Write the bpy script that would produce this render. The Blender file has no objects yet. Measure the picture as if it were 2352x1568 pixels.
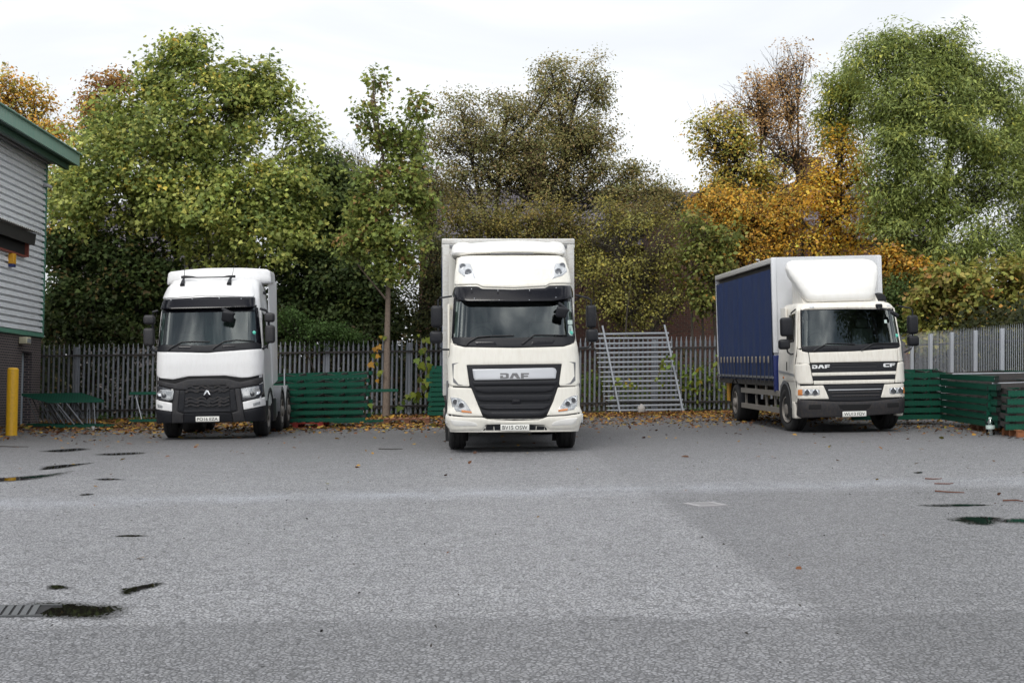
# Lorry yard with three parked trucks, palisade fence and autumn trees  (Blender 4.5)
import bpy, bmesh, math, random
import numpy as np
from mathutils import Vector, Matrix, Euler
from mathutils.geometry import delaunay_2d_cdt
rad = math.radians
random.seed(7); RNG = np.random.default_rng(11)
SC = bpy.context.scene; COL = SC.collection

# ------------------------------------------------------------------ camera
cam = bpy.data.cameras.new('Camera'); cam.sensor_width = 36; cam.lens = 36 * 3400 / 2352
cam.clip_start = .1; cam.clip_end = 2000
co = bpy.data.objects.new('Camera', cam); COL.objects.link(co)
PITCH, ROLL, CAMH = math.atan(46 / 3400), .0136, 1.68
_f = Vector((0, math.cos(PITCH), math.sin(PITCH))); _u = Vector((0, -math.sin(PITCH), math.cos(PITCH))); _r = Vector((1, 0, 0))
_R = _r * math.cos(ROLL) - _u * math.sin(ROLL); _U = _u * math.cos(ROLL) + _r * math.sin(ROLL)
co.matrix_world = Matrix(((_R.x, _U.x, -_f.x, 0), (_R.y, _U.y, -_f.y, 0), (_R.z, _U.z, -_f.z, CAMH), (0, 0, 0, 1)))
SC.camera = co

# ------------------------------------------------------------------ sky and sun
SUN_EL, SUN_AZ = rad(56), rad(200)          # behind the camera, a little to its left
W = bpy.data.worlds.new('World'); SC.world = W; W.use_nodes = True
nt = W.node_tree; N = nt.nodes; Lk = nt.links
bg = N['Background']; bg.inputs['Strength'].default_value = .1
sky = N.new('ShaderNodeTexSky'); sky.sky_type = 'NISHITA'; sky.sun_disc = False
sky.sun_elevation = SUN_EL; sky.sun_rotation = SUN_AZ; sky.air_density = 1; sky.dust_density = 3
tc = N.new('ShaderNodeTexCoord'); mp = N.new('ShaderNodeMapping'); mp.inputs['Scale'].default_value = (1.0, 1.0, 3.2)
Lk.new(tc.outputs['Generated'], mp.inputs['Vector'])
nz = N.new('ShaderNodeTexNoise'); nz.inputs['Scale'].default_value = 3.4; nz.inputs['Detail'].default_value = 7; nz.inputs['Roughness'].default_value = .52
nz.inputs['Distortion'].default_value = .5
Lk.new(mp.outputs[0], nz.inputs['Vector'])
cr = N.new('ShaderNodeValToRGB'); e = cr.color_ramp.elements
e[0].position = .40; e[0].color = (1.6, 2.0, 2.5, 1); e[1].position = .60; e[1].color = (18, 17.9, 17.6, 1)
m_ = cr.color_ramp.elements.new(.5); m_.color = (6.2, 6.5, 7.0, 1)
Lk.new(nz.outputs['Fac'], cr.inputs['Fac'])
# the cloud is brighter and thinner low over the trees ahead (+y)
sx = N.new('ShaderNodeSeparateXYZ'); Lk.new(tc.outputs['Generated'], sx.inputs[0])
mr = N.new('ShaderNodeMapRange'); mr.inputs['From Min'].default_value = .15; mr.inputs['From Max'].default_value = .78
mr.inputs['To Min'].default_value = 0; mr.inputs['To Max'].default_value = .92; Lk.new(sx.outputs['Y'], mr.inputs['Value'])
mx = N.new('ShaderNodeMix'); mx.data_type = 'RGBA'; Lk.new(mr.outputs[0], mx.inputs['Factor']); Lk.new(cr.outputs['Color'], mx.inputs[6]); mx.inputs[7].default_value = (7.95, 8.15, 8.4, 1)
m2 = N.new('ShaderNodeMix'); m2.data_type = 'RGBA'; m2.inputs['Factor'].default_value = .9
Lk.new(sky.outputs[0], m2.inputs[6]); Lk.new(mx.outputs[2], m2.inputs[7]); Lk.new(m2.outputs[2], bg.inputs['Color'])
sd = bpy.data.lights.new('Sun', 'SUN'); sd.energy = 1.5; sd.angle = rad(24); sd.color = (1, .97, .92)
so = bpy.data.objects.new('Sun', sd); COL.objects.link(so)
so.rotation_euler = Euler((rad(90) - SUN_EL, 0, rad(180) - SUN_AZ + rad(0)), 'XYZ')
SC.view_settings.view_transform = 'Standard'; SC.view_settings.look = 'None'
SC.view_settings.exposure = 0.40; SC.view_settings.gamma = 1
SC.cycles.max_bounces = 8; SC.cycles.transparent_max_bounces = 12
SC.cycles.use_denoising = True

# ------------------------------------------------------------------ measured outlines (metres, local to each thing)
D = {'C_loc': [0.033, 27.3, 0.0],
 'C_full': [(-1.287, 0.681), (-1.223, 1.249), (-1.222, 1.764), (-1.191, 2.034), (-1.138, 2.468), (-1.118, 2.847), (-0.011, 2.845), (1.1, 2.871), (1.137, 2.463), (1.171, 2.054), (1.216, 1.755), (1.214, 1.239), (1.26, 0.722), (1.26, 0.505), (-0.02, 0.485), (-1.288, 0.506)],
 'C_screen': [(-1.114, 2.867), (-1.16, 2.118), (-1.13, 2.02), (-0.934, 1.965), (-0.007, 1.945), (0.923, 1.967), (1.11, 2.021), (1.151, 2.106), (1.108, 2.891), (-0.004, 2.851)],
 'C_glass': [(-1.078, 2.855), (-1.116, 2.137), (-0.005, 2.118), (1.106, 2.148), (1.078, 2.865), (-0.002, 2.839)],
 'C_visor': [(-1.1, 3.091), (-1.15, 2.943), (-1.126, 2.883), (-1.033, 2.828), (-0.846, 2.792), (0.005, 2.788), (0.721, 2.8), (0.969, 2.841), (1.135, 2.88), (1.144, 2.981), (1.095, 3.111), (0.667, 3.103), (0.598, 3.056), (0.006, 3.024), (-0.599, 3.041), (-0.667, 3.088)],
 'C_hood': [(-1.111, 3.115), (-1.077, 3.425), (-1.038, 3.633), (-0.977, 3.683), (-0.838, 3.694), (0.021, 3.699), (0.911, 3.697), (0.98, 3.661), (1.03, 3.591), (1.071, 3.424), (1.12, 3.141), (0.686, 3.133), (0.616, 3.086), (0.019, 3.053), (-0.591, 3.07), (-0.66, 3.117)],
 'C_hoodline': [(-0.715, 3.19), (-0.508, 3.192), (0.019, 3.192), (0.547, 3.202), (0.659, 3.313)],
 'C_lampL': [(-0.999, 3.528), (-0.796, 3.517), (-0.686, 3.189), (-0.908, 3.253), (-1.01, 3.359)],
 'C_lampR': [(0.984, 3.542), (0.806, 3.514), (0.707, 3.199), (0.913, 3.272), (1.017, 3.366)],
 'C_lampLc': [(-0.927, 3.45), (-0.838, 3.339)],
 'C_lampRc': [(0.928, 3.464), (0.847, 3.352)],
 'C_defl': [(-1.145, 3.758), (-1.144, 3.877), (-1.119, 3.962), (-1.028, 4.008), (-0.881, 4.013), (-0.782, 3.976), (-0.342, 4.014), (0.056, 4.028), (0.454, 4.02), (0.744, 3.997), (0.829, 4.02), (0.995, 4.017), (1.074, 3.949), (1.091, 3.772), (0.965, 3.75), (0.88, 3.77), (0.055, 3.789), (-0.768, 3.761), (-0.995, 3.735)],
 'C_vent': [(-0.416, 3.753), (0.405, 3.759), (0.41, 3.725), (-0.422, 3.719)],
 'C_front': [(-1.183, 2.034), (-1.126, 1.996), (-0.936, 1.947), (-0.013, 1.928), (0.913, 1.949), (1.104, 2.006), (1.164, 2.055), (1.186, 1.946), (1.215, 1.755), (1.213, 1.271), (1.133, 1.222), (0.833, 1.224), (0.82, 1.267), (0.876, 1.631), (-0.889, 1.616), (-0.836, 1.234), (-0.863, 1.22), (-1.142, 1.232), (-1.218, 1.268), (-1.238, 1.682), (-1.202, 1.791)],
 'C_slotL': [(-1.143, 1.644), (-1.024, 1.66), (-1.111, 1.622), (-1.12, 1.384), (-1.036, 1.265), (-0.939, 1.24), (-1.042, 1.243), (-1.123, 1.298)],
 'C_slotR': [(1.123, 1.663), (1.003, 1.669), (1.09, 1.636), (1.1, 1.402), (1.023, 1.283), (0.935, 1.251), (1.039, 1.258), (1.116, 1.321)],
 'C_grille': [(-0.882, 1.608), (0.869, 1.623), (0.818, 1.241), (0.775, 1.208), (0.703, 0.943), (0.604, 0.727), (0.473, 0.651), (-0.021, 0.63), (-0.481, 0.648), (-0.611, 0.719), (-0.697, 0.896), (-0.799, 1.194), (-0.829, 1.232)],
 'C_bar': [(-0.784, 1.537), (-0.017, 1.548), (0.703, 1.561), (0.749, 1.545), (0.773, 1.499), (0.751, 1.355), (-0.018, 1.342), (-0.739, 1.331), (-0.761, 1.378)],
 'C_logo': [(-0.273, 1.462), (0.258, 1.36)],
 'C_slat1': [(-0.782, 1.313), (0.756, 1.328), (0.783, 1.317), (0.756, 1.255), (-0.764, 1.242)],
 'C_slat2': [(-0.75, 1.212), (-0.601, 1.214), (0.552, 1.22), (0.729, 1.222), (0.701, 1.138), (0.633, 1.133), (0.551, 1.112), (-0.561, 1.106), (-0.656, 1.128), (-0.718, 1.134)],
 'C_slat3': [(-0.702, 1.058), (-0.588, 1.063), (0.538, 1.066), (0.687, 1.065), (0.66, 0.976), (0.551, 0.955), (-0.535, 0.954), (-0.643, 0.966), (-0.675, 0.977)],
 'C_slat4': [(-0.665, 0.89), (-0.535, 0.895), (0.523, 0.898), (0.646, 0.9), (0.61, 0.819), (0.523, 0.792), (-0.481, 0.792), (-0.603, 0.809), (-0.638, 0.825)],
 'C_slat5': [(-0.603, 0.744), (-0.468, 0.748), (0.468, 0.749), (0.583, 0.759), (0.523, 0.694), (0.414, 0.673), (-0.021, 0.659), (-0.427, 0.67), (-0.535, 0.687)],
 'C_cheekL': [(-1.221, 1.209), (-0.804, 1.191), (-0.708, 0.944), (-0.606, 0.695), (-0.595, 0.673), (-0.941, 0.678), (-1.244, 0.717)],
 'C_cheekR': [(1.2, 1.212), (0.797, 1.197), (0.711, 0.943), (0.599, 0.708), (0.582, 0.681), (0.917, 0.692), (1.208, 0.731)],
 'C_lightL': [(-1.181, 1.033), (-1.016, 1.011), (-0.908, 0.935), (-0.828, 0.816), (-0.793, 0.726), (-1.076, 0.76), (-1.141, 0.828)],
 'C_lightR': [(1.16, 1.055), (1.035, 1.036), (0.914, 0.967), (0.827, 0.834), (0.788, 0.745), (1.093, 0.781), (1.143, 0.846)],
 'C_indL': [(-0.987, 0.784), (-0.801, 0.761), (-0.795, 0.732), (-0.985, 0.749)],
 'C_indR': [(0.799, 0.78), (0.979, 0.801), (0.968, 0.768), (0.794, 0.75)],
 'C_bumper': [(-1.287, 0.692), (-0.942, 0.666), (-0.604, 0.661), (-0.483, 0.617), (-0.022, 0.596), (0.452, 0.607), (0.602, 0.668), (0.914, 0.677), (1.257, 0.721), (1.259, 0.589), (1.199, 0.48), (1.117, 0.427), (0.628, 0.43), (0.547, 0.5), (-0.023, 0.523), (-0.537, 0.515), (-0.605, 0.421), (-1.172, 0.41), (-1.253, 0.478), (-1.29, 0.549)],
 'C_fogL': [(-1.191, 0.616), (-0.835, 0.593), (-0.713, 0.56), (-0.686, 0.498), (-1.105, 0.5), (-1.145, 0.535)],
 'C_fogR': [(1.157, 0.644), (0.817, 0.605), (0.695, 0.565), (0.667, 0.495), (1.061, 0.509), (1.116, 0.549)],
 'C_apron': [(-0.607, 0.415), (-0.531, 0.504), (-0.022, 0.511), (0.547, 0.492), (0.623, 0.424), (0.591, 0.402), (-0.023, 0.401), (-0.591, 0.401)],
 'C_plate': [(-0.282, 0.523), (0.265, 0.528), (0.267, 0.412), (-0.279, 0.407)],
 'C_boxf': [(-1.33, 4.133), (1.325, 4.149), (1.311, 0.879), (-1.34, 0.892)],
 'C_mirLa': [(-1.547, 2.725), (-1.326, 2.725), (-1.327, 2.32), (-1.548, 2.32)],
 'C_mirLb': [(-1.57, 2.252), (-1.325, 2.252), (-1.325, 2.022), (-1.571, 2.023)],
 'C_mirRa': [(1.364, 2.731), (1.552, 2.731), (1.55, 2.305), (1.363, 2.305)],
 'C_mirRb': [(1.36, 2.289), (1.586, 2.288), (1.585, 2.041), (1.359, 2.041)],
 'C_armL1': [(-1.411, 2.695), (-1.416, 2.826), (-1.38, 2.87), (-1.153, 2.905)],
 'C_armL2': [(-1.412, 2.257), (-1.412, 2.326)],
 'C_armL3': [(-1.407, 2.038), (-1.397, 1.962), (-1.342, 1.91), (-1.206, 1.907)],
 'C_armR1': [(1.458, 2.69), (1.456, 2.822), (1.406, 2.863), (1.164, 2.919)],
 'C_armR2': [(1.457, 2.332), (1.459, 2.264)],
 'C_armR3': [(1.458, 2.058), (1.444, 1.989), (1.389, 1.942), (1.209, 1.926)],
 'C_fmir': [(0.765, 2.685), (0.979, 2.685), (0.951, 2.488), (0.787, 2.535)],
 'C_farm': [(0.815, 2.754), (1.006, 2.603)],
 'C_wip1': [(-0.907, 1.964), (-0.853, 2.029), (-0.684, 2.127), (-0.444, 2.148), (-0.008, 2.152)],
 'C_wip2': [(0.134, 1.994), (0.21, 2.045), (0.364, 2.165), (0.703, 2.161), (0.977, 2.155)],
 'C_stk1': [(1.0, 2.445), (1.093, 2.45), (1.093, 2.368), (1.0, 2.365)],
 'C_stk2': [(1.011, 2.352), (1.082, 2.357), (1.106, 2.207), (1.087, 2.166), (1.032, 2.163), (1.004, 2.207)],
 'C_stk3': [(1.057, 2.207)],
 'C_tyre': [(-1.203, 0.024), (-0.863, 0.022), (0.93, 0.053), (1.273, 0.051)],
 'C_pan1': [(-0.74, 2.047), (-0.366, 2.046), (-0.317, 1.972), (-0.705, 1.974)],
 'C_pan2': [(0.328, 2.044), (0.765, 2.07), (0.71, 1.996), (0.301, 1.971)],
 'C_swl': [(-0.826, 2.154)],
 'L_loc': [-6.918, 33.6, 0.0],
 'L_full': [(-1.199, 0.685), (-1.193, 1.345), (-1.191, 2.005), (-1.157, 2.169), (-1.099, 2.98), (-1.051, 3.186), (0.001, 3.243), (1.063, 3.203), (1.088, 2.996), (1.167, 2.208), (1.214, 2.0), (1.207, 1.421), (1.24, 0.952), (1.235, 0.483), (1.174, 0.401), (-0.03, 0.378), (-1.175, 0.393)],
 'L_screen': [(-1.126, 3.0), (-1.184, 2.157), (-1.213, 2.033), (-1.186, 2.011), (-0.035, 1.976), (1.175, 2.052), (1.176, 2.14), (1.081, 3.001), (-0.024, 3.0)],
 'L_glass': [(-1.101, 2.995), (-1.124, 2.309), (-1.104, 2.165), (-0.095, 2.144), (1.067, 2.209), (1.039, 2.642), (1.01, 3.017), (-0.031, 3.002)],
 'L_visor': [(-1.113, 3.213), (-1.165, 2.991), (-0.966, 2.988), (-0.056, 2.991), (1.031, 3.012), (1.022, 3.243), (-0.053, 3.261)],
 'L_hood': [(-1.167, 3.227), (-1.124, 3.378), (-1.048, 3.503), (-0.942, 3.586), (-0.817, 3.637), (-0.081, 3.654), (0.865, 3.644), (0.925, 3.551), (0.973, 3.382), (0.997, 3.241), (-0.085, 3.285)],
 'L_spoiler': [(-1.246, 3.614), (-1.229, 3.901), (-1.18, 3.941), (-0.723, 3.977), (-0.237, 4.0), (0.564, 4.003), (1.138, 3.98), (1.206, 3.924), (1.243, 3.635), (1.033, 3.623), (0.733, 3.698), (0.275, 3.72), (-0.868, 3.707), (-1.069, 3.635)],
 'L_front': [(-1.184, 2.013), (-1.129, 2.001), (-0.011, 1.967), (1.193, 2.036), (1.226, 1.972), (1.209, 1.462), (0.912, 1.398), (0.748, 1.394), (0.393, 1.449), (-0.426, 1.444), (-0.782, 1.377), (-1.081, 1.409), (-1.178, 1.463)],
 'L_upper': [(-1.186, 1.372), (-1.08, 1.349), (-0.74, 1.278), (-0.453, 1.378), (-0.016, 1.394), (0.448, 1.377), (0.721, 1.296), (1.023, 1.357), (1.204, 1.413), (1.208, 1.297), (1.131, 1.24), (0.719, 1.163), (0.487, 1.145), (0.398, 1.229), (-0.427, 1.218), (-0.51, 1.137), (-0.741, 1.151), (-1.162, 1.267)],
 'L_barL': [(-0.746, 1.141), (-0.637, 1.128), (-0.686, 0.651), (-0.55, 0.589), (-0.563, 0.396), (-0.83, 0.39), (-0.793, 0.817)],
 'L_barR': [(0.607, 1.149), (0.717, 1.153), (0.755, 0.877), (0.823, 0.408), (0.561, 0.396), (0.541, 0.6), (0.667, 0.647)],
 'L_side1': [(-0.641, 1.122), (-0.51, 1.132), (-0.542, 0.634), (-0.684, 0.656)],
 'L_side2': [(0.478, 1.134), (0.599, 1.143), (0.659, 0.652), (0.517, 0.632)],
 'L_mid': [(-0.508, 1.126), (-0.412, 1.213), (0.388, 1.221), (0.48, 1.134), (0.518, 0.616), (-0.546, 0.621)],
 'L_g1': [(-0.494, 1.137), (0.461, 1.151), (0.463, 1.107), (-0.495, 1.088)],
 'L_g2': [(-0.51, 0.909), (0.486, 0.922), (0.493, 0.867), (-0.517, 0.846)],
 'L_g3': [(-0.54, 0.676), (0.508, 0.682), (0.513, 0.627), (-0.546, 0.621)],
 'L_badge': [(-0.013, 1.141), (0.073, 1.03), (-0.015, 0.91), (-0.101, 1.022)],
 'L_chev': [(-0.034, 1.12), (0.015, 1.119), (0.068, 1.02), (0.035, 1.015), (-0.01, 1.081), (-0.057, 1.01), (-0.09, 1.016)],
 'L_lightL': [(-1.162, 1.24), (-0.755, 1.141), (-0.785, 0.91), (-0.894, 0.882), (-1.155, 0.932)],
 'L_lightR': [(0.73, 1.158), (1.131, 1.224), (1.202, 1.269), (1.23, 1.035), (1.1, 0.926), (0.776, 0.871)],
 'L_lensL': [(-1.082, 1.156), (-0.763, 1.124), (-0.793, 0.927), (-0.894, 0.901), (-1.043, 0.944)],
 'L_lensR': [(0.741, 1.138), (1.13, 1.202), (1.115, 1.036), (1.045, 0.949), (0.785, 0.937)],
 'L_projL': [(-0.983, 1.012)],
 'L_projR': [(0.985, 1.022)],
 'L_lowL': [(-1.197, 0.92), (-0.804, 0.842), (-0.811, 0.65), (-1.197, 0.711)],
 'L_lowR': [(0.776, 0.843), (1.24, 0.946), (1.251, 0.753), (0.802, 0.666)],
 'L_fogL': [(-1.141, 0.828), (-1.014, 0.791), (-1.022, 0.73), (-1.131, 0.746)],
 'L_fogR': [(0.997, 0.818), (1.143, 0.855), (1.142, 0.783), (1.007, 0.747)],
 'L_bumper': [(-1.199, 0.697), (-0.813, 0.636), (-0.832, 0.389), (-1.142, 0.391), (-1.196, 0.466)],
 'L_bumperR': [(0.8, 0.65), (1.25, 0.739), (1.239, 0.483), (1.181, 0.407), (0.825, 0.396)],
 'L_bumperM': [(-0.546, 0.613), (-0.241, 0.617), (-0.104, 0.625), (0.114, 0.625), (0.223, 0.615), (0.523, 0.605), (0.548, 0.395), (-0.554, 0.393)],
 'L_plate': [(-0.276, 0.528), (0.261, 0.533), (0.262, 0.418), (-0.272, 0.412)],
 'L_mirLa': [(-1.506, 2.855), (-1.251, 2.852), (-1.253, 2.644), (-1.508, 2.648)],
 'L_mirLb': [(-1.506, 2.559), (-1.268, 2.556), (-1.272, 2.151), (-1.511, 2.154)],
 'L_mirRa': [(1.249, 2.877), (1.478, 2.875), (1.476, 2.66), (1.247, 2.663)],
 'L_mirRb': [(1.265, 2.594), (1.478, 2.591), (1.473, 2.179), (1.261, 2.182)],
 'L_armL1': [(-1.292, 2.839), (-1.3, 2.922), (-1.181, 2.954)],
 'L_armL2': [(-1.302, 2.659), (-1.304, 2.548)],
 'L_armL3': [(-1.368, 2.161), (-1.328, 2.063), (-1.205, 2.02)],
 'L_armR1': [(1.324, 2.868), (1.283, 2.933), (1.145, 2.976)],
 'L_armR2': [(1.341, 2.673), (1.34, 2.584)],
 'L_armR3': [(1.335, 2.189), (1.307, 2.126), (1.19, 2.044)],
 'L_fmir': [(0.324, 2.901), (0.599, 2.836), (0.584, 2.717), (0.501, 2.671), (0.364, 2.748)],
 'L_farm': [(0.319, 2.968), (0.606, 2.84)],
 'L_wip1': [(-0.897, 2.034), (-0.847, 2.083), (-0.6, 2.215), (-0.353, 2.226), (0.044, 2.215)],
 'L_wip2': [(0.111, 2.051), (0.166, 2.098), (0.365, 2.217), (0.634, 2.249), (1.032, 2.219)],
 'L_horn': [(-0.72, 3.67), (-0.65, 3.689), (-0.454, 3.672), (-0.37, 3.66), (0.221, 3.665), (0.362, 3.692), (0.516, 3.681)],
 'L_hornL': [(-0.664, 3.658), (-0.666, 3.508)],
 'L_hornR': [(0.411, 3.666), (0.404, 3.518)],
 'L_ant1': [(-0.713, 3.701), (-0.708, 4.171)],
 'L_ant2': [(0.389, 3.703), (0.465, 4.116)],
 'L_stk': [(1.014, 2.417)],
 'L_curt': [(-1.361, 2.967), (-0.834, 2.932), (-0.827, 2.241), (-1.354, 2.248)],
 'L_bolt': [(-0.879, 3.19), (-0.388, 3.21), (0.228, 3.219), (0.723, 3.205)],
 'L_tyre': [(-1.296, 0.043), (-0.928, 0.038), (0.776, 0.068), (1.146, 0.062)],
 'L_pan1': [(-0.667, 2.116), (-0.38, 2.112), (-0.394, 2.063), (-0.681, 2.067)],
 'L_pan2': [(0.33, 2.117), (0.618, 2.132), (0.604, 2.077), (0.316, 2.067)],
 'L_win': [(-0.137, 2.987), (0.645, 2.988), (0.807, 2.26), (0.007, 2.151)],
 'L_sideedge': [(0.209, 3.526), (0.55, 3.04), (1.918, 3.631), (2.362, 1.752), (2.408, 1.443), (1.452, 1.35)],
 'L_sidewh': [(1.0, 0.391), (1.83, 0.185), (3.649, 0.075), (4.421, 0.757), (2.954, 1.184)],
 'R_loc': [7.553, 32.85, 0.0],
 'R_full': [(-1.193, 0.769), (-1.209, 1.183), (-1.209, 1.556), (-1.158, 1.905), (-1.114, 1.981), (-1.065, 2.726), (-1.04, 2.808), (-0.983, 2.868), (-0.005, 2.883), (0.946, 2.86), (1.079, 2.813), (1.123, 2.701), (1.198, 1.923), (1.23, 1.562), (1.264, 1.506), (1.244, 1.105), (1.218, 0.705), (1.211, 0.456), (-0.0, 0.35), (-1.201, 0.394)],
 'R_screen': [(-1.03, 2.751), (-1.087, 1.927), (-1.039, 1.842), (-0.928, 1.812), (0.081, 1.814), (1.177, 1.858), (1.238, 1.924), (1.162, 2.676), (1.118, 2.722), (0.024, 2.756), (-0.957, 2.758)],
 'R_glass': [(-1.003, 2.724), (-1.059, 1.948), (0.076, 1.947), (1.215, 1.986), (1.146, 2.699), (0.029, 2.735), (-0.953, 2.736)],
 'R_header': [(-1.022, 2.763), (-0.992, 2.846), (-0.912, 2.886), (0.074, 2.895), (1.033, 2.872), (1.167, 2.824), (1.215, 2.709), (1.176, 2.735), (0.07, 2.773), (-0.915, 2.774), (-0.995, 2.74)],
 'R_front': [(-0.93, 1.797), (0.07, 1.8), (1.062, 1.844), (1.054, 1.556), (-0.912, 1.57)],
 'R_cornL': [(-1.151, 1.894), (-1.061, 1.825), (-0.944, 1.798), (-0.926, 1.573), (-0.935, 1.535), (-1.179, 1.574)],
 'R_cornR': [(1.076, 1.843), (1.213, 1.906), (1.239, 1.562), (1.068, 1.553)],
 'R_deflL': [(-1.21, 1.55), (-0.978, 1.558), (-0.923, 1.521), (-0.86, 1.097), (-1.172, 1.108), (-1.212, 1.183)],
 'R_deflR': [(1.052, 1.534), (1.229, 1.546), (1.264, 1.506), (1.244, 1.111), (1.201, 1.081), (0.958, 1.074)],
 'R_gr1': [(-0.917, 1.548), (1.03, 1.54), (1.01, 1.341), (-0.889, 1.351)],
 'R_wb1': [(-0.889, 1.349), (1.007, 1.338), (0.988, 1.264), (-0.877, 1.277)],
 'R_gr2': [(-0.877, 1.271), (0.985, 1.261), (0.968, 1.16), (-0.86, 1.177)],
 'R_wb2': [(-0.861, 1.171), (0.968, 1.157), (0.946, 1.077), (-0.852, 1.091)],
 'R_s1': [(-0.442, 1.467), (0.563, 1.46), (0.562, 1.441), (-0.443, 1.445)],
 'R_s2': [(-0.435, 1.536), (0.559, 1.53), (0.559, 1.516), (-0.435, 1.522)],
 'R_s3': [(-0.439, 1.379), (0.555, 1.372), (0.554, 1.358), (-0.44, 1.362)],
 'R_cheekL': [(-1.189, 1.061), (-0.649, 1.067), (-0.596, 0.947), (-0.529, 0.76), (-1.186, 0.777), (-1.225, 0.88)],
 'R_cheekR': [(0.719, 1.053), (1.189, 1.06), (1.208, 0.761), (0.626, 0.76)],
 'R_gr3': [(-0.658, 1.066), (0.739, 1.06), (0.638, 0.759), (0.575, 0.705), (0.01, 0.698), (-0.487, 0.709), (-0.541, 0.76)],
 'R_strip': [(-0.546, 0.97), (0.649, 0.961), (0.648, 0.941), (-0.541, 0.945)],
 'R_s4': [(-0.511, 0.916), (0.628, 0.908), (0.616, 0.876), (-0.501, 0.883)],
 'R_s5': [(-0.485, 0.839), (0.603, 0.832), (0.591, 0.799), (-0.47, 0.805)],
 'R_lightL': [(-1.171, 0.984), (-1.099, 0.993), (-0.765, 0.984), (-0.727, 0.964), (-0.73, 0.859), (-0.769, 0.844), (-1.178, 0.855)],
 'R_lightR': [(0.825, 0.964), (0.867, 0.974), (1.189, 0.974), (1.191, 0.836), (0.849, 0.831), (0.822, 0.854)],
 'R_lampL': [(-1.012, 0.919), (-0.837, 0.914)],
 'R_lampR': [(0.91, 0.904), (1.069, 0.906)],
 'R_indL': [(-1.171, 0.981), (-1.099, 0.988), (-1.097, 0.858), (-1.178, 0.857)],
 'R_indR': [(1.139, 0.97), (1.189, 0.971), (1.191, 0.839), (1.14, 0.837)],
 'R_bumper': [(-1.202, 0.765), (-0.497, 0.699), (-0.001, 0.688), (0.563, 0.695), (1.196, 0.75), (1.22, 0.689), (1.201, 0.435), (1.141, 0.398), (-0.011, 0.358), (-1.147, 0.353), (-1.21, 0.407)],
 'R_hol1': [(-0.982, 0.643), (-0.71, 0.644), (-0.713, 0.543), (-0.985, 0.542)],
 'R_hol2': [(-0.337, 0.626), (0.415, 0.623), (0.357, 0.541), (0.273, 0.511), (-0.201, 0.512), (-0.298, 0.553)],
 'R_hol3': [(0.767, 0.635), (1.03, 0.639), (1.027, 0.545), (0.765, 0.539)],
 'R_plate': [(-0.261, 0.476), (0.285, 0.475), (0.288, 0.36), (-0.261, 0.361)],
 'R_logo1': [(-0.878, 1.52), (-0.485, 1.44)],
 'R_logo2': [(0.718, 1.515), (0.987, 1.436)],
 'R_mirLa': [(-1.468, 2.598), (-1.202, 2.591), (-1.213, 2.174), (-1.48, 2.18)],
 'R_mirLb': [(-1.521, 2.112), (-1.277, 2.106), (-1.284, 1.883), (-1.528, 1.889)],
 'R_mirRa': [(1.42, 2.581), (1.638, 2.575), (1.626, 2.156), (1.408, 2.162)],
 'R_mirRb': [(1.407, 2.123), (1.65, 2.117), (1.643, 1.887), (1.4, 1.894)],
 'R_armL1': [(-1.244, 2.579), (-1.232, 2.698), (-1.126, 2.779)],
 'R_armL2': [(-1.334, 2.185), (-1.336, 2.102)],
 'R_armL3': [(-1.348, 1.893), (-1.33, 1.817), (-1.267, 1.771), (-1.154, 1.785)],
 'R_armR1': [(1.522, 2.561), (1.525, 2.687), (1.481, 2.736), (1.214, 2.793)],
 'R_armR2': [(1.51, 2.165), (1.514, 2.109)],
 'R_armR3': [(1.508, 1.905), (1.469, 1.822), (1.311, 1.75)],
 'R_fmirb': [(0.659, 2.852), (0.805, 2.849), (0.802, 2.754), (0.656, 2.758)],
 'R_fmir': [(0.896, 2.688), (0.967, 2.7), (1.118, 2.577), (1.116, 2.516), (1.046, 2.524), (0.949, 2.581)],
 'R_farm': [(0.689, 2.77), (0.8, 2.734), (0.967, 2.685)],
 'R_wip1': [(-0.828, 1.831), (-0.766, 1.868), (-0.525, 1.981), (-0.287, 1.981), (0.105, 1.957)],
 'R_wip2': [(0.226, 1.81), (0.283, 1.842), (0.511, 1.955), (0.778, 1.954), (1.114, 1.94)],
 'R_pan1': [(-0.624, 1.886), (-0.275, 1.891), (-0.268, 1.828), (-0.612, 1.822)],
 'R_pan2': [(0.438, 1.873), (0.747, 1.885), (0.754, 1.829), (0.445, 1.818)],
 'R_mark1': [(-0.83, 2.817), (-0.726, 2.814), (-0.727, 2.781), (-0.831, 2.783)],
 'R_mark2': [(0.912, 2.808), (1.014, 2.806), (1.013, 2.772), (0.911, 2.775)],
 'R_stk': [(1.08, 2.124)],
 'R_stk2': [(0.825, 2.49), (0.881, 2.488), (0.878, 2.411), (0.822, 2.412)],
 'R_bulb': [(-0.464, 2.911), (0.768, 2.904), (0.871, 2.992), (0.951, 3.246), (0.997, 3.643), (0.982, 3.842), (0.884, 3.901), (-0.176, 3.968), (-0.749, 3.953), (-1.008, 3.916), (-1.139, 3.834)],
 'R_bulbs': [(-1.627, 2.826), (-0.999, 2.984), (0.106, 3.254), (1.301, 3.472), (1.42, 3.537), (1.336, 3.704), (0.699, 3.312), (0.747, 2.92)],
 'R_ant': [(-0.631, 2.919), (-0.664, 3.36)],
 'R_boxf': [(-1.227, 4.093), (1.403, 4.075), (1.324, 1.356), (-1.313, 1.042)],
 'R_win': [(-0.055, 2.785), (0.729, 2.751), (0.868, 2.02), (0.189, 1.928)],
 'R_door': [(-0.14, 2.79), (1.025, 2.876), (1.161, 2.795), (1.175, 2.168), (2.015, 1.655), (2.099, 1.304), (0.203, 1.111)],
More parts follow.
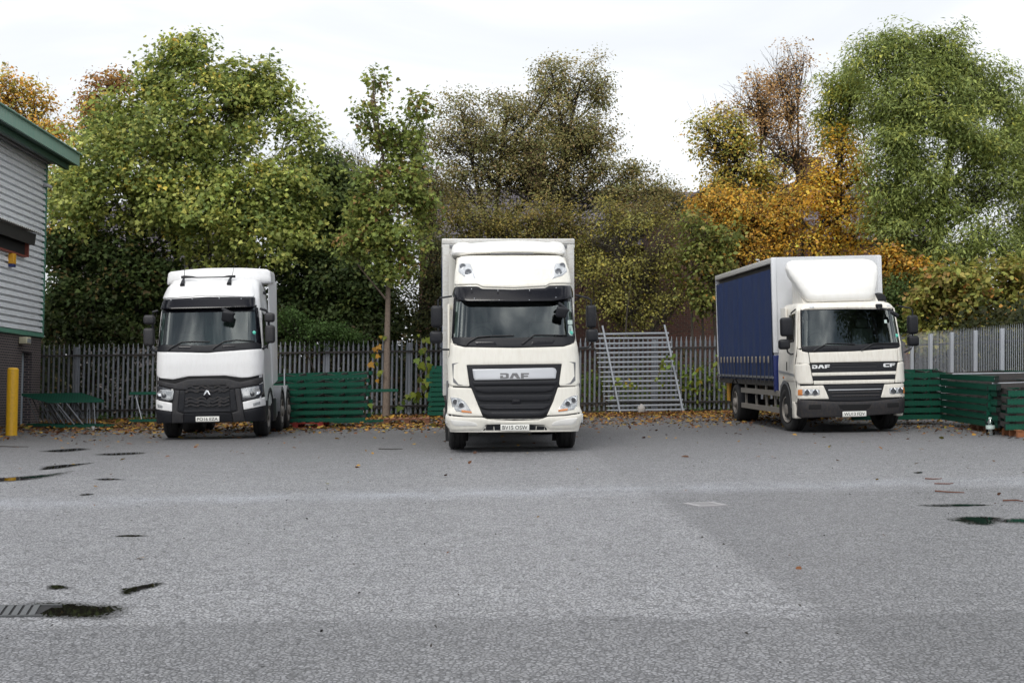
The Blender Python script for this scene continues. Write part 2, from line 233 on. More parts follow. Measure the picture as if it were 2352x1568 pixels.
 'R_arch': [(1.907, 1.277), (0.908, 1.087), (0.689, 0.866), (0.647, 0.712), (0.165, 0.717)],
 'R_hand': [(1.432, 1.54), (1.254, 1.54), (1.275, 1.368), (1.454, 1.367)],
 'R_blue': [(-1.272, 1.834), (-1.071, 1.835), (-1.182, 1.039), (-1.28, 1.036)],
 'R_g1': [(6.343, 0.935), (1.776, 0.896), (1.792, 0.77), (6.358, 0.826)],
 'R_g2': [(6.4, 0.529), (1.827, 0.493), (1.842, 0.371), (6.416, 0.42)],
 'R_gleg': [(6.124, 1.076), (4.881, 0.776), (3.676, 0.802), (2.34, 0.831)],
 'R_whl': [(1.167, 0.508), (7.148, 0.558)],
 'R_step': [(0.735, 0.69), (-0.007, 0.674), (0.025, 0.412), (0.686, 0.388), (0.909, 0.578)],
 'R_ind': [(1.707, 1.307), (1.448, 1.309), (1.455, 1.258), (1.714, 1.255)],
 'R_tyre': [(-1.205, -0.002), (-0.712, -0.016), (0.856, -0.01), (1.438, -0.026)],
 'TREES': {'maple': ((-10.91, 51), [(-11.05, 51.0, 12.59, 0.78, 0.78, 0.67), (-11.86, 51.4, 11.84, 0.98, 0.98, 0.91), (-10.39, 50.5, 11.72, 0.74, 0.89, 0.89), (-9.5, 51.3, 11.49, 0.91, 0.91, 0.75), (-8.63, 51.5, 11.29, 0.83, 0.83, 0.76), (-7.95, 51.0, 10.51, 0.75, 0.9, 0.9), (-12.68, 50.7, 10.6, 1.04, 1.04, 0.89), (-13.87, 51.2, 10.02, 0.98, 0.98, 0.98), (-13.84, 50.5, 8.49, 1.34, 1.34, 1.19), (-12.0, 50.0, 9.21, 1.47, 1.47, 1.32), (-10.35, 50.2, 9.81, 1.33, 1.33, 1.33), (-9.23, 51.4, 10.29, 1.06, 1.06, 1.06), (-7.21, 51.0, 9.29, 0.57, 1.35, 1.35), (-7.56, 50.2, 7.92, 1.18, 1.18, 0.96), (-7.15, 50.4, 7.34, 1.11, 1.11, 0.89), (-8.97, 49.8, 7.3, 1.46, 1.46, 1.1), (-10.71, 49.7, 7.39, 1.46, 1.46, 1.24), (-12.54, 50.0, 7.3, 1.47, 1.47, 1.18), (-14.2, 50.4, 7.22, 1.26, 1.26, 1.19), (-8.95, 49.6, 5.96, 1.53, 1.53, 0.8), (-7.1, 50.0, 6.19, 1.18, 1.18, 0.88), (-15.26, 51.5, 7.8, 0.68, 0.83, 0.83), (-10.1, 49.5, 5.39, 0.87, 0.87, 0.51), (-8.19, 49.4, 5.28, 1.02, 1.02, 0.46), (-7.8, 49.8, 6.63, 0.88, 0.88, 0.88), (-11.78, 51.8, 6.57, 1.83, 1.83, 0.91), (-9.93, 51.8, 8.53, 1.22, 1.22, 0.76)]), 'darkmaple': ((-6.6, 52.5), [(-6.58, 52.5, 8.65, 0.69, 0.69, 0.65), (-6.28, 52.5, 7.64, 0.85, 0.93, 0.93), (-5.75, 52.5, 6.86, 0.69, 0.93, 0.93), (-7.04, 52.8, 5.97, 1.09, 1.09, 0.93), (-6.07, 52.5, 5.94, 0.77, 0.77, 0.77)]), 'orangeL': ((-19.06, 57), [(-19.3, 57.0, 12.11, 0.92, 0.92, 0.8), (-18.29, 57.0, 11.67, 0.92, 0.92, 0.75), (-17.71, 57.0, 10.99, 0.8, 0.8, 0.64), (-19.37, 57.0, 12.78, 0.59, 0.59, 0.42), (-18.81, 57.0, 10.42, 1.01, 1.01, 0.84), (-17.63, 57.0, 10.23, 0.67, 0.67, 0.59), (-17.56, 57.0, 8.8, 0.75, 0.92, 0.92), (-17.49, 57.0, 7.46, 0.67, 0.84, 0.84)]), 'brownL': ((-16.07, 58), [(-15.78, 58.0, 12.67, 0.65, 0.65, 0.44), (-16.47, 58.0, 12.08, 0.6, 0.6, 0.6), (-15.18, 58.0, 12.83, 0.43, 0.5, 0.34), (-16.05, 58.0, 11.47, 0.85, 0.85, 0.68)]), 'sycamore': ((-3.96, 46.2), [(-4.22, 46.2, 10.39, 0.19, 0.5, 0.49), (-4.4, 46.2, 9.39, 0.24, 0.54, 0.54), (-4.07, 46.2, 9.57, 0.22, 0.5, 0.41), (-2.82, 46.2, 9.59, 0.27, 0.5, 0.49), (-3.06, 46.2, 8.94, 0.33, 0.5, 0.49), (-3.56, 46.2, 8.88, 0.18, 0.5, 0.49), (-4.08, 46.2, 8.54, 0.49, 0.5, 0.49), (-3.47, 46.2, 8.06, 0.68, 0.68, 0.49), (-4.23, 46.2, 7.66, 0.65, 0.65, 0.54), (-3.21, 46.2, 7.37, 0.6, 0.6, 0.49), (-3.97, 46.2, 6.9, 0.84, 0.84, 0.54), (-4.58, 46.2, 6.5, 0.49, 0.5, 0.41), (-3.15, 46.2, 6.62, 0.68, 0.68, 0.46), (-3.98, 46.2, 6.02, 0.82, 0.82, 0.52), (-4.8, 46.2, 5.69, 0.61, 0.61, 0.33), (-4.39, 46.2, 5.34, 0.84, 0.84, 0.35), (-3.37, 46.2, 5.4, 0.71, 0.71, 0.46), (-2.82, 46.2, 5.94, 0.38, 0.5, 0.3), (-3.99, 46.2, 4.86, 0.84, 0.84, 0.33), (-3.66, 46.2, 4.52, 0.46, 0.5, 0.27), (-5.14, 46.2, 5.18, 0.41, 0.5, 0.19), (-3.98, 46.2, 5.61, 0.68, 0.68, 0.41)]), 'willow': ((0.54, 57), [(1.69, 57.0, 12.75, 0.67, 0.8, 0.8), (2.81, 57.0, 12.48, 0.92, 0.92, 0.92), (3.52, 57.0, 11.97, 0.54, 0.84, 0.84), (1.37, 57.0, 11.66, 1.17, 1.17, 0.84), (-0.06, 57.0, 11.34, 1.17, 1.17, 0.7), (-1.83, 57.0, 11.37, 0.92, 0.92, 0.75), (-2.26, 57.0, 10.28, 0.75, 0.92, 0.92), (-1.0, 57.0, 10.09, 1.43, 1.43, 1.01), (0.5, 57.0, 9.9, 1.43, 1.43, 1.01), (2.19, 57.0, 10.39, 1.34, 1.34, 1.17), (3.45, 57.0, 10.37, 0.75, 0.92, 0.92), (1.67, 57.0, 8.96, 1.51, 1.51, 0.7), (3.34, 57.0, 8.85, 1.01, 1.01, 0.75), (-0.69, 57.0, 8.83, 1.34, 1.34, 0.64), (-2.2, 57.0, 8.76, 0.67, 0.67, 0.67), (4.43, 57.0, 8.42, 0.84, 0.84, 0.7), (5.43, 57.0, 8.15, 0.8, 0.8, 0.6), (6.19, 57.0, 8.14, 0.5, 0.5, 0.44), (0.32, 57.0, 8.73, 1.01, 1.01, 0.67), (2.69, 57.0, 9.71, 1.17, 1.17, 0.84), (4.86, 57.0, 9.17, 0.59, 0.59, 0.5), (3.84, 57.0, 7.92, 1.34, 1.34, 0.5), (-1.37, 57.0, 7.99, 1.01, 1.01, 0.42), (2.33, 57.0, 8.03, 1.01, 1.01, 0.42), (5.51, 57.0, 7.82, 1.01, 1.01, 0.47), (6.52, 57.0, 7.8, 0.6, 0.6, 0.44), (1.32, 57.0, 8.13, 0.84, 0.84, 0.37), (-2.37, 57.0, 8.09, 0.67, 0.67, 0.5)]), 'thinbrown': ((-3.36, 55), [(-3.03, 55.0, 6.74, 0.65, 0.97, 0.97), (-2.77, 55.0, 8.2, 0.49, 0.65, 0.65), (-5.69, 55.0, 7.91, 0.65, 0.97, 0.97), (-6.32, 55.0, 9.38, 0.32, 0.5, 0.49), (-3.32, 55.0, 9.83, 0.45, 0.65, 0.65), (-3.17, 55.0, 8.69, 0.57, 0.81, 0.81), (-3.43, 55.0, 7.72, 0.65, 0.81, 0.81), (-5.68, 55.0, 8.72, 0.49, 0.97, 0.97)]), 'oliveshrub': ((-0.56, 51), [(-1.84, 51.0, 6.44, 0.9, 0.9, 0.75), (-0.63, 51.0, 6.57, 1.05, 1.05, 0.67), (0.72, 51.0, 6.55, 1.12, 1.12, 0.67), (1.92, 51.0, 6.31, 0.9, 0.9, 0.75), (0.11, 51.0, 5.73, 1.35, 1.35, 0.75), (-1.7, 51.0, 5.46, 0.75, 0.9, 0.9), (2.51, 51.0, 5.7, 0.53, 0.75, 0.75), (3.42, 51.0, 6.74, 0.9, 0.9, 0.54), (4.63, 51.0, 6.87, 0.75, 0.75, 0.45)]), 'darkshrub': ((-2.83, 50), [(-2.77, 50.0, 5.25, 0.81, 1.03, 1.03), (-3.01, 50.0, 3.78, 0.88, 1.03, 1.03), (-2.58, 50.0, 3.04, 0.74, 0.88, 0.88), (-2.42, 50.0, 4.36, 0.59, 0.88, 0.88)]), 'yellowshrub': ((4.0, 50), [(3.35, 50.0, 5.83, 0.74, 0.74, 0.74), (4.38, 50.0, 6.11, 0.88, 0.88, 0.62), (5.25, 50.0, 5.44, 0.81, 0.81, 0.81), (3.62, 50.0, 4.72, 0.88, 0.88, 0.88), (4.8, 50.0, 4.41, 0.96, 0.96, 0.88), (3.02, 50.0, 3.7, 0.59, 0.88, 0.88), (4.05, 50.0, 3.39, 0.88, 0.88, 0.66), (2.75, 50.0, 5.18, 0.38, 0.88, 0.88), (5.52, 50.0, 3.66, 0.74, 0.74, 0.74)]), 'hazel': ((6.73, 49.5), [(6.59, 49.5, 5.74, 0.61, 0.73, 0.73), (7.09, 49.5, 5.08, 0.58, 0.73, 0.73), (6.79, 49.5, 4.21, 0.52, 0.73, 0.73), (6.29, 49.5, 4.95, 0.44, 0.66, 0.66), (7.39, 49.5, 5.81, 0.44, 0.5, 0.44), (6.23, 49.5, 6.11, 0.58, 0.58, 0.58), (5.92, 49.5, 4.95, 0.52, 0.73, 0.73), (6.34, 49.5, 3.49, 0.58, 0.73, 0.73), (7.21, 49.5, 3.62, 0.44, 0.73, 0.73)]), 'orange1': ((10.74, 52), [(11.72, 52.0, 9.03, 0.73, 0.73, 0.64), (12.16, 52.0, 8.1, 0.49, 0.7, 0.7), (11.25, 52.0, 8.11, 0.89, 0.89, 0.64), (10.85, 52.0, 7.35, 0.84, 0.84, 0.54), (11.92, 52.0, 7.18, 0.76, 0.76, 0.61), (12.45, 52.0, 6.56, 0.46, 0.61, 0.61), (11.14, 52.0, 6.43, 0.84, 0.84, 0.54), (12.05, 52.0, 5.88, 0.69, 0.69, 0.54), (10.36, 52.0, 5.67, 0.69, 0.69, 0.38), (11.28, 52.0, 5.43, 0.76, 0.76, 0.31)]), 'orange2': ((8.37, 52.5), [(8.01, 52.5, 7.14, 1.08, 1.08, 0.53), (7.24, 52.5, 6.99, 0.65, 0.65, 0.53), (8.86, 52.5, 6.66, 1.08, 1.08, 0.56), (7.69, 52.5, 6.37, 0.9, 0.9, 0.56), (8.45, 52.5, 5.74, 1.08, 1.08, 0.46), (9.71, 52.5, 6.96, 0.74, 0.74, 0.62), (9.54, 52.5, 6.03, 0.8, 0.8, 0.56), (7.24, 52.5, 7.46, 0.62, 0.62, 0.34), (9.07, 52.5, 5.27, 0.93, 0.93, 0.31), (7.68, 52.5, 5.44, 0.62, 0.62, 0.34)]), 'yellowgreen': ((9.25, 54), [(7.25, 54.0, 10.02, 0.73, 0.73, 0.54), (7.96, 54.0, 9.45, 0.79, 0.79, 0.6), (8.26, 54.0, 8.65, 0.76, 0.76, 0.57), (7.32, 54.0, 9.3, 0.48, 0.5, 0.44), (9.05, 54.0, 8.4, 0.79, 0.79, 0.64), (8.44, 54.0, 10.0, 0.64, 0.64, 0.48), (8.09, 54.0, 8.09, 0.79, 0.79, 0.41)]), 'brownR': ((9.9, 55), [(8.61, 55.0, 11.13, 0.71, 0.71, 0.65), (9.27, 55.0, 11.53, 0.71, 0.71, 0.71), (10.09, 55.0, 12.08, 0.74, 0.81, 0.81), (10.74, 55.0, 12.4, 0.58, 0.68, 0.68), (9.57, 55.0, 10.3, 0.97, 0.97, 0.81), (10.55, 55.0, 10.78, 0.78, 0.97, 0.97), (10.04, 55.0, 9.16, 0.94, 0.94, 0.87), (10.86, 55.0, 9.47, 0.65, 0.81, 0.81), (10.84, 55.0, 8.17, 0.65, 0.81, 0.81), (9.7, 55.0, 8.03, 0.81, 0.81, 0.65), (10.34, 55.0, 7.37, 0.71, 0.71, 0.65)]), 'ash': ((14.28, 51), [(13.66, 51.0, 12.55, 0.93, 0.93, 0.57), (14.64, 51.0, 12.46, 0.93, 0.93, 0.66), (12.6, 51.0, 12.04, 0.82, 0.82, 0.75), (15.31, 51.0, 12.07, 0.6, 0.75, 0.75), (16.05, 51.0, 11.39, 0.82, 0.82, 0.75), (13.85, 50.4, 11.3, 1.41, 1.41, 0.96), (15.36, 50.5, 10.48, 1.19, 1.19, 0.89), (16.86, 51.0, 10.7, 0.78, 0.78, 0.75), (17.37, 51.0, 9.79, 0.72, 0.75, 0.75), (12.95, 50.4, 10.34, 0.96, 0.96, 0.89), (13.86, 50.0, 9.6, 1.32, 1.32, 0.88), (15.18, 50.0, 8.99, 1.1, 1.1, 0.81), (16.57, 50.2, 8.85, 1.03, 1.03, 0.77), (13.14, 50.1, 8.66, 0.96, 0.96, 0.88), (12.67, 50.1, 7.26, 0.81, 0.81, 0.81), (13.78, 49.8, 7.8, 1.17, 1.17, 0.81), (14.4, 50.0, 6.64, 0.96, 0.96, 0.74), (16.4, 50.0, 7.35, 0.91, 0.91, 0.88), (17.47, 50.5, 7.84, 0.59, 1.04, 1.04), (13.21, 50.0, 6.06, 0.88, 0.88, 0.71), (14.53, 50.0, 5.46, 0.96, 0.96, 0.56), (16.08, 50.0, 5.66, 1.03, 1.03, 0.74), (17.53, 51.0, 6.1, 0.6, 0.82, 0.82), (13.4, 50.2, 5.12, 0.89, 0.89, 0.37), (15.46, 50.2, 4.94, 0.89, 0.89, 0.44), (17.16, 50.4, 4.93, 0.59, 0.59, 0.59), (15.91, 52.0, 7.44, 0.61, 0.61, 0.61)]), 'yellowash': ((11.88, 53), [(12.15, 53.0, 11.75, 0.75, 0.75, 0.62), (11.59, 53.0, 11.37, 0.56, 0.62, 0.62), (12.36, 53.0, 10.81, 0.65, 0.78, 0.78), (11.5, 53.0, 10.27, 0.47, 0.78, 0.78), (11.88, 53.0, 9.64, 0.56, 0.56, 0.56)]), 'ashR': ((18.99, 52), [(18.41, 52.0, 10.17, 0.61, 1.07, 1.07), (18.69, 52.0, 8.63, 0.76, 1.22, 1.22), (18.5, 52.0, 6.94, 0.61, 1.07, 1.07), (18.32, 52.0, 5.41, 0.46, 0.92, 0.92)]), 'orange3': ((12.99, 49.5), [(12.84, 49.5, 4.86, 0.73, 0.73, 0.41), (13.42, 49.5, 4.63, 0.73, 0.73, 0.44), (13.12, 49.5, 4.05, 0.66, 0.66, 0.47), (13.7, 49.5, 3.82, 0.44, 0.58, 0.58), (12.61, 49.5, 4.28, 0.35, 0.5, 0.44)]), 'hazelR': ((14.66, 46.5), [(13.77, 46.5, 4.09, 0.63, 0.63, 0.46), (14.72, 46.5, 3.94, 0.82, 0.82, 0.57), (15.68, 46.5, 3.93, 0.63, 0.63, 0.63), (13.48, 46.5, 3.41, 0.63, 0.63, 0.46), (14.43, 46.5, 3.19, 0.82, 0.82, 0.46), (15.53, 46.5, 3.04, 0.68, 0.68, 0.41), (16.01, 46.5, 3.38, 0.41, 0.55, 0.55), (12.93, 46.5, 3.15, 0.41, 0.5, 0.46), (14.01, 46.5, 2.31, 0.82, 0.82, 0.55), (15.24, 46.5, 2.29, 0.82, 0.82, 0.55), (13.18, 46.5, 2.18, 0.55, 0.55, 0.55)]), 'darkR': ((13.0, 49), [(12.77, 49.0, 3.81, 0.63, 0.72, 0.72), (13.19, 49.0, 3.09, 0.63, 0.63, 0.58), (12.68, 49.0, 2.8, 0.58, 0.58, 0.58)]), 'underL': ((-14.51, 50.5), [(-15.36, 50.5, 5.61, 0.67, 0.89, 0.89), (-14.17, 50.5, 5.74, 0.89, 0.89, 0.89), (-12.98, 50.5, 5.28, 0.82, 0.89, 0.89), (-15.08, 50.5, 4.26, 0.89, 0.89, 0.89), (-13.74, 50.5, 3.95, 0.89, 0.89, 0.89), (-12.55, 50.5, 3.93, 0.67, 1.04, 1.04), (-15.53, 50.5, 3.23, 0.59, 0.67, 0.67), (-14.34, 50.5, 3.06, 0.89, 0.89, 0.59), (-13.01, 50.5, 2.97, 0.74, 0.74, 0.59), (-11.95, 50.5, 4.67, 0.74, 0.89, 0.89)]), 'underM': ((-6.77, 50.3), [(-7.61, 50.3, 4.6, 0.74, 0.74, 0.74), (-6.43, 50.3, 4.58, 0.89, 0.89, 0.89), (-5.24, 50.3, 4.56, 0.74, 0.89, 0.89), (-7.32, 50.3, 3.7, 0.89, 0.89, 0.74), (-5.99, 50.3, 3.69, 0.89, 0.89, 0.74), (-4.81, 50.3, 3.82, 0.74, 0.89, 0.89), (-7.92, 50.3, 3.12, 0.59, 0.59, 0.59), (-6.74, 50.3, 2.96, 0.89, 0.89, 0.53), (-5.56, 50.3, 2.87, 0.89, 0.89, 0.47), (-4.37, 50.3, 3.07, 0.74, 0.74, 0.67)]), 'privet': ((-6.3, 47.9), [(-7.12, 47.9, 3.12, 0.56, 0.56, 0.37), (-6.42, 47.9, 2.75, 0.62, 0.62, 0.37), (-5.58, 47.9, 2.67, 0.51, 0.51, 0.34), (-5.08, 47.9, 2.48, 0.37, 0.5, 0.31), (-6.7, 47.9, 2.55, 0.42, 0.5, 0.25)]), 'lowbrush': ((4.64, 49), [(5.51, 49.0, 0.88, 0.58, 0.65, 0.65), (6.23, 49.0, 0.87, 0.52, 0.65, 0.65), (6.66, 49.0, 0.72, 0.37, 0.65, 0.65), (3.92, 49.0, 0.62, 0.58, 0.58, 0.58), (2.63, 49.0, 0.92, 0.43, 0.72, 0.72)])}, 'bollard': (-12.55, 37.039, 0.0), 'manhole': [(1.995, 17.284, 0.0), (2.359, 17.403, 0.0), (2.411, 16.852, 0.0), (2.034, 16.744, 0.0)],
 'puddles': [[(-7.903, 22.044, 0.0), (-7.329, 22.27, 0.0), (-7.164, 23.003, 0.0), (-7.27, 24.025, 0.0), (-7.469, 23.322, 0.0), (-7.789, 22.852, 0.0), (-8.186, 22.835, 0.0)], [(-7.776, 24.507, 0.0), (-7.522, 24.86, 0.0), (-7.38, 26.116, 0.0), (-7.632, 25.723, 0.0), (-7.972, 25.36, 0.0)], [(-3.391, 10.466, 0.0), (-3.393, 10.617, 0.0), (-3.116, 10.575, 0.0), (-2.805, 10.455, 0.0), (-2.728, 10.302, 0.0), (-2.74, 10.125, -0.0), (-2.764, 9.972, 0.0), (-3.229, 10.009, -0.0)], [(-3.987, 14.728, 0.0), (-3.838, 14.822, 0.0), (-3.618, 14.722, 0.0), (-3.79, 14.632, 0.0)], [(-2.961, 11.229, 0.0), (-2.922, 11.268, 0.0), (-2.831, 11.436, 0.0), (-2.747, 11.45, 0.0), (-2.753, 11.253, 0.0), (-2.822, 11.131, 0.0), (-2.834, 10.925, 0.0), (-2.894, 10.971, 0.0)], [(-3.607, 11.395, 0.0), (-3.549, 11.478, 0.0), (-3.418, 11.378, 0.0), (-3.429, 11.248, 0.0), (-3.531, 11.257, 0.0)], [(4.457, 15.234, 0.0), (4.757, 15.451, 0.0), (5.007, 15.247, 0.0), (4.686, 14.639, 0.0), (4.499, 14.9, 0.0)], [(4.865, 15.016, 0.0), (5.136, 15.231, 0.0), (5.491, 15.101, 0.0), (5.336, 14.676, 0.0), (4.977, 14.76, 0.0)], [(-9.572, 29.901, 0.0), (-9.054, 30.832, 0.0), (-8.672, 30.287, 0.0), (-8.914, 29.468, 0.0)], [(-8.106, 28.601, 0.0), (-7.354, 29.121, 0.0), (-7.119, 28.521, 0.0), (-7.591, 28.094, 0.0)], [(-6.288, 22.175, 0.0), (-6.12, 22.394, 0.0), (-5.811, 22.093, 0.0), (-6.07, 21.976, 0.0)], [(-5.75, 19.56, -0.0), (-5.627, 19.734, 0.0), (-5.54, 19.528, 0.0), (-5.651, 19.418, -0.0)], [(5.747, 21.382, 0.0), (5.941, 21.516, 0.0), (5.801, 21.124, 0.0)], [(4.564, 16.694, 0.0), (5.022, 16.782, -0.0), (5.351, 16.583, 0.0), (4.827, 16.458, 0.0)]],
 'twigs': [[(5.591, 20.148, 0.0), (5.684, 20.058, 0.0), (5.805, 20.111, -0.0)], [(5.482, 19.312, 0.0), (5.661, 19.283, 0.0), (5.734, 19.339, 0.0)], [(5.194, 18.264, 0.0), (5.319, 18.124, -0.0), (5.467, 17.982, 0.0)], [(5.593, 16.96, 0.0), (5.758, 16.989, 0.0), (5.777, 16.829, -0.0)], [(-11.008, 31.765, 0.0), (-10.644, 31.518, 0.0), (-10.283, 31.433, 0.0)], [(-2.627, 28.903, 0.0), (-2.356, 28.699, 0.0), (-2.152, 28.795, 0.0)]],
 'grate': [(-3.891, 10.659, 0.0), (-3.448, 10.508, 0.0), (-3.238, 10.026, 0.0), (-3.661, 10.026, 0.0)],
 'bottle': (10.028, 31.135, 0.0), 'seam': [(1.599, 18.818, 0.0), (1.775, 14.46, 0.0), (0, 0, 0), (1.965, 10.061, 0.0)],
 'band': [(-6.527, 18.817, 0.0), (-0.026, 18.942, 0.0), (6.932, 20.142, 0.0)],
 'fence': [(-14.931, 47.102, 0.0), (-12.849, 47.086, -0.0), (2.261, 47.546, -0.0), (7.125, 48.299, -0.0)]}
TREES = D['TREES']
# ------------------------------------------------------------------ materials
def lin(c):
    return tuple(((x / 255) / 12.92 if x / 255 <= .04045 else ((x / 255 + .055) / 1.055) ** 2.4) for x in c)
MATS = {}
def mat(name, col, rough=.5, metal=0, spec=.5, noise=None, bump=None, coat=0, ior=None):
    """Principled material; noise = (scale, amount, (r,g,b)) blends a second colour in patches; bump = (scale, strength)."""
    m = bpy.data.materials.new(name); m.use_nodes = True; t = m.node_tree; b = t.nodes['Principled BSDF']
    b.inputs['Base Color'].default_value = (*col, 1); b.inputs['Roughness'].default_value = rough
    b.inputs['Metallic'].default_value = metal; b.inputs['Specular IOR Level'].default_value = spec
    if coat: b.inputs['Coat Weight'].default_value = coat; b.inputs['Coat Roughness'].default_value = .06
    if ior: b.inputs['IOR'].default_value = ior
    tcn = t.nodes.new('ShaderNodeTexCoord')
    if noise:
        n = t.nodes.new('ShaderNodeTexNoise'); n.inputs['Detail'].default_value = 6; n.inputs['Roughness'].default_value = .65
        mpn = t.nodes.new('ShaderNodeMapping'); s = noise[0]; mpn.inputs['Scale'].default_value = s if isinstance(s, tuple) else (s, s, s)
        t.links.new(tcn.outputs['Object'], mpn.inputs[0]); t.links.new(mpn.outputs[0], n.inputs['Vector'])
        r = t.nodes.new('ShaderNodeMapRange'); r.inputs['From Min'].default_value = .42; r.inputs['From Max'].default_value = .72
        r.inputs['To Max'].default_value = noise[1]; t.links.new(n.outputs['Fac'], r.inputs['Value'])
        x = t.nodes.new('ShaderNodeMix'); x.data_type = 'RGBA'; x.inputs[6].default_value = (*col, 1); x.inputs[7].default_value = (*noise[2], 1)
        t.links.new(r.outputs[0], x.inputs['Factor']); t.links.new(x.outputs[2], b.inputs['Base Color'])
    if bump:
        n2 = t.nodes.new('ShaderNodeTexNoise'); n2.inputs['Scale'].default_value = bump[0]; n2.inputs['Detail'].default_value = 4
        t.links.new(tcn.outputs['Object'], n2.inputs['Vector'])
        bp = t.nodes.new('ShaderNodeBump'); bp.inputs['Strength'].default_value = bump[1]; bp.inputs['Distance'].default_value = .02
        t.links.new(n2.outputs['Fac'], bp.inputs['Height']); t.links.new(bp.outputs[0], b.inputs['Normal'])
    MATS[name] = m; return m
mat('cream_paint', (.80, .775, .70), .32, noise=((4, 4, .7), .32, (.62, .57, .48)), coat=.3)
mat('white_paint', (.80, .80, .80), .30, noise=((4, 4, .7), .22, (.62, .60, .57)), coat=.3)
mat('old_cream_paint', (.78, .75, .68), .36, noise=((4, 4, .6), .45, (.57, .51, .42)), coat=.2)
mat('bright_moulding', (.82, .81, .78), .35, noise=((2, 2, .7), .25, (.66, .63, .56)))
mat('black_plastic', (.013, .014, .018), .5, spec=.3, noise=(5, .5, (.026, .025, .025)))
mat('gloss_black', (.006, .006, .009), .16, spec=.28)
mat('grey_plastic', (.036, .036, .040), .55, spec=.3, noise=((6, 6, 2), .6, (.06, .055, .05)))
mat('dark_bumper', (.030, .030, .034), .5, spec=.35, noise=((5, 5, 2), .7, (.065, .052, .042)))
mat('lens_mid', (.22, .23, .25), .12, .3, coat=1)
mat('dark_gap', (.006, .006, .007), .8)
mat('rubber', (.012, .012, .013), .75, noise=(7, .6, (.03, .028, .025)))
mat('dirty_rim', (.26, .245, .225), .6, .2, noise=(9, .8, (.13, .10, .075)))
mat('silver', (.55, .56, .58), .3, .6)
mat('logo_grey', (.16, .16, .165), .35, .4)
mat('logo_white', (.75, .76, .77), .3)
mat('chrome', (.75, .76, .77), .12, 1)
mat('plate_white', (.78, .78, .74), .35, noise=(12, .3, (.6, .58, .5)))
mat('plate_ink', (.012, .012, .012), .4)
mat('lens_clear', (.55, .57, .58), .08, .3, noise=(16, 1.0, (.07, .07, .08)), coat=1)
mat('lens_white', (.58, .60, .62), .15, .2, coat=1, noise=(8, .4, (.35, .36, .38)))
mat('lens_dark', (.05, .053, .06), .08, coat=1)
mat('lens_amber', (.62, .23, .07), .2, coat=.6)
mat('trim_grey', (.16, .165, .175), .45, noise=(5, .4, (.10, .095, .09)))
mat('interior_grey', (.20, .21, .20), .8)
mat('interior_dark', (.05, .052, .053), .8)
mat('curtain_cloth', (.52, .54, .54), .9, noise=((14, 2, 1), .6, (.36, .38, .38)))
mat('sticker_teal', (.12, .62, .48), .5); mat('sticker_pale', (.55, .66, .62), .5)
mat('panel_alu', (.62, .62, .60), .42, .15, noise=((2, 2, 5), .5, (.40, .34, .27)))
mat('grp_panel', (.70, .715, .74), .38, noise=(1.2, .25, (.60, .60, .60)))
mat('curtain_blue', (.016, .035, .115), .55, spec=.3, noise=((1.2, 2, .5), .7, (.035, .052, .10)), bump=(3, .5))
mat('curtain_blue_dirty', (.022, .03, .075), .6, noise=((2, 2, 2), .9, (.06, .055, .055)))
mat('blue_paint', (.014, .025, .125), .35)
mat('strap', (.03, .03, .035), .7); mat('buckle', (.34, .30, .24), .5, .5)
mat('chassis_grey', (.05, .048, .046), .65, noise=(6, .7, (.09, .075, .06)))
mat('guard_alu', (.26, .245, .22), .5, .3, noise=(4, .6, (.15, .12, .10)))
mat('galv', (.28, .30, .33), .5, .35, noise=(9, .7, (.15, .16, .18)))
mat('galv_bright', (.50, .53, .57), .5, .2, noise=(11, .6, (.33, .35, .38)))
mat('galv_mid', (.39, .41, .44), .48, .3, noise=(9, .7, (.26, .27, .29)))
mat('galv_dull', (.17, .18, .195), .55, .3, noise=(6, .8, (.10, .105, .11)))
mat('rail_dark', (.055, .052, .052), .6, .3, noise=(5, .6, (.09, .07, .055)))  # weathered steel, darkened further to paint shade on rails and braces
mat('rack_green', (.005, .078, .046), .5, spec=.25, noise=(5, .5, (.008, .045, .032)))
mat('slot_dark', (.004, .012, .010), .8)
mat('red_wood', (.30, .035, .025), .75, noise=((2, 12, 12), .6, (.16, .02, .015)))
mat('brown_wood', (.20, .085, .045), .8, noise=((2, 12, 12), .7, (.10, .045, .028)))
mat('orange_wood', (.30, .115, .045), .8, noise=((2, 12, 12), .7, (.16, .06, .03)))
mat('bollard_yellow', (.72, .40, .012), .4, noise=(5, .8, (.50, .27, .015)), bump=(30, .1))
mat('clad_white', (.80, .82, .85), .42, noise=((.6, .6, 2.2), .45, (.56, .55, .53)))
mat('green_trim', (.075, .22, .155), .42, noise=((3, 3, .5), .85, (.16, .26, .21)))
mat('fascia_green', (.20, .37, .30), .5, spec=.3, noise=((6, 6, .35), .9, (.36, .42, .36)))
mat('shaded_green', (.018, .06, .04), .6)  # trim green with the shadow under the eaves put into its colour
mat('soffit_grey', (.24, .24, .25), .7, noise=((1, 8, 8), .4, (.15, .15, .16)))
mat('door_pale', (.38, .43, .47), .5, noise=((5, 5, 1.2), .7, (.22, .24, .25)))
mat('red_brown', (.20, .05, .035), .7); mat('roof_sheet', (.55, .53, .48), .7, noise=(8, .8, (.25, .23, .2)))
mat('alarm_yellow', (.72, .36, .02), .45); mat('alarm_blue', (.02, .03, .14), .45)
mat('cream_box', (.56, .52, .36), .55); mat('camera_white', (.5, .5, .52), .4)
mat('slate', (.14, .125, .15), .65, noise=(3, .7, (.09, .08, .09)))
mat('render_grey', (.24, .225, .215), .85, noise=(2, .6, (.16, .145, .135)))
mat('win_white', (.6, .6, .6), .5); mat('win_glass', (.03, .035, .04), .08)
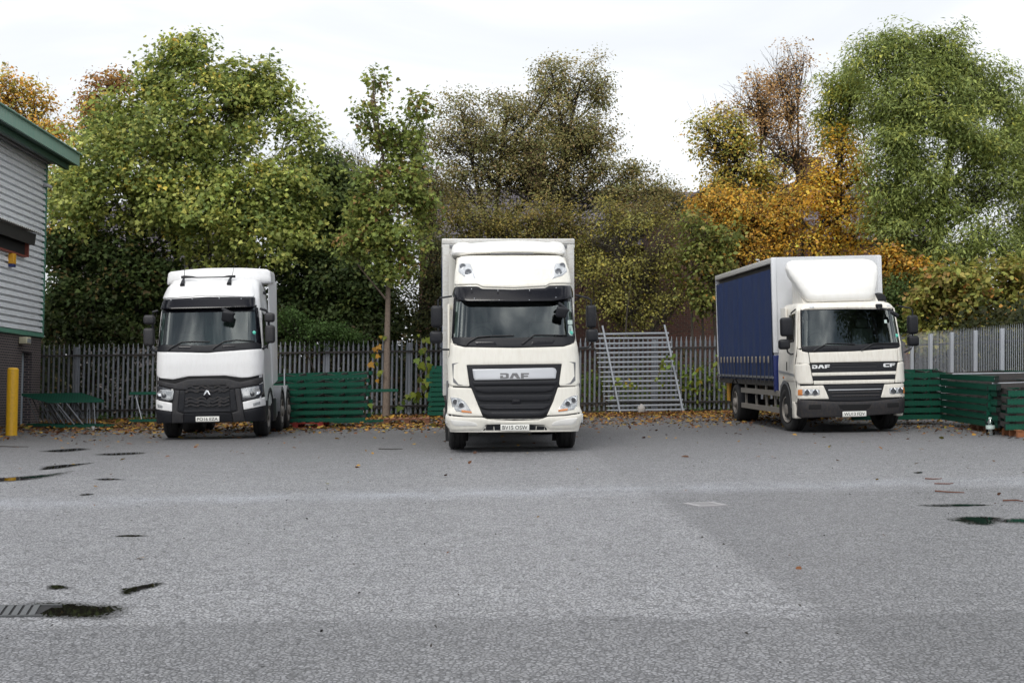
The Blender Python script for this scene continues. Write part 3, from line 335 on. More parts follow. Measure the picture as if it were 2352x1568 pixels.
mat('bark', (.075, .062, .048), .9, noise=((6, 6, 1.5), .8, (.035, .028, .022)), bump=(18, .5))
mat('bark_pale', (.20, .155, .12), .85, noise=((5, 5, 2.5), .8, (.095, .07, .055)), bump=(18, .4))
mat('bark_dark', (.030, .024, .020), .9)
mat('twig_brown', (.13, .05, .03), .8)
mat('iron_pale', (.40, .39, .40), .5, .3, noise=(20, .6, (.26, .25, .25)))
mat('iron_dark', (.11, .115, .12), .45, .4, noise=(14, .7, (.06, .06, .06)))
mat('litter_soil', (.045, .03, .02), .95, noise=(3, .8, (.08, .045, .02)), bump=(10, .8))
mat('stone', (.36, .34, .32), .9, noise=(9, .6, (.2, .18, .17)))
mat('litter_white', (.62, .62, .62), .6)

def brick_mat(name, c1, c2, mortar, sx=.225, sz=.075):
    m = bpy.data.materials.new(name); m.use_nodes = True; t = m.node_tree; b = t.nodes['Principled BSDF']; b.inputs['Roughness'].default_value = .85
    tcn = t.nodes.new('ShaderNodeTexCoord'); sep = t.nodes.new('ShaderNodeSeparateXYZ'); t.links.new(tcn.outputs['Object'], sep.inputs[0])
    ad = t.nodes.new('ShaderNodeMath'); t.links.new(sep.outputs['X'], ad.inputs[0]); t.links.new(sep.outputs['Y'], ad.inputs[1])
    cb = t.nodes.new('ShaderNodeCombineXYZ'); t.links.new(ad.outputs[0], cb.inputs[0]); t.links.new(sep.outputs['Z'], cb.inputs[1])
    br = t.nodes.new('ShaderNodeTexBrick'); br.inputs['Scale'].default_value = 1; br.inputs['Brick Width'].default_value = sx; br.inputs['Row Height'].default_value = sz
    br.inputs['Mortar Size'].default_value = .010; br.inputs['Color1'].default_value = (*c1, 1); br.inputs['Color2'].default_value = (*c2, 1); br.inputs['Mortar'].default_value = (*mortar, 1)
    br.inputs['Mortar Smooth'].default_value = .3
    t.links.new(cb.outputs[0], br.inputs['Vector'])
    n = t.nodes.new('ShaderNodeTexNoise'); n.inputs['Scale'].default_value = 1.1; n.inputs['Detail'].default_value = 5; t.links.new(tcn.outputs['Object'], n.inputs['Vector'])
    mr_ = t.nodes.new('ShaderNodeMapRange'); mr_.inputs['To Min'].default_value = .55; mr_.inputs['To Max'].default_value = 1.25; t.links.new(n.outputs['Fac'], mr_.inputs['Value'])
    mu = t.nodes.new('ShaderNodeMix'); mu.data_type = 'RGBA'; mu.blend_type = 'MULTIPLY'; mu.inputs['Factor'].default_value = 1
    t.links.new(br.outputs['Color'], mu.inputs[6]); t.links.new(mr_.outputs[0], mu.inputs[7]); t.links.new(mu.outputs[2], b.inputs['Base Color'])
    bp = t.nodes.new('ShaderNodeBump'); bp.inputs['Strength'].default_value = .4; bp.inputs['Distance'].default_value = .01; bp.invert = True
    t.links.new(br.outputs['Fac'], bp.inputs['Height']); t.links.new(bp.outputs[0], b.inputs['Normal'])
    MATS[name] = m
brick_mat('brick_red', (.15, .058, .042), (.085, .04, .035), (.17, .14, .115), .235, .085)
brick_mat('brick_dark', (.050, .046, .052), (.038, .036, .042), (.26, .20, .18), .225, .075)

def glass_mat(name, tint, ior=1.9):
    m = bpy.data.materials.new(name); m.use_nodes = True; t = m.node_tree; t.nodes.clear()
    o = t.nodes.new('ShaderNodeOutputMaterial'); tr = t.nodes.new('ShaderNodeBsdfTransparent'); tr.inputs[0].default_value = (*tint, 1)
    g = t.nodes.new('ShaderNodeBsdfGlossy'); g.inputs['Roughness'].default_value = .01; g.inputs['Color'].default_value = (.93, 1, .98, 1)
    fr = t.nodes.new('ShaderNodeFresnel'); fr.inputs['IOR'].default_value = ior; mxn = t.nodes.new('ShaderNodeMixShader')
    t.links.new(fr.outputs[0], mxn.inputs[0]); t.links.new(tr.outputs[0], mxn.inputs[1]); t.links.new(g.outputs[0], mxn.inputs[2]); t.links.new(mxn.outputs[0], o.inputs['Surface'])
    MATS[name] = m
glass_mat('windscreen_glass', (.46, .56, .53), 2.1)
glass_mat('bottle_plastic', (.95, .98, .98), 1.9)
mat('side_glass', (.012, .016, .016), .04, spec=.9)

def leaf_mat(name, transl=.42, rough=.55):
    m = bpy.data.materials.new(name); m.use_nodes = True; t = m.node_tree; t.nodes.clear()
    o = t.nodes.new('ShaderNodeOutputMaterial'); at = t.nodes.new('ShaderNodeAttribute'); at.attribute_name = 'Col'
    b = t.nodes.new('ShaderNodeBsdfPrincipled'); b.inputs['Roughness'].default_value = rough; b.inputs['Specular IOR Level'].default_value = .2
    tl = t.nodes.new('ShaderNodeBsdfTranslucent'); mxn = t.nodes.new('ShaderNodeMixShader'); mxn.inputs[0].default_value = transl
    t.links.new(at.outputs['Color'], b.inputs['Base Color']); t.links.new(at.outputs['Color'], tl.inputs['Color'])
    t.links.new(b.outputs[0], mxn.inputs[1]); t.links.new(tl.outputs[0], mxn.inputs[2]); t.links.new(mxn.outputs[0], o.inputs['Surface'])
    MATS[name] = m
leaf_mat('leaf'); leaf_mat('dry_leaf', .08, .6)

# ------------------------------------------------------------------ scene helpers
def tag(o, label=None, cat=None, group=None, kind=None):
    if label: o['label'] = label
    if cat: o['category'] = cat
    if group: o['group'] = group
    if kind: o['kind'] = kind
    return o
def empty(name, loc, rot=(0, 0, 0), label=None, cat=None, group=None):
    o = bpy.data.objects.new(name, None); COL.objects.link(o); o.location = loc; o.rotation_euler = rot; o.empty_display_size = .3
    return tag(o, label, cat, group)
def children(o): return list(o.children)
def copy_tree(o, parent=None):
    kids = children(o); c = o.copy(); COL.objects.link(c)
    if parent: c.parent = parent
    for k in kids: copy_tree(k, c)
    return c

class MB:
    """collects boxes, tubes, lathes and prisms; build() links them as ONE mesh object"""
    def __init__(s): s.v, s.f, s.m, s.s = [], [], [], []
    def add(s, vs, fs, mi=0, smooth=False):
        b = len(s.v); s.v += [tuple(x) for x in vs]; s.f += [tuple(i + b for i in f) for f in fs]; s.m += [mi] * len(fs); s.s += [smooth] * len(fs); return s
    def box(s, c, d, rot=None, mi=0, bev=0):
        x, y, z = d[0] / 2, d[1] / 2, d[2] / 2
        if bev <= 0:
            vs = [Vector((i * x, j * y, k * z)) for i in (-1, 1) for j in (-1, 1) for k in (-1, 1)]
            fs = [(0, 1, 3, 2), (4, 6, 7, 5), (0, 4, 5, 1), (2, 3, 7, 6), (0, 2, 6, 4), (1, 5, 7, 3)]
        else:
            bm = bmesh.new(); bmesh.ops.create_cube(bm, size=1); bmesh.ops.scale(bm, vec=d, verts=bm.verts)
            bmesh.ops.bevel(bm, geom=bm.edges[:], offset=bev, segments=3, affect='EDGES', profile=.5)
            bm.verts.index_update(); vs = [v.co.copy() for v in bm.verts]; fs = [[v.index for v in f.verts] for f in bm.faces]; bm.free()
        R = Euler(rot).to_matrix() if rot is not None else None
        vs = [(R @ v if R else v) + Vector(c) for v in vs]
        return s.add(vs, fs, mi, bev > 0)
    def bar(s, a, b, w, t, mi=0, up=(0, 0, 1)):
        a, b = Vector(a), Vector(b); d = (b - a).normalized(); u = Vector(up)
        if abs(d.dot(u)) > .95: u = Vector((1, 0, 0))
        x = d.cross(u).normalized() * w / 2; y = x.normalized().cross(d) * t / 2
        vs = [p + i * x + j * y for p in (a, b) for i, j in ((-1, -1), (1, -1), (1, 1), (-1, 1))]
        return s.add(vs, [(3, 2, 1, 0), (4, 5, 6, 7), (0, 1, 5, 4), (1, 2, 6, 5), (2, 3, 7, 6), (3, 0, 4, 7)], mi)
    def tube(s, pts, r, n=6, mi=0, cap=True):
        pts = [Vector(p) for p in pts]; rs = r if isinstance(r, (list, tuple)) else [r] * len(pts); vs, fs = [], []
        for i, p in enumerate(pts):
            d = (pts[min(i + 1, len(pts) - 1)] - pts[max(i - 1, 0)])
            d = d.normalized() if d.length > 1e-9 else Vector((0, 0, 1))
            u = Vector((0, 0, 1)) if abs(d.z) < .9 else Vector((1, 0, 0)); x = d.cross(u).normalized(); y = x.cross(d)
            vs += [p + (x * math.cos(2 * math.pi * k / n) + y * math.sin(2 * math.pi * k / n)) * rs[i] for k in range(n)]
        for i in range(len(pts) - 1):
            fs += [(i * n + k, i * n + (k + 1) % n, (i + 1) * n + (k + 1) % n, (i + 1) * n + k) for k in range(n)]
        if cap: fs += [tuple(range(n)), tuple(reversed(range((len(pts) - 1) * n, len(pts) * n)))]
        return s.add(vs, fs, mi, True)
    def lathe(s, prof, c, axis='x', n=32, mi=0):
        """prof: (radius, offset along the axis) pairs"""
        vs, fs = [], []
        for r, h in prof:
            for k in range(n):
                a = 2 * math.pi * k / n; p, q = r * math.cos(a), r * math.sin(a)
                vs.append(Vector(c) + Vector({'x': (h, p, q), 'y': (p, h, q), 'z': (p, q, h)}[axis]))
        for i in range(len(prof) - 1):
            fs += [(i * n + k, i * n + (k + 1) % n, (i + 1) * n + (k + 1) % n, (i + 1) * n + k) for k in range(n)]
        return s.add(vs, fs, mi, True)
    def prism(s, poly, m0, m1, mi=0):
        """poly (u,v) extruded between two mappings m0(u,v) and m1(u,v)"""
        n = len(poly); vs = [m0(*p) for p in poly] + [m1(*p) for p in poly]
        return s.add(vs, [tuple(range(n))[::-1], tuple(range(n, 2 * n))] + [(i, (i + 1) % n, n + (i + 1) % n, n + i) for i in range(n)], mi)
    def build(s, name, mats, parent=None, sharp=True):
        me = bpy.data.meshes.new(name); me.from_pydata(s.v, [], s.f)
        for m in ([mats] if isinstance(mats, str) else mats): me.materials.append(MATS[m])
        me.polygons.foreach_set('material_index', s.m); me.polygons.foreach_set('use_smooth', s.s)
        bm = bmesh.new(); bm.from_mesh(me); bmesh.ops.recalc_face_normals(bm, faces=bm.faces)
        if sharp:
            for e_ in bm.edges:
                if len(e_.link_faces) == 2 and e_.calc_face_angle(0) > rad(40): e_.smooth = False
        bm.to_mesh(me); bm.free()
        o = bpy.data.objects.new(name, me); COL.objects.link(o)
        if parent: o.parent = parent
        return o

# ------------------------------------------------------------------ curved panels cut to an outline
def fillet(pts, r):
    if r <= 0: return pts
    out = []; n = len(pts)
    for i in range(n):
        p = np.array(pts[i]); a = np.array(pts[i - 1]) - p; b = np.array(pts[(i + 1) % n]) - p
        la, lb = np.linalg.norm(a), np.linalg.norm(b)
        if la < 1e-6 or lb < 1e-6: continue
        k = min(r, la * .45, lb * .45); a, b = a / la * k, b / lb * k
        for t in (0, .33, .67, 1): out.append(tuple(p + a * (1 - t) ** 2 + b * t ** 2))
    return out
def inside(pt, poly):
    x, y = pt[:, 0], pt[:, 1]; r = np.zeros(len(pt), bool); n = len(poly)
    for i in range(n):
        (x1, y1), (x2, y2) = poly[i], poly[(i + 1) % n]
        if y1 == y2: continue
        c = ((y1 > y) != (y2 > y)) & (x < (x2 - x1) * (y - y1) / (y2 - y1) + x1); r ^= c
    return r
def edge_dist(pt, poly):
    d = np.full(len(pt), 1e9); n = len(poly)
    for i in range(n):
        a = np.array(poly[i]); b = np.array(poly[(i + 1) % n]); ab = b - a; L2 = (ab @ ab) + 1e-12
        t = np.clip(((pt - a) @ ab) / L2, 0, 1); q = a + t[:, None] * ab; d = np.minimum(d, np.hypot(*(pt - q).T))
    return d
def panel(name, pts, mp, mats, parent, off=.02, thick=.03, bev=.012, sp=.06, rnd=.02, mb=None, mi=0, shape=None):
    """outline pts (u,v) laid on the surface mp(u,v,off); rounded over bev at its rim, thick deep; shape(u,v) adds to off"""
    pts = fillet(pts, rnd); den = []
    for i in range(len(pts)):
        a, b = np.array(pts[i]), np.array(pts[(i + 1) % len(pts)]); k = max(1, int(np.ceil(np.linalg.norm(b - a) / sp)))
        den += [tuple(a + (b - a) * j / k) for j in range(k)]
    P = np.array(den); lo, hi = P.min(0), P.max(0)
    gx, gy = np.meshgrid(np.arange(lo[0], hi[0], sp), np.arange(lo[1], hi[1], sp)); g = np.stack([gx.ravel(), gy.ravel()], 1)
    if len(g): g = g[inside(g, den)]
    if len(g): g = g[edge_dist(g, den) > max(bev * 1.6, sp * .35)]
    extra = [g] if len(g) else []
    if bev > 0:
        nx = np.roll(P, -1, 0) - np.roll(P, 1, 0); nn = np.stack([-nx[:, 1], nx[:, 0]], 1); nn /= (np.linalg.norm(nn, axis=1, keepdims=True) + 1e-9)
        if sum(P[i, 0] * P[(i + 1) % len(P), 1] - P[(i + 1) % len(P), 0] * P[i, 1] for i in range(len(P))) < 0: nn = -nn
        for k in (.35, 1.0):
            q = P + nn * bev * k; ok = inside(q, den) & (edge_dist(q, den) > bev * k * .8); extra.append(q[ok])
    allp = np.concatenate([P] + extra)
    r = delaunay_2d_cdt([Vector(p) for p in allp], [], [list(range(len(P)))], 1, 1e-5)
    v2 = np.array([tuple(v) for v in r[0]]); tris = [tuple(t) for t in r[2]]
    d = edge_dist(v2, den); drop = np.where(d < bev, bev - np.sqrt(np.maximum(0, bev ** 2 - (bev - np.minimum(d, bev)) ** 2)), 0) if bev > 0 else np.zeros(len(v2))
    top = [mp(u, v, off - dr + (shape(u, v) if shape else 0)) for (u, v), dr in zip(v2, drop)]
    idx = {}
    for i, (u, v) in enumerate(v2): idx.setdefault((round(u, 4), round(v, 4)), i)
    n0 = len(top); back = []; ring = []
    for (u, v) in den:
        i = idx.get((round(u, 4), round(v, 4)))
        if i is None: i = int(np.argmin(np.hypot(v2[:, 0] - u, v2[:, 1] - v)))
        ring.append(i); back.append(mp(u, v, off - bev - thick))
    vs = top + back; n = len(den); side = [(ring[i], ring[(i + 1) % n], n0 + (i + 1) % n, n0 + i) for i in range(n) if ring[i] != ring[(i + 1) % n]]
    M = mb or MB(); b0 = len(M.f); M.add(vs, tris, mi, True); M.add(vs, [], mi); M.add(vs, side, mi, False)
    if mb is None: return M.build(name, mats, parent)
def lettering(name, text, box, mp, mats, parent, off=.01, thick=.004, bold=0.0, shear=0):
    """text from Blender's own font, fitted to box (u0,u1,v0,v1) and laid on mp"""
    cu = bpy.data.curves.new('t', 'FONT'); cu.body = text; cu.resolution_u = 3; cu.offset = bold; cu.shear = shear
    o = bpy.data.objects.new('t', cu); COL.objects.link(o); dg = bpy.context.evaluated_depsgraph_get(); dg.update()
    me = bpy.data.meshes.new_from_object(o.evaluated_get(dg)); bpy.data.objects.remove(o); bpy.data.curves.remove(cu)
    P = np.array([v.co[:2] for v in me.vertices]); lo, hi = P.min(0), P.max(0); u0, u1, v0, v1 = box
    q = [(u0 + (p[0] - lo[0]) / (hi[0] - lo[0]) * (u1 - u0), v0 + (p[1] - lo[1]) / (hi[1] - lo[1]) * (v1 - v0)) for p in P]
    M = MB(); M.add([mp(u, v, off) for u, v in q], [tuple(f.vertices) for f in me.polygons]); bpy.data.meshes.remove(me)
    return M.build(name, mats, parent)
def glyphs(name, shapes, box, mp, mats, parent, off):
    """heavy block letters drawn as outlines in a unit box"""
    M = MB(); u0, u1, v0, v1 = box
    for poly in shapes:
        q = [(u0 + a * (u1 - u0), v0 + b * (v1 - v0)) for a, b in poly]
        M.add([mp(u, v, off) for u, v in q] + [mp(u, v, off - .01) for u, v in q], [tuple(range(len(q)))] + [(i, (i + 1) % len(q), len(q) + (i + 1) % len(q), len(q) + i) for i in range(len(q))])
    return M.build(name, mats, parent)
DAF = [[(0, 0), (.22, 0), (.30, .14), (.30, .86), (.22, 1), (0, 1), (0, .72), (.18, .72), (.2, .66), (.2, .34), (.18, .27), (.1, .27), (.1, .55), (0, .55)],
       [(.32, 0), (.43, 0), (.485, .55), (.54, .26), (.62, .26), (.66, 0), (.68, 0), (.585, 1), (.43, 1)], [(.57, 0), (.70, 0), (.60, .9), (.52, .9)],
       [(.72, 0), (.82, 0), (.82, .30), (.97, .30), (.97, .56), (.82, .56), (.82, .74), (1, .74), (1, 1), (.72, 1)]]
CF = [[(.08, 0), (.5, 0), (.5, .26), (.18, .26), (.18, .74), (.52, .74), (.52, 1), (.1, 1), (0, .86), (0, .14)],
      [(.55, 0), (.7, 0), (.7, .36), (.94, .36), (.94, .6), (.7, .6), (.72, .76), (1, .76), (1, 1), (.55, 1)]]

class Cab:
    """cab surface: rows of (z, front y, half width, corner radius); front bows back by bow at its sides"""
    def __init__(s, rows, bow, depth): s.r = np.array(rows, float); s.bow = bow; s.depth = depth
    def at(s, z): return [float(np.interp(z, s.r[:, 0], s.r[:, k])) for k in (1, 2, 3)]
    def S(s, x, z):
        yf, w, r = s.at(z); a = abs(x); y = yf + s.bow * min(1, a / w) ** 2
        if a > w - r:
            t = min(a - (w - r), r * .985); y += r - math.sqrt(r * r - t * t)
        if a > w: y += (a - w) * 3
        return y
    def front(s, x, z, off):
        e_ = .03; gx = (s.S(x + e_, z) - s.S(x - e_, z)) / (2 * e_); gz = (s.S(x, z + e_) - s.S(x, z - e_)) / (2 * e_)
        gx = max(-1.2, min(1.2, gx)); n = Vector((gx, -1, gz)).normalized()
        return Vector((x, s.S(x, z), z)) + n * off
    def side(s, sg):
        def f(y, z, off): return Vector((sg * (s.at(z)[1] + off), y, z))
        return f
    def shell(s, name, mats, parent, hole=None, z0=None, z1=None, top=True):
        zs = np.arange(z0 or s.r[0, 0], (z1 or s.r[-1, 0]) + 1e-6, .06); M = MB(); ring = []
        for z in zs:
            yf, w, r = s.at(z); row = [(-w, s.depth, z)]
            row += [(-w, y, z) for y in np.linspace(s.depth, yf + s.bow + r + .02, 8)[1:]]
            xs = [-w + r * (1 - math.sin(a)) for a in np.linspace(math.pi / 2, 0, 6)]
            xs = [-w + r * (1 - math.cos(a)) for a in np.linspace(.15, math.pi / 2, 6)]
            xs = xs + list(np.linspace(-(w - r), w - r, 14)[1:-1]) + [-x for x in reversed(xs)]
            row += [(x, s.S(x, z), z) for x in xs]
            row += [(w, y, z) for y in np.linspace(yf + s.bow + r + .02, s.depth, 8)]
            ring.append(row)
        n = len(ring[0]); vs = [p for row in ring for p in row]; fs = []
        for i in range(len(ring) - 1):
            for k in range(n - 1):
                q = [vs[i * n + k], vs[i * n + k + 1], vs[(i + 1) * n + k + 1], vs[(i + 1) * n + k]]; c = np.mean(q, 0)
                if hole and hole(c, k, n): continue
                fs.append((i * n + k, i * n + k + 1, (i + 1) * n + k + 1, (i + 1) * n + k))
            fs.append((i * n + n - 1, i * n, (i + 1) * n, (i + 1) * n + n - 1))
        if top: fs.append(tuple(range((len(ring) - 1) * n, len(ring) * n)))
        M.add(vs, fs, 0, True); return M.build(name, mats, parent)
def rect(pts):
    u = [p[0] for p in pts]; v = [p[1] for p in pts]; return min(u), max(u), min(v), max(v)
def plate(t, pts, text, cab, off=.02):
    u0, u1, v0, v1 = rect(pts)
    if u1 - u0 > .53: c = (u0 + u1) / 2; u0, u1 = c - .265, c + .265
    c = (v0 + v1) / 2; v0, v1 = c - .058, c + .058; y = -off
    fl = lambda u, v, o: Vector((u, y - o, v))
    p = panel('number_plate', [(u0, v0), (u1, v0), (u1, v1), (u0, v1)], fl, 'plate_white', t, 0.02, .02, .004, .2, .008)
    lettering('lettering', text, (u0 + .035, u1 - .035, v0 + .022, v1 - .022), fl, 'plate_ink', p, .0225, bold=.006)
    return p
def mirror(t, pts, y, depth=.16, mat_='black_plastic', bev=.035):
    u0, u1, v0, v1 = rect(pts); M = MB()
    M.box(((u0 + u1) / 2, y + depth / 2, (v0 + v1) / 2), (u1 - u0, depth, v1 - v0), bev=min(.06, (u1 - u0) * .28))
    o = M.build('mirror', mat_, t)
    G_ = MB(); G_.box(((u0 + u1) / 2, y + depth + .001, (v0 + v1) / 2), (u1 - u0 - .05, .006, v1 - v0 - .05)); G_.build('mirror_glass', 'chrome', o)
    return o
def arm(t, name, pts, y, r=.016, mat_='black_plastic', y1=None):
    n = len(pts); M = MB(); M.tube([(p[0], y + ((y1 - y) * i / (n - 1) if y1 is not None else 0), p[1]) for i, p in enumerate(pts)], r, 8); return M.build(name, mat_, t)
def wiper(t, pts, cab, off):
    pts2 = []
    for a, b in zip(pts[:-1], pts[1:]):
        for k in range(4): pts2.append((a[0] + (b[0] - a[0]) * k / 4, a[1] + (b[1] - a[1]) * k / 4))
    pts2.append(pts[-1]); M = MB(); M.tube([cab.front(u, v, off) for u, v in pts2], [.018] * 4 + [.013] * (len(pts2) - 4), 6); return M.build('wiper', 'black_plastic', t)
def wheel(t, x, y, r=.505, w=.30, sg=-1, steer=0, rimmat='dirty_rim', dish=.09):
    """sg = side the hub faces (-1: left)"""
    e = bpy.data.objects.new('wheel', None); COL.objects.link(e); e.parent = t; e.location = (x, y, r); e.rotation_euler = (0, 0, steer)
    M = MB(); h = w / 2; rr = .30
    M.lathe([(rr, -h + .03), (rr + .05, -h), (r - .06, -h - .005), (r - .012, -h + .03), (r, -h + .05), (r, -.06), (r - .012, -.055), (r - .012, -.045), (r, -.04), (r, .04), (r - .012, .045), (r - .012, .055), (r, .06), (r, h - .05), (r - .012, h - .03), (r - .06, h + .005), (rr + .05, h), (rr, h - .03), (rr, -h + .03)], (0, 0, 0), 'x', 40)
    M.build('tyre', 'rubber', e)
    q = MB(); o = sg * h
    q.lathe([(rr + .005, o * .98), (rr - .015, o * 1.02), (rr - .03, o * .7), (.22, o * .45), (.17, o * .75), (.13, o * .8), (.125, o * 1.1), (.09, o * 1.18), (0, o * 1.18)], (0, 0, 0), 'x', 32)
    for k in range(10):
        a = k * math.pi / 5; q.box((o * .82, .165 * math.cos(a), .165 * math.sin(a)), (.05, .028, .028))
    q.build('rim', rimmat, e)
    return e
def cyl_between(M, a, b, r, n=12): return M.tube([a, b], r, n)
# ================================================================== the lorries
def interior(t, cab, zb, zt, w, depth, back='interior_dark', wheel_x=-.6):
    M = MB(); y0 = cab.S(0, zb) + .12
    M.box((0, y0 + .28, zb - .10), (2 * w - .1, .5, .22), bev=.04); M.build('dashboard', 'interior_dark', t)
    M = MB(); M.box((0, y0 + depth, (zb + zt) / 2 - .3), (2 * w - .06, .03, zt - zb + .6)); M.build('rear_cab_lining', back, t)
    for sx in (-.6, .6):
        M = MB(); M.box((sx, y0 + 1.0, zb - .02), (.5, .14, .75), (rad(-10), 0, 0), bev=.05); M.box((sx, y0 + 1.06, zb + .46), (.28, .1, .2), (rad(-8), 0, 0), bev=.04); M.box((sx, y0 + .78, zb - .42), (.5, .5, .14), bev=.05)
        M.build('seat', 'interior_grey', t)
    M = MB(); c = Vector((wheel_x, y0 + .40, zb + .06)); ring = []
    for k in range(25):
        a = 2 * math.pi * k / 24; ring.append(c + Vector((.22 * math.cos(a), .10 * math.sin(a), .20 * math.sin(a))))
    M.tube(ring, .017, 6, cap=False); M.box(c, (.16, .04, .08), (rad(-60), 0, 0)); M.tube([c + Vector((-.2, 0, 0)), c + Vector((.2, 0, 0))], .014, 6)
    M.build('steering_wheel', 'black_plastic', t)
def winhole(cab, zb, zt, m=.10):
    def h(c, k, n): return zb < c[2] < zt and abs(c[0]) < cab.at(c[2])[1] - m and c[1] < cab.S(0, c[2]) + .45
    return h
def headlight(t, pts, F, off=.03, bulbs=(), br=.06, lens='lens_clear', amber=None, aoff=.036):
    o = panel('headlight', pts, F, lens, t, off, .02, .012, .05, .02)
    for (u, v) in bulbs:
        M = MB(); c = F(u, v, off + .002); ring = [c + Vector((br * math.cos(a), -.004, br * math.sin(a))) for a in np.linspace(0, 2 * math.pi, 25)[:-1]]
        inn = [c + Vector((br * .72 * math.cos(a), -.010, br * .72 * math.sin(a))) for a in np.linspace(0, 2 * math.pi, 25)[:-1]]
        M.add(ring + inn, [(i, (i + 1) % 24, 24 + (i + 1) % 24, 24 + i) for i in range(24)], 0, True); M.add(inn, [tuple(range(24))], 1)
        M.build('reflector', ['chrome', 'lens_dark'], o)
    if amber: panel('indicator', amber, F, 'lens_amber', o, aoff, .008, .004, .06, .006)
    return o
def dots(t, name, pts, F, r, mat_, off):
    for (u, v) in pts:
        M = MB(); c = F(u, v, off); M.lathe([(0, -.012), (r * .7, -.01), (r, 0), (r, .02)], (c.x, c.y, c.z), 'y', 14); M.build(name, mat_, t)

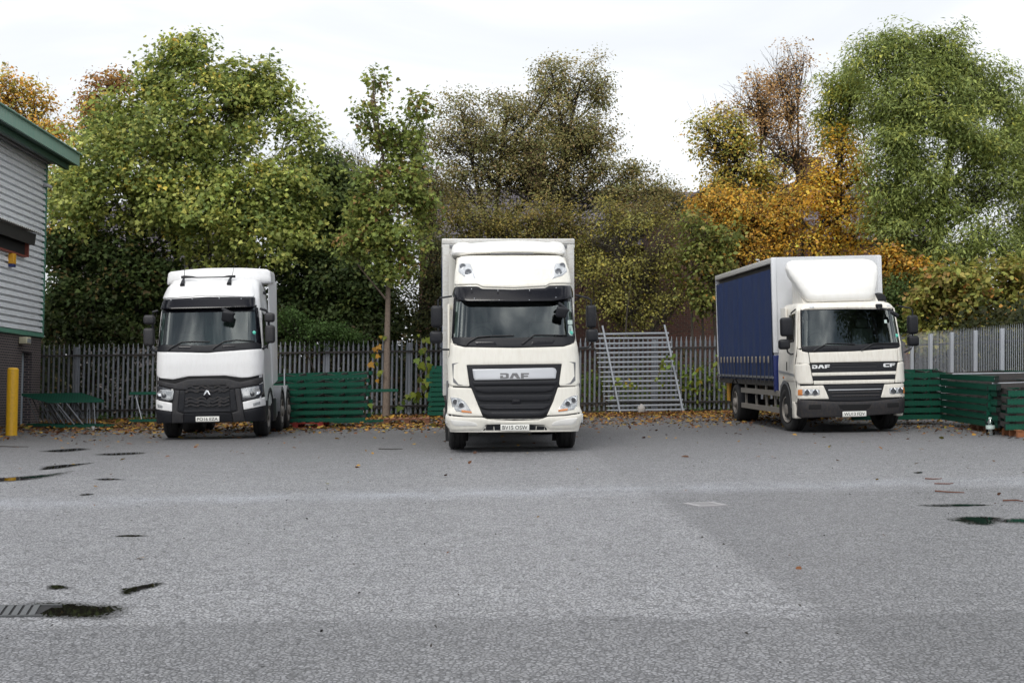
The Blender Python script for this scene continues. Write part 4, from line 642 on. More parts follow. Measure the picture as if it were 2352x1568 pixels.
# ------------------------------------------------------------------ centre: cream box lorry with tall roof
def centre_truck():
    t = empty('box_lorry', D['C_loc'], (0, .010, .05), 'large cream box lorry with twin roof lamps and silver grille bar, plate BV15 OSW', 'lorry', 'parked lorries')
    cab = Cab([(.38, .05, 1.20, .20), (.62, .0, 1.265, .22), (.78, .01, 1.265, .22), (.82, .03, 1.225, .22), (1.25, .05, 1.225, .24), (1.95, .12, 1.195, .26), (2.1, .17, 1.18, .27), (2.85, .37, 1.12, .25), (3.1, .45, 1.115, .25), (3.4, .62, 1.09, .28), (3.70, .98, 1.05, .30)], .07, 2.05)
    F = cab.front
    cab.shell('cab', 'cream_paint', t, winhole(cab, 2.02, 2.88))
    interior(t, cab, 2.08, 2.85, 1.05, 1.3)
    full = D['C_full']
    low = [p for p in full if p[1] < 2.0]; low = [full[0], full[1], full[2], (-1.19, 2.0), (1.165, 2.0), full[10], full[11], full[12], full[13], full[14], full[15]]
    panel('front_frame', low, F, 'dark_gap', t, .004, .01, .0, .08, 0)
    # windscreen: black surround in four strips, one pane
    g, sc = D['C_glass'], D['C_screen']
    lo_ = [sc[1], sc[2], sc[3], sc[4], sc[5], sc[6], sc[7], (g[3][0], g[3][1]), (0, g[2][1]), (g[1][0], g[1][1])]
    cowl = panel('scuttle_panel', lo_, F, 'black_plastic', t, .014, .02, .008, .06, .01)
    for k in ('C_pan1', 'C_pan2'): panel('step_recess', D[k], F, 'gloss_black', cowl, .018, .012, .01, .06, .02)
    panel('pillar', [sc[0], sc[1], g[1], g[0]], F, 'gloss_black', t, .012, .02, .004, .06, 0); panel('pillar', [g[4], g[3], sc[7], sc[8]], F, 'gloss_black', t, .012, .02, .004, .06, 0)
    panel('windscreen', [(g[0][0], 2.86), g[1], g[2], g[3], (g[4][0], 2.86)], F, 'windscreen_glass', t, .010, .0, .0, .06, 0)
    panel('header_strip', [(-1.1, 2.80), (1.1, 2.80), (1.1, 2.93), (-1.1, 2.93)], F, 'gloss_black', t, .012, .02, 0, .06, 0)
    fwd = lambda x, z, off: Vector((x, cab.S(x, z) - off, z))
    v = panel('sun_visor', D['C_visor'], fwd, 'gloss_black', t, .07, .02, .02, .05, .03, shape=lambda x, z: .14 * max(0, (3.1 - z) / .31) ** .8)
    dots(v, 'bolt', [(-.79, 3.03), (-.30, 3.0), (.29, 3.0), (.79, 3.05), (-.74, 2.85), (-.28, 2.82), (.28, 2.82), (.78, 2.87)], fwd, .012, 'chrome', .19)
    hood = panel('roof_panel', D['C_hood'], F, 'cream_paint', t, .03, .04, .025, .05, .05)
    lnp = [(-.72, 3.22), (-.55, 3.18), (.02, 3.165), (.55, 3.18), (.72, 3.22), (.80, 3.32), (.80, 3.335), (.71, 3.24), (.54, 3.195), (.02, 3.18), (-.54, 3.195), (-.71, 3.24), (-.80, 3.335), (-.80, 3.32)]
    panel('crease', lnp, F, 'bright_moulding', hood, .033, .005, .006, .06, .01)
    for k, m in (('L', 1), ('R', -1)):
        o = panel('roof_lamp', D['C_lamp' + k], F, 'silver', t, .036, .01, .008, .05, .03)
        q = np.array(D['C_lamp' + k]); c = q.mean(0); q = [tuple(c + (p - c) * .86) for p in q]
        panel('lens', q, F, 'lens_white', o, .043, .008, .006, .05, .03)
        for j, (u, w_) in enumerate(D['C_lamp' + k + 'c']):
            M = MB(); p = F(u, w_, .045); r = .058 if j == 0 else .066
            ring = lambda rr, dy: [p + Vector((rr * math.cos(a), dy, rr * math.sin(a))) for a in np.linspace(0, 2 * math.pi, 21)[:-1]]
            M.add(ring(r, -.01) + ring(r * .75, -.03) + ring(r * .5, -.02), [(i, (i + 1) % 20, 20 + (i + 1) % 20, 20 + i) for i in range(20)] + [(20 + i, 20 + (i + 1) % 20, 40 + (i + 1) % 20, 40 + i) for i in range(20)] + [tuple(range(40, 60))], 0, True)
            M.build('reflector', 'lens_mid', o)
    # roof air deflector behind the roof panel
    flat = lambda y0, k=.35: (lambda x, z, off: Vector((x, y0 + k * (x / 1.1) ** 4 + .9 * max(0, z - 3.8) - off, z)))
    panel('roof_deflector', D['C_defl'], flat(1.22), 'bright_moulding', t, .0, .75, .06, .06, .06)
    panel('roof_vent', D['C_vent'], F, 'trim_grey', t, .045, .03, .01, .06, .02)
    for sx in (-1, 1):
        M = MB(); M.add([(sx * 1.10, .95, 2.75), (sx * 1.12, 1.55, 2.7), (sx * 1.20, 2.2, 2.7), (sx * 1.20, 2.2, 3.85), (sx * 1.14, 1.6, 3.72), (sx * 1.08, 1.1, 3.62)], [(0, 1, 2, 3, 4, 5)]); M.build('side_deflector', 'cream_paint', t)
        M = MB(); M.box((sx * 1.21, 1.75, 1.8), (.04, .55, 2.0), bev=.015); M.build('side_fairing', 'cream_paint', t)
    # lower front
    panel('front_panel', D['C_front'], F, 'cream_paint', t, .022, .03, .014, .06, .02)
    for k in ('C_slotL', 'C_slotR'): panel('air_slot', D[k], F, 'trim_grey', t, .026, .012, .004, .05, .006)
    gr = panel('grille', D['C_grille'], F, 'black_plastic', t, .008, .02, .006, .06, .02)
    panel('silver_bar', D['C_bar'], F, 'silver', gr, .045, .03, .012, .06, .015)
    u0, u1, v0, v1 = rect(D['C_logo']); glyphs('lettering', DAF, (u0, u1, v0, v1), F, 'logo_grey', gr, .049)
    for k in range(1, 6): panel('slat', D['C_slat%d' % k], F, 'black_plastic', gr, .045, .03, .014, .06, .02)
    panel('sensor', [(-.06, .90), (.10, .90), (.10, .99), (-.06, .99)], F, 'gloss_black', gr, .05, .03, .006, .06, .01)
    for k in ('L', 'R'):
        panel('lamp_cheek', D['C_cheek' + k], F, 'cream_paint', t, .022, .03, .012, .06, .02)
        u0, u1, v0, v1 = rect(D['C_light' + k]); fx = (lambda q: u0 + q * (u1 - u0)) if k == 'L' else (lambda q: u1 - q * (u1 - u0)); headlight(t, D['C_light' + k], F, .028, [(fx(.24), v0 + .70 * (v1 - v0)), (fx(.50), v0 + .50 * (v1 - v0))], .062, lens='lens_clear', amber=D['C_ind' + k], aoff=.034)
    b = panel('bumper', D['C_bumper'], F, 'cream_paint', t, .022, .05, .03, .06, .03)
    for k in ('C_fogL', 'C_fogR'): panel('bumper_inset', D[k], F, 'bright_moulding', b, .027, .012, .012, .06, .03)
    panel('apron', D['C_apron'], F, 'black_plastic', t, .0, .05, .01, .06, .01)
    plate(t, D['C_plate'], 'BV15 OSW', cab, .03)
    # mirrors, wipers, stickers
    for k in ('La', 'Lb', 'Ra', 'Rb'): mirror(t, D['C_mir' + k], .34, .2)
    for k in ('L1', 'L2', 'L3', 'R1', 'R2', 'R3'): arm(t, 'mirror_arm', D['C_arm' + k], .42, .018)
    M = MB(); u0, u1, v0, v1 = rect(D['C_fmir']); M.box(((u0 + u1) / 2, .08, (v0 + v1) / 2), (u1 - u0, .10, v1 - v0), (rad(12), rad(12), 0), bev=.04); M.tube([(D['C_farm'][0][0], .12, D['C_farm'][0][1]), (D['C_farm'][1][0], .10, D['C_farm'][1][1])], .035, 8); M.build('kerb_mirror', 'black_plastic', t)
    wiper(t, D['C_wip1'], cab, .03); wiper(t, D['C_wip2'], cab, .03)
    panel('sticker', D['C_stk1'], F, 'sticker_pale', t, .014, .001, 0, .1, .01); panel('sticker', D['C_stk2'], F, 'sticker_pale', t, .014, .001, 0, .1, .02)
    dots(t, 'sticker', D['C_stk3'], F, .04, 'sticker_teal', .012)
    # chassis and wheels
    M = MB()
    for sx in (-.42, .42): M.box((sx, 4.6, .85), (.09, 8.4, .26))
    M.box((0, 1.4, .5), (1.7, .14, .14)); M.box((0, 7.0, .5), (1.7, .16, .16)); M.box((0, 1.1, .62), (.9, .7, .45)); M.box((-.95, 2.9, .6), (.5, .9, .5), bev=.04); M.box((.95, 3.2, .6), (.5, 1.4, .5), bev=.08)
    M.build('chassis', 'chassis_grey', t)
    for sx in (-1, 1):
        wheel(t, sx * 1.05, 1.42, .505, .32, sx); wheel(t, sx * .98, 6.9, .505, .55, sx)
        M = MB(); n = 12; a = [math.pi * k / n for k in range(n + 1)]
        vs = [(sx * x, 1.42 - .60 * math.cos(q), .52 + .62 * math.sin(q)) for x in (.86, 1.26) for q in a]; M.add(vs, [(i, i + 1, n + 2 + i, n + 1 + i) for i in range(n)], 0, True)
        M.box((sx * 1.235, .98, .95), (.05, .34, .75), bev=.02); M.build('mudguard', 'trim_grey', t)
        M = MB(); M.box((sx * 1.25, .30, .62), (.06, .16, .18), bev=.02); M.build('side_marker', 'lens_white', t)
        M = MB(); M.box((sx * 1.05, 1.9, .42), (.45, .03, .6)); M.build('mud_flap', 'rubber', t)
    # box body
    cx, hw, yb, ln, zb, zt = .0, 1.325, 2.40, 6.9, 1.0, 4.14
    M = MB(); M.box((cx, yb + .03, (zb + zt) / 2), (2 * hw - .28, .05, zt - zb - .1)); body = M.build('box_body', 'panel_alu', t)
    M = MB(); M.box((cx, yb + ln / 2, zt - .02), (2 * hw - .02, ln, .05)); M.box((cx, yb + .02, zt - .05), (2 * hw + .02, .08, .11), bev=.02); M.build('box_roof', 'panel_alu', body)
    for sx in (-1, 1):
        M = MB(); M.box((cx + sx * (hw - .075), yb + .03, (zb + zt) / 2), (.15, .075, zt - zb), bev=.02); M.build('corner_post', 'panel_alu', body)
        M = MB(); M.box((cx + sx * (hw - .01), yb + ln / 2 + .1, (zb + zt) / 2 - .05), (.02, ln - .2, zt - zb - .2)); M.build('side_curtain', 'curtain_blue', body)
        M = MB(); M.box((cx + sx * (hw - .03), yb + ln / 2, zt - .1), (.08, ln, .14)); M.build('roof_rail', 'panel_alu', body)
    M = MB(); M.box((cx, yb + ln / 2, zb - .03), (2 * hw - .06, ln, .14)); M.build('floor_deck', 'chassis_grey', body)
    M = MB(); M.box((cx, yb + ln - .03, (zb + zt) / 2), (2 * hw - .05, .05, zt - zb - .1)); M.build('rear_door', 'panel_alu', body)
    M = MB(); M.box((cx - .0, yb + .005, 3.98), (2 * hw - .3, .03, .06)); M.build('front_rail', 'trim_grey', body)
    return t
CT = centre_truck()

# ------------------------------------------------------------------ left: white tractor unit
def left_truck():
    t = empty('tractor_unit', D['L_loc'], (0, 0, .045), 'white three axle tractor unit without trailer, black grille with diamond badge, plate PO16 EZA', 'lorry', 'parked lorries')
    cab = Cab([(.37, .06, 1.17, .22), (.6, .0, 1.225, .26), (1.0, .0, 1.225, .28), (1.72, .04, 1.215, .28), (2.0, .08, 1.20, .28), (3.0, .36, 1.13, .26), (3.25, .46, 1.10, .28), (3.5, .66, 1.06, .32), (3.70, .98, 1.0, .36)], .10, 2.2)
    F = cab.front
    cab.shell('cab', 'white_paint', t, winhole(cab, 2.08, 2.98), z0=.76)
    interior(t, cab, 2.1, 2.95, 1.08, 1.65)
    u0, u1, v0, v1 = rect(D['L_curt'])
    M = MB(); n = 40; vs = []
    for k in range(n + 1):
        x = -.56 + 1.5 * k / n; y = 1.62 + .03 * math.sin(k * 1.9); vs += [(x, y, 2.0), (x, y, 3.0)]
    M.add(vs, [(2 * i, 2 * i + 2, 2 * i + 3, 2 * i + 1) for i in range(n)], 0, True); M.build('bunk_curtain', 'curtain_cloth', t)
    full = D['L_full']; low = [full[0], full[1], (-1.19, 1.98), (1.205, 1.98), full[11], full[12], full[13], full[14], full[15], full[16]]
    panel('front_frame', low, F, 'dark_gap', t, .004, .01, 0, .08, 0)
    g, sc = D['L_glass'], D['L_screen']
    cowl = panel('scuttle_panel', [sc[2], sc[3], sc[4], sc[5], sc[6], g[4], g[3], g[2]], F, 'black_plastic', t, .014, .02, .008, .06, .01)
    for k in ('L_pan1', 'L_pan2'): panel('step_recess', D[k], F, 'gloss_black', cowl, .018, .012, .008, .06, .015)
    panel('pillar', [sc[0], sc[1], sc[2], g[2], g[1], g[0]], F, 'gloss_black', t, .012, .02, .004, .06, 0); panel('pillar', [g[6], g[5], g[4], sc[6], sc[7]], F, 'gloss_black', t, .012, .02, .004, .06, 0)
    panel('windscreen', [(g[0][0], 3.02), g[1], g[2], g[3], g[4], g[5], (g[6][0], 3.02)], F, 'windscreen_glass', t, .010, 0, 0, .06, 0)
    panel('header_strip', [(-1.07, 2.90), (1.05, 2.90), (1.05, 3.06), (-1.07, 3.06)], F, 'gloss_black', t, .012, .02, 0, .06, 0)
    fwd = lambda x, z, off: Vector((x, cab.S(x, z) - off, z))
    v = panel('sun_visor', D['L_visor'], fwd, 'gloss_black', t, .07, .02, .015, .05, .025, shape=lambda x, z: .12 * max(0, (3.26 - z) / .28))
    dots(v, 'bolt', D['L_bolt'], fwd, .014, 'chrome', .10)
    panel('roof_panel', D['L_hood'], F, 'white_paint', t, .025, .04, .02, .05, .06)
    sm = lambda x, z, off: Vector((x, 1.5 + .35 * (x / 1.2) ** 2 + .5 * max(0, z - 3.75) - off, z))
    panel('roof_deflector', D['L_spoiler'], sm, 'white_paint', t, 0, .9, .05, .06, .05)
    panel('front_panel', D['L_front'], F, 'white_paint', t, .022, .03, .014, .06, .03)
    panel('grille_band', D['L_upper'], F, 'grey_plastic', t, .028, .04, .02, .06, .015)
    for k in ('L_barL', 'L_barR'): panel('grille_upright', D[k], F, 'grey_plastic', t, .03, .04, .016, .06, .01)
    for k in ('L_side1', 'L_side2'): panel('air_duct', D[k], F, 'black_plastic', t, .014, .02, .01, .06, .01)
    gr = panel('grille', D['L_mid'], F, 'black_plastic', t, .010, .02, .01, .06, .02)
    for k in ('L_g1', 'L_g2', 'L_g3'): panel('slat', D[k], F, 'black_plastic', gr, .035, .03, .008, .06, .006)
    # open lattice of the grille: zig-zag ribs in four rows
    M = MB(); u0, u1, v0, v1 = rect(D['L_mid']); cx = (u0 + u1) / 2; hw = (u1 - u0) / 2 - .035
    for (za, h) in ((1.115, .04), (1.195, .04), (.87, .035), (.945, .035), (.79, .03)):
        xs = [cx - hw + i * 2 * hw / 8 for i in range(9)]
        for i in range(8):
            a = za + (h if i % 2 else -h) * (1 if i < 4 else -1) * .7; b = za - (h if i % 2 else -h) * (1 if i < 4 else -1) * .7
            p, q = F(xs[i], a, .026), F(xs[i + 1], b, .026); M.bar(p, q, .03, .022, up=(0, -1, 0))
            if i % 2 == 0: M.bar(F(xs[i] , za - h * .7, .026), F(xs[i] + hw / 8, za - h * .7, .026), .03, .02, up=(0, -1, 0))
    M.build('lattice', 'dark_bumper', gr)
    bd = panel('badge', D['L_badge'], F, 'gloss_black', gr, .045, .02, .008, .06, .004)
    panel('chevron', D['L_chev'], F, 'chrome', bd, .06, .02, .004, .06, .002)
    for k in ('L', 'R'):
        h_ = panel('headlight', D['L_light' + k], F, 'lens_dark', t, .022, .02, .01, .05, .02)
        panel('lens', D['L_lens' + k], F, 'lens_clear', h_, .03, .01, .008, .05, .02)
        u, v_ = D['L_proj' + k][0]; M = MB(); c = F(u, v_, .034); M.lathe([(0, -.03), (.035, -.025), (.05, -.01), (.055, .01)], (c.x, c.y, c.z), 'y', 20); M.build('projector', 'lens_dark', h_)
        M = MB(); c = F(u - (.08 if k == 'L' else -.1), v_ + .05, .034); M.lathe([(0, 0), (.045, -.006), (.065, -.014), (.07, .01)], (c.x, c.y, c.z), 'y', 18); M.build('reflector', 'chrome', h_)
        lw = panel('lamp_cheek', D['L_low' + k], F, 'white_paint', t, .026, .03, .012, .06, .015)
        panel('fog_lamp', D['L_fog' + k], F, 'lens_clear', lw, .032, .012, .006, .06, .01)
    for k in ('L_bumper', 'L_bumperR', 'L_bumperM'): panel('bumper', D[k], F, 'black_plastic', t, .022, .04, .014, .06, .02)
    plate(t, D['L_plate'], 'PO16 EZA', cab, .02)
    for k in ('La', 'Lb', 'Ra', 'Rb'): mirror(t, D['L_mir' + k], .32, .22, 'grey_plastic', .035)
    for k in ('L1', 'L2', 'L3', 'R1', 'R2', 'R3'): arm(t, 'mirror_arm', D['L_arm' + k], .42, .03)
    M = MB(); u0, u1, v0, v1 = rect(D['L_fmir']); M.box(((u0 + u1) / 2, .06, (v0 + v1) / 2), (u1 - u0, .10, v1 - v0 + .02), (rad(15), rad(10), 0), bev=.045); M.tube([(D['L_farm'][0][0], .2, D['L_farm'][0][1]), (D['L_farm'][1][0], .08, D['L_farm'][1][1])], .035, 8); M.build('kerb_mirror', 'black_plastic', t)
    wiper(t, D['L_wip1'], cab, .03); wiper(t, D['L_wip2'], cab, .03)
    dots(t, 'sticker', D['L_stk'], F, .042, 'sticker_teal', .014)
    M = MB(); M.tube([F(u, w, .09) for u, w in D['L_horn']], [.03, .035, .022, .015, .015, .025, .032], 8); M.build('lamp_bar', 'black_plastic', t)
    for k in ('L_hornL', 'L_hornR'):
        M = MB(); (a, b) = D[k]; pa, pb = F(a[0], a[1], .08), F(b[0], b[1], .05); M.tube([pa, pa.lerp(pb, .5), pb], [.02, .04, .055], 10); M.build('air_horn', 'black_plastic', t)
    for k in ('L_ant1', 'L_ant2'):
        M = MB(); (a, b) = D[k]; M.tube([(a[0], 1.2, a[1]), (b[0], 1.3, b[1])], [.009, .004], 5); M.build('antenna', 'black_plastic', t)
    # right flank
    def flank(sg):
        Sd = lambda y, z, off: Vector((sg * (cab.at(z)[1] + off), y, z))
        panel('side_window', [(.62, 2.10), (1.45, 2.05), (1.45, 2.86), (.86, 2.92), (.68, 2.6)], Sd, 'side_glass', t, .012, .02, .01, .1, .04)
        panel('door', [(.45, .72), (1.62, .72), (1.62, 2.96), (.62, 2.98), (.42, 2.05)], Sd, 'white_paint', t, .006, .01, .004, .1, .03)
        M = MB(); M.add([(sg * 1.12, 1.9, 1.25), (sg * 1.24, 2.0, 1.2), (sg * 1.27, 2.75, 1.3), (sg * 1.27, 2.75, 3.72), (sg * 1.16, 1.95, 3.66)], [(0, 1, 2, 3, 4)] if sg > 0 else [(4, 3, 2, 1, 0)]); M.build('side_fairing', 'white_paint', t)
        M = MB(); M.box((sg * 1.14, 1.35, 3.38), (.06, .10, .08), bev=.02); M.build('marker_lamp', 'black_plastic', t)
        M = MB(); M.box((sg * 1.17, .62, .62), (.14, .5, .5), bev=.04); M.build('step', 'black_plastic', t); M = MB(); M.box((sg * 1.15, 2.2, .6), (.2, .7, .55), bev=.03); M.build('battery_box', 'black_plastic', t)
        M = MB(); M.box((sg * 1.0, 2.75, .62), (.45, .8, .55), bev=.1); M.build('fuel_tank', 'trim_grey', t)
        wheel(t, sg * 1.04, 1.42, .505, .32, sg); wheel(t, sg * .98, 3.95, .505, .52, sg); wheel(t, sg * .98, 5.25, .505, .56, sg)
        for yc in (1.42, 3.95, 5.25):
            M = MB(); n = 12; vs = [(sg * x, yc - .62 * math.cos(math.pi * k / n), .52 + .62 * math.sin(math.pi * k / n)) for x in (.72, 1.25) for k in range(n + 1)]
            M.add(vs, [(i, i + 1, n + 2 + i, n + 1 + i) for i in range(n)], 0, True)
            M.add([(sg * 1.25, yc - .62 * math.cos(math.pi * k / n), .52 + .62 * math.sin(math.pi * k / n)) for k in range(n + 1)] + [(sg * 1.25, yc - .55 * math.cos(math.pi * k / n), .50 + .55 * math.sin(math.pi * k / n)) for k in range(n + 1)], [(i, i + 1, n + 2 + i, n + 1 + i) for i in range(n)], 0, True)
            M.build('mudguard', 'black_plastic' if yc < 2 else 'trim_grey', t)
    flank(1); flank(-1)
    M = MB()
    for sx in (-.42, .42): M.box((sx, 3.3, .82), (.09, 5.2, .26))
    M.box((0, 1.4, .5), (1.7, .14, .14)); M.box((0, 3.95, .5), (1.6, .16, .16)); M.box((0, 5.25, .5), (1.6, .16, .16)); M.box((0, 1.0, .65), (.9, .7, .5)); M.build('chassis', 'chassis_grey', t)
    M = MB(); M.box((0, 4.5, 1.06), (.9, 1.1, .10), bev=.03); M.build('fifth_wheel', 'chassis_grey', t)
    return t
LT = left_truck()

# ------------------------------------------------------------------ right: cream lorry with blue curtain body
def right_truck():
    t = empty('curtain_lorry', D['R_loc'], (0, -.012, .041), 'cream lorry with white roof deflector and dark blue curtain side, plate WU13 FDV', 'lorry', 'parked lorries')
    cab = Cab([(.34, .05, 1.20, .18), (.6, .0, 1.215, .2), (1.0, .02, 1.215, .2), (1.55, .05, 1.215, .22), (1.9, .09, 1.18, .22), (2.75, .28, 1.10, .2), (2.83, .34, 1.07, .24), (2.92, .50, 1.0, .3)], .06, 1.95)
    F = cab.front
    cab.shell('cab', 'old_cream_paint', t, winhole(cab, 1.96, 2.76), z0=.70)
    interior(t, cab, 1.98, 2.74, 1.05, 1.25)
    full = D['R_full']; low = [p for p in full if p[1] < 1.97]
    panel('front_frame', low, F, 'dark_gap', t, .004, .01, 0, .08, 0)
    g, sc = D['R_glass'], D['R_screen']
    cowl = panel('scuttle_panel', [sc[1], sc[2], sc[3], sc[4], sc[5], sc[6], g[3], g[2], g[1]], F, 'black_plastic', t, .014, .02, .008, .06, .01)
    for k in ('R_pan1', 'R_pan2'): panel('step_recess', D[k], F, 'gloss_black', cowl, .018, .012, .008, .06, .015)
    panel('pillar', [sc[0], sc[1], g[1], g[0]], F, 'gloss_black', t, .012, .02, .004, .06, 0); panel('pillar', [g[4], g[3], sc[6], sc[7], sc[8]], F, 'gloss_black', t, .012, .02, .004, .06, 0)
    panel('header_strip', [sc[0], g[0], g[6], g[5], g[4], sc[8], sc[9], sc[10]], F, 'gloss_black', t, .012, .02, .003, .06, 0)
    panel('windscreen', g, F, 'windscreen_glass', t, .010, 0, 0, .06, 0)
    panel('roof_panel', D['R_header'], F, 'old_cream_paint', t, .024, .03, .014, .05, .02)
    for k in ('R_mark1', 'R_mark2'): panel('marker_lamp', D[k], F, 'lens_white', t, .032, .02, .006, .06, .006)
    panel('front_panel', D['R_front'], F, 'old_cream_paint', t, .022, .03, .012, .06, .012)
    for k in ('R_cornL', 'R_cornR'): panel('corner_panel', D[k], F, 'old_cream_paint', t, .022, .03, .01, .06, .012)
    for k in ('R_deflL', 'R_deflR'): panel('corner_deflector', D[k], F, 'old_cream_paint', t, .035, .05, .025, .05, .04)
    gr = panel('grille', D['R_gr1'], F, 'black_plastic', t, .012, .02, .006, .06, .01)
    panel('slat', D['R_gr2'], F, 'black_plastic', gr, .012, .02, .006, .06, .01)
    for k in ('R_wb1', 'R_wb2'): panel('white_bar', D[k], F, 'old_cream_paint', gr, .024, .03, .01, .06, .008)
    for k in ('R_s1', 'R_s2', 'R_s3'): panel('slat', D[k], F, 'grey_plastic', gr, .02, .02, .005, .06, .002)
    u0, u1, v0, v1 = rect(D['R_logo1']); glyphs('lettering', DAF, (u0, u1, v0, v1), F, 'logo_white', gr, .022)
    u0, u1, v0, v1 = rect(D['R_logo2']); glyphs('lettering', CF, (u0, u1, v0, v1), F, 'logo_white', gr, .022)
    lg = panel('lower_grille', D['R_gr3'], F, 'black_plastic', t, .016, .03, .012, .06, .02)
    panel('silver_bar', D['R_strip'], F, 'silver', lg, .03, .02, .004, .06, .003)
    for k in ('R_s4', 'R_s5'): panel('slat', D[k], F, 'dark_bumper', lg, .03, .03, .008, .06, .004)
    for k in ('L', 'R'):
        panel('lamp_cheek', D['R_cheek' + k], F, 'old_cream_paint', t, .022, .03, .012, .06, .02)
        headlight(t, D['R_light' + k], F, .028, D['R_lamp' + k], .072, 'lens_clear', D['R_ind' + k], .034)
    b = panel('bumper', D['R_bumper'], F, 'dark_bumper', t, .02, .05, .02, .06, .03)
    for k in ('R_hol1', 'R_hol2', 'R_hol3'): panel('bumper_opening', D[k], F, 'dark_gap', b, .023, .003, 0, .06, .01)
    plate(t, D['R_plate'], 'WU13 FDV', cab, .03)
    for k in ('La', 'Lb', 'Ra', 'Rb'): mirror(t, D['R_mir' + k], .34, .2, 'black_plastic', .04)
    for k in ('L1', 'L2', 'L3', 'R1', 'R2', 'R3'): arm(t, 'mirror_arm', D['R_arm' + k], .42, .018)
    u0, u1, v0, v1 = rect(D['R_fmirb']); M = MB(); M.box(((u0 + u1) / 2, .3, (v0 + v1) / 2), (u1 - u0, .10, v1 - v0), bev=.03)
    M.tube([(p[0], .22 - .05 * i, p[1]) for i, p in enumerate(D['R_farm'])], .016, 8); u0, u1, v0, v1 = rect(D['R_fmir']); M.box(((u0 + u1) / 2, .06, (v0 + v1) / 2), (.20, .12, .08), (0, rad(35), 0), bev=.03); M.build('kerb_mirror', 'black_plastic', t)
    wiper(t, D['R_wip1'], cab, .03); wiper(t, D['R_wip2'], cab, .03)
    dots(t, 'sticker', D['R_stk'], F, .042, 'sticker_teal', .014); panel('sticker', D['R_stk2'], F, 'sticker_pale', t, .012, .001, 0, .1, .004)
    M = MB(); (a, b_) = D['R_ant']; M.tube([(a[0], .95, a[1]), (b_[0], .98, b_[1])], [.009, .004], 5); M.tube([(a[0], .95, a[1] - .03), (a[0], .95, a[1] + .03)], [.03, .012], 8); M.build('antenna', 'black_plastic', t)
    # roof deflector: a scooped moulding on its collar
    prof = [(2.91, .62, .62, 1.0), (2.96, .50, .74, 1.1), (3.08, .50, .82, 1.25), (3.25, .58, .90, 1.42), (3.42, .70, .97, 1.60), (3.58, .84, 1.03, 1.75), (3.74, 1.02, 1.06, 1.78), (3.86, 1.22, 1.02, 1.78), (3.93, 1.42, .94, 1.76), (3.955, 1.6, .84, 1.72)]
    M = MB(); rows = []; n = 32
    zs = np.linspace(2.91, 3.955, 26); pr = np.array(prof)
    for z in zs:
        yf, w, yb = [np.interp(z, pr[:, 0], pr[:, k]) for k in (1, 2, 3)]; row = []
        for k in range(n):
            a = math.pi * 2 * k / n; cx_, sy = math.cos(a), math.sin(a); p = 3.2
            s_ = (abs(cx_) ** p + abs(sy) ** p) ** (-1 / p); x, y = cx_ * s_ * w, (yf + yb) / 2 + sy * s_ * (yb - yf) / 2
            row.append((x - .04, y, z))
        rows += row
    fs = [(i * n + k, i * n + (k + 1) % n, (i + 1) * n + (k + 1) % n, (i + 1) * n + k) for i in range(len(zs) - 1) for k in range(n)] + [tuple(range((len(zs) - 1) * n, len(zs) * n))]
    M.add(rows, fs, 0, True); M.build('roof_deflector', 'bright_moulding', t)
    M = MB(); M.add([(sx * .86, y, z) for sx in (-1, 1) for y, z in ((.75, 2.9), (1.85, 2.9), (1.85, 3.5), (1.5, 3.42))], [(0, 1, 2, 3), (4, 5, 6, 7), (0, 4, 7, 3), (1, 5, 6, 2), (3, 7, 6, 2)]); M.build('deflector_collar', 'old_cream_paint', t)
    M = MB(); M.lathe([(0, -.2), (.12, -.18), (.16, 0), (.16, .25), (0, .27)], (1.0, 1.2, 2.98), 'y', 16); M.build('air_intake', 'black_plastic', t)
    # flanks: the left one is in view
    for sg in (-1, 1):
        Sd = lambda y, z, off, sg=sg: Vector((sg * (cab.at(z)[1] + off), y, z))
        d = panel('door', [(.36, 1.16), (1.20, 1.16), (1.28, 1.65), (1.24, 2.72), (.40, 2.76), (.24, 1.94)], Sd, 'old_cream_paint', t, .012, .02, .008, .1, .03)
        panel('side_window', [(.42, 2.05), (1.10, 2.02), (1.10, 2.66), (.50, 2.69)], Sd, 'side_glass', d, .02, .02, .006, .1, .03)
        panel('handle', [(.98, 1.40), (1.06, 1.40), (1.06, 1.60), (.98, 1.60)], Sd, 'dark_gap', d, .018, .01, .004, .1, .01)
        panel('stripe', [(.30, 1.27), (1.85, 1.36), (1.85, 1.41), (.30, 1.33)], Sd, 'silver', t, .016, .003, 0, .1, 0)
        panel('wheel_arch', [(.62, .55), (.72, .95), (.95, 1.13), (1.45, 1.16), (1.75, 1.05), (1.95, .75), (1.95, .34), (.62, .34)], Sd, 'dark_gap', t, .004, .01, 0, .1, .03)
        M = MB(); n = 14; yc = 1.3; A = [math.pi * (.02 + .9 * k / n) for k in range(n + 1)]
        M.add([(sg * 1.225, yc - r * math.cos(a), .52 + r * math.sin(a)) for r in (.66, .58) for a in A], [(i, i + 1, n + 2 + i, n + 1 + i) for i in range(n)], 0, True)
        M.add([(sg * x, yc - .58 * math.cos(a), .52 + .58 * math.sin(a)) for x in (1.225, .8) for a in A], [(i, i + 1, n + 2 + i, n + 1 + i) for i in range(n)], 0, True); M.build('mudguard', 'trim_grey', t)
        M = MB(); M.box((sg * 1.15, .48, .52), (.16, .26, .38), bev=.03); M.build('step', 'old_cream_paint', t)
        M = MB(); M.box((sg * 1.215, 1.42, 1.24), (.03, .10, .05), bev=.01); M.build('side_marker', 'lens_amber', t)
        M = MB(); M.box((sg * 1.13, 1.6, 2.1), (.04, .5, 1.5), bev=.015); M.build('side_fairing', 'old_cream_paint', t)
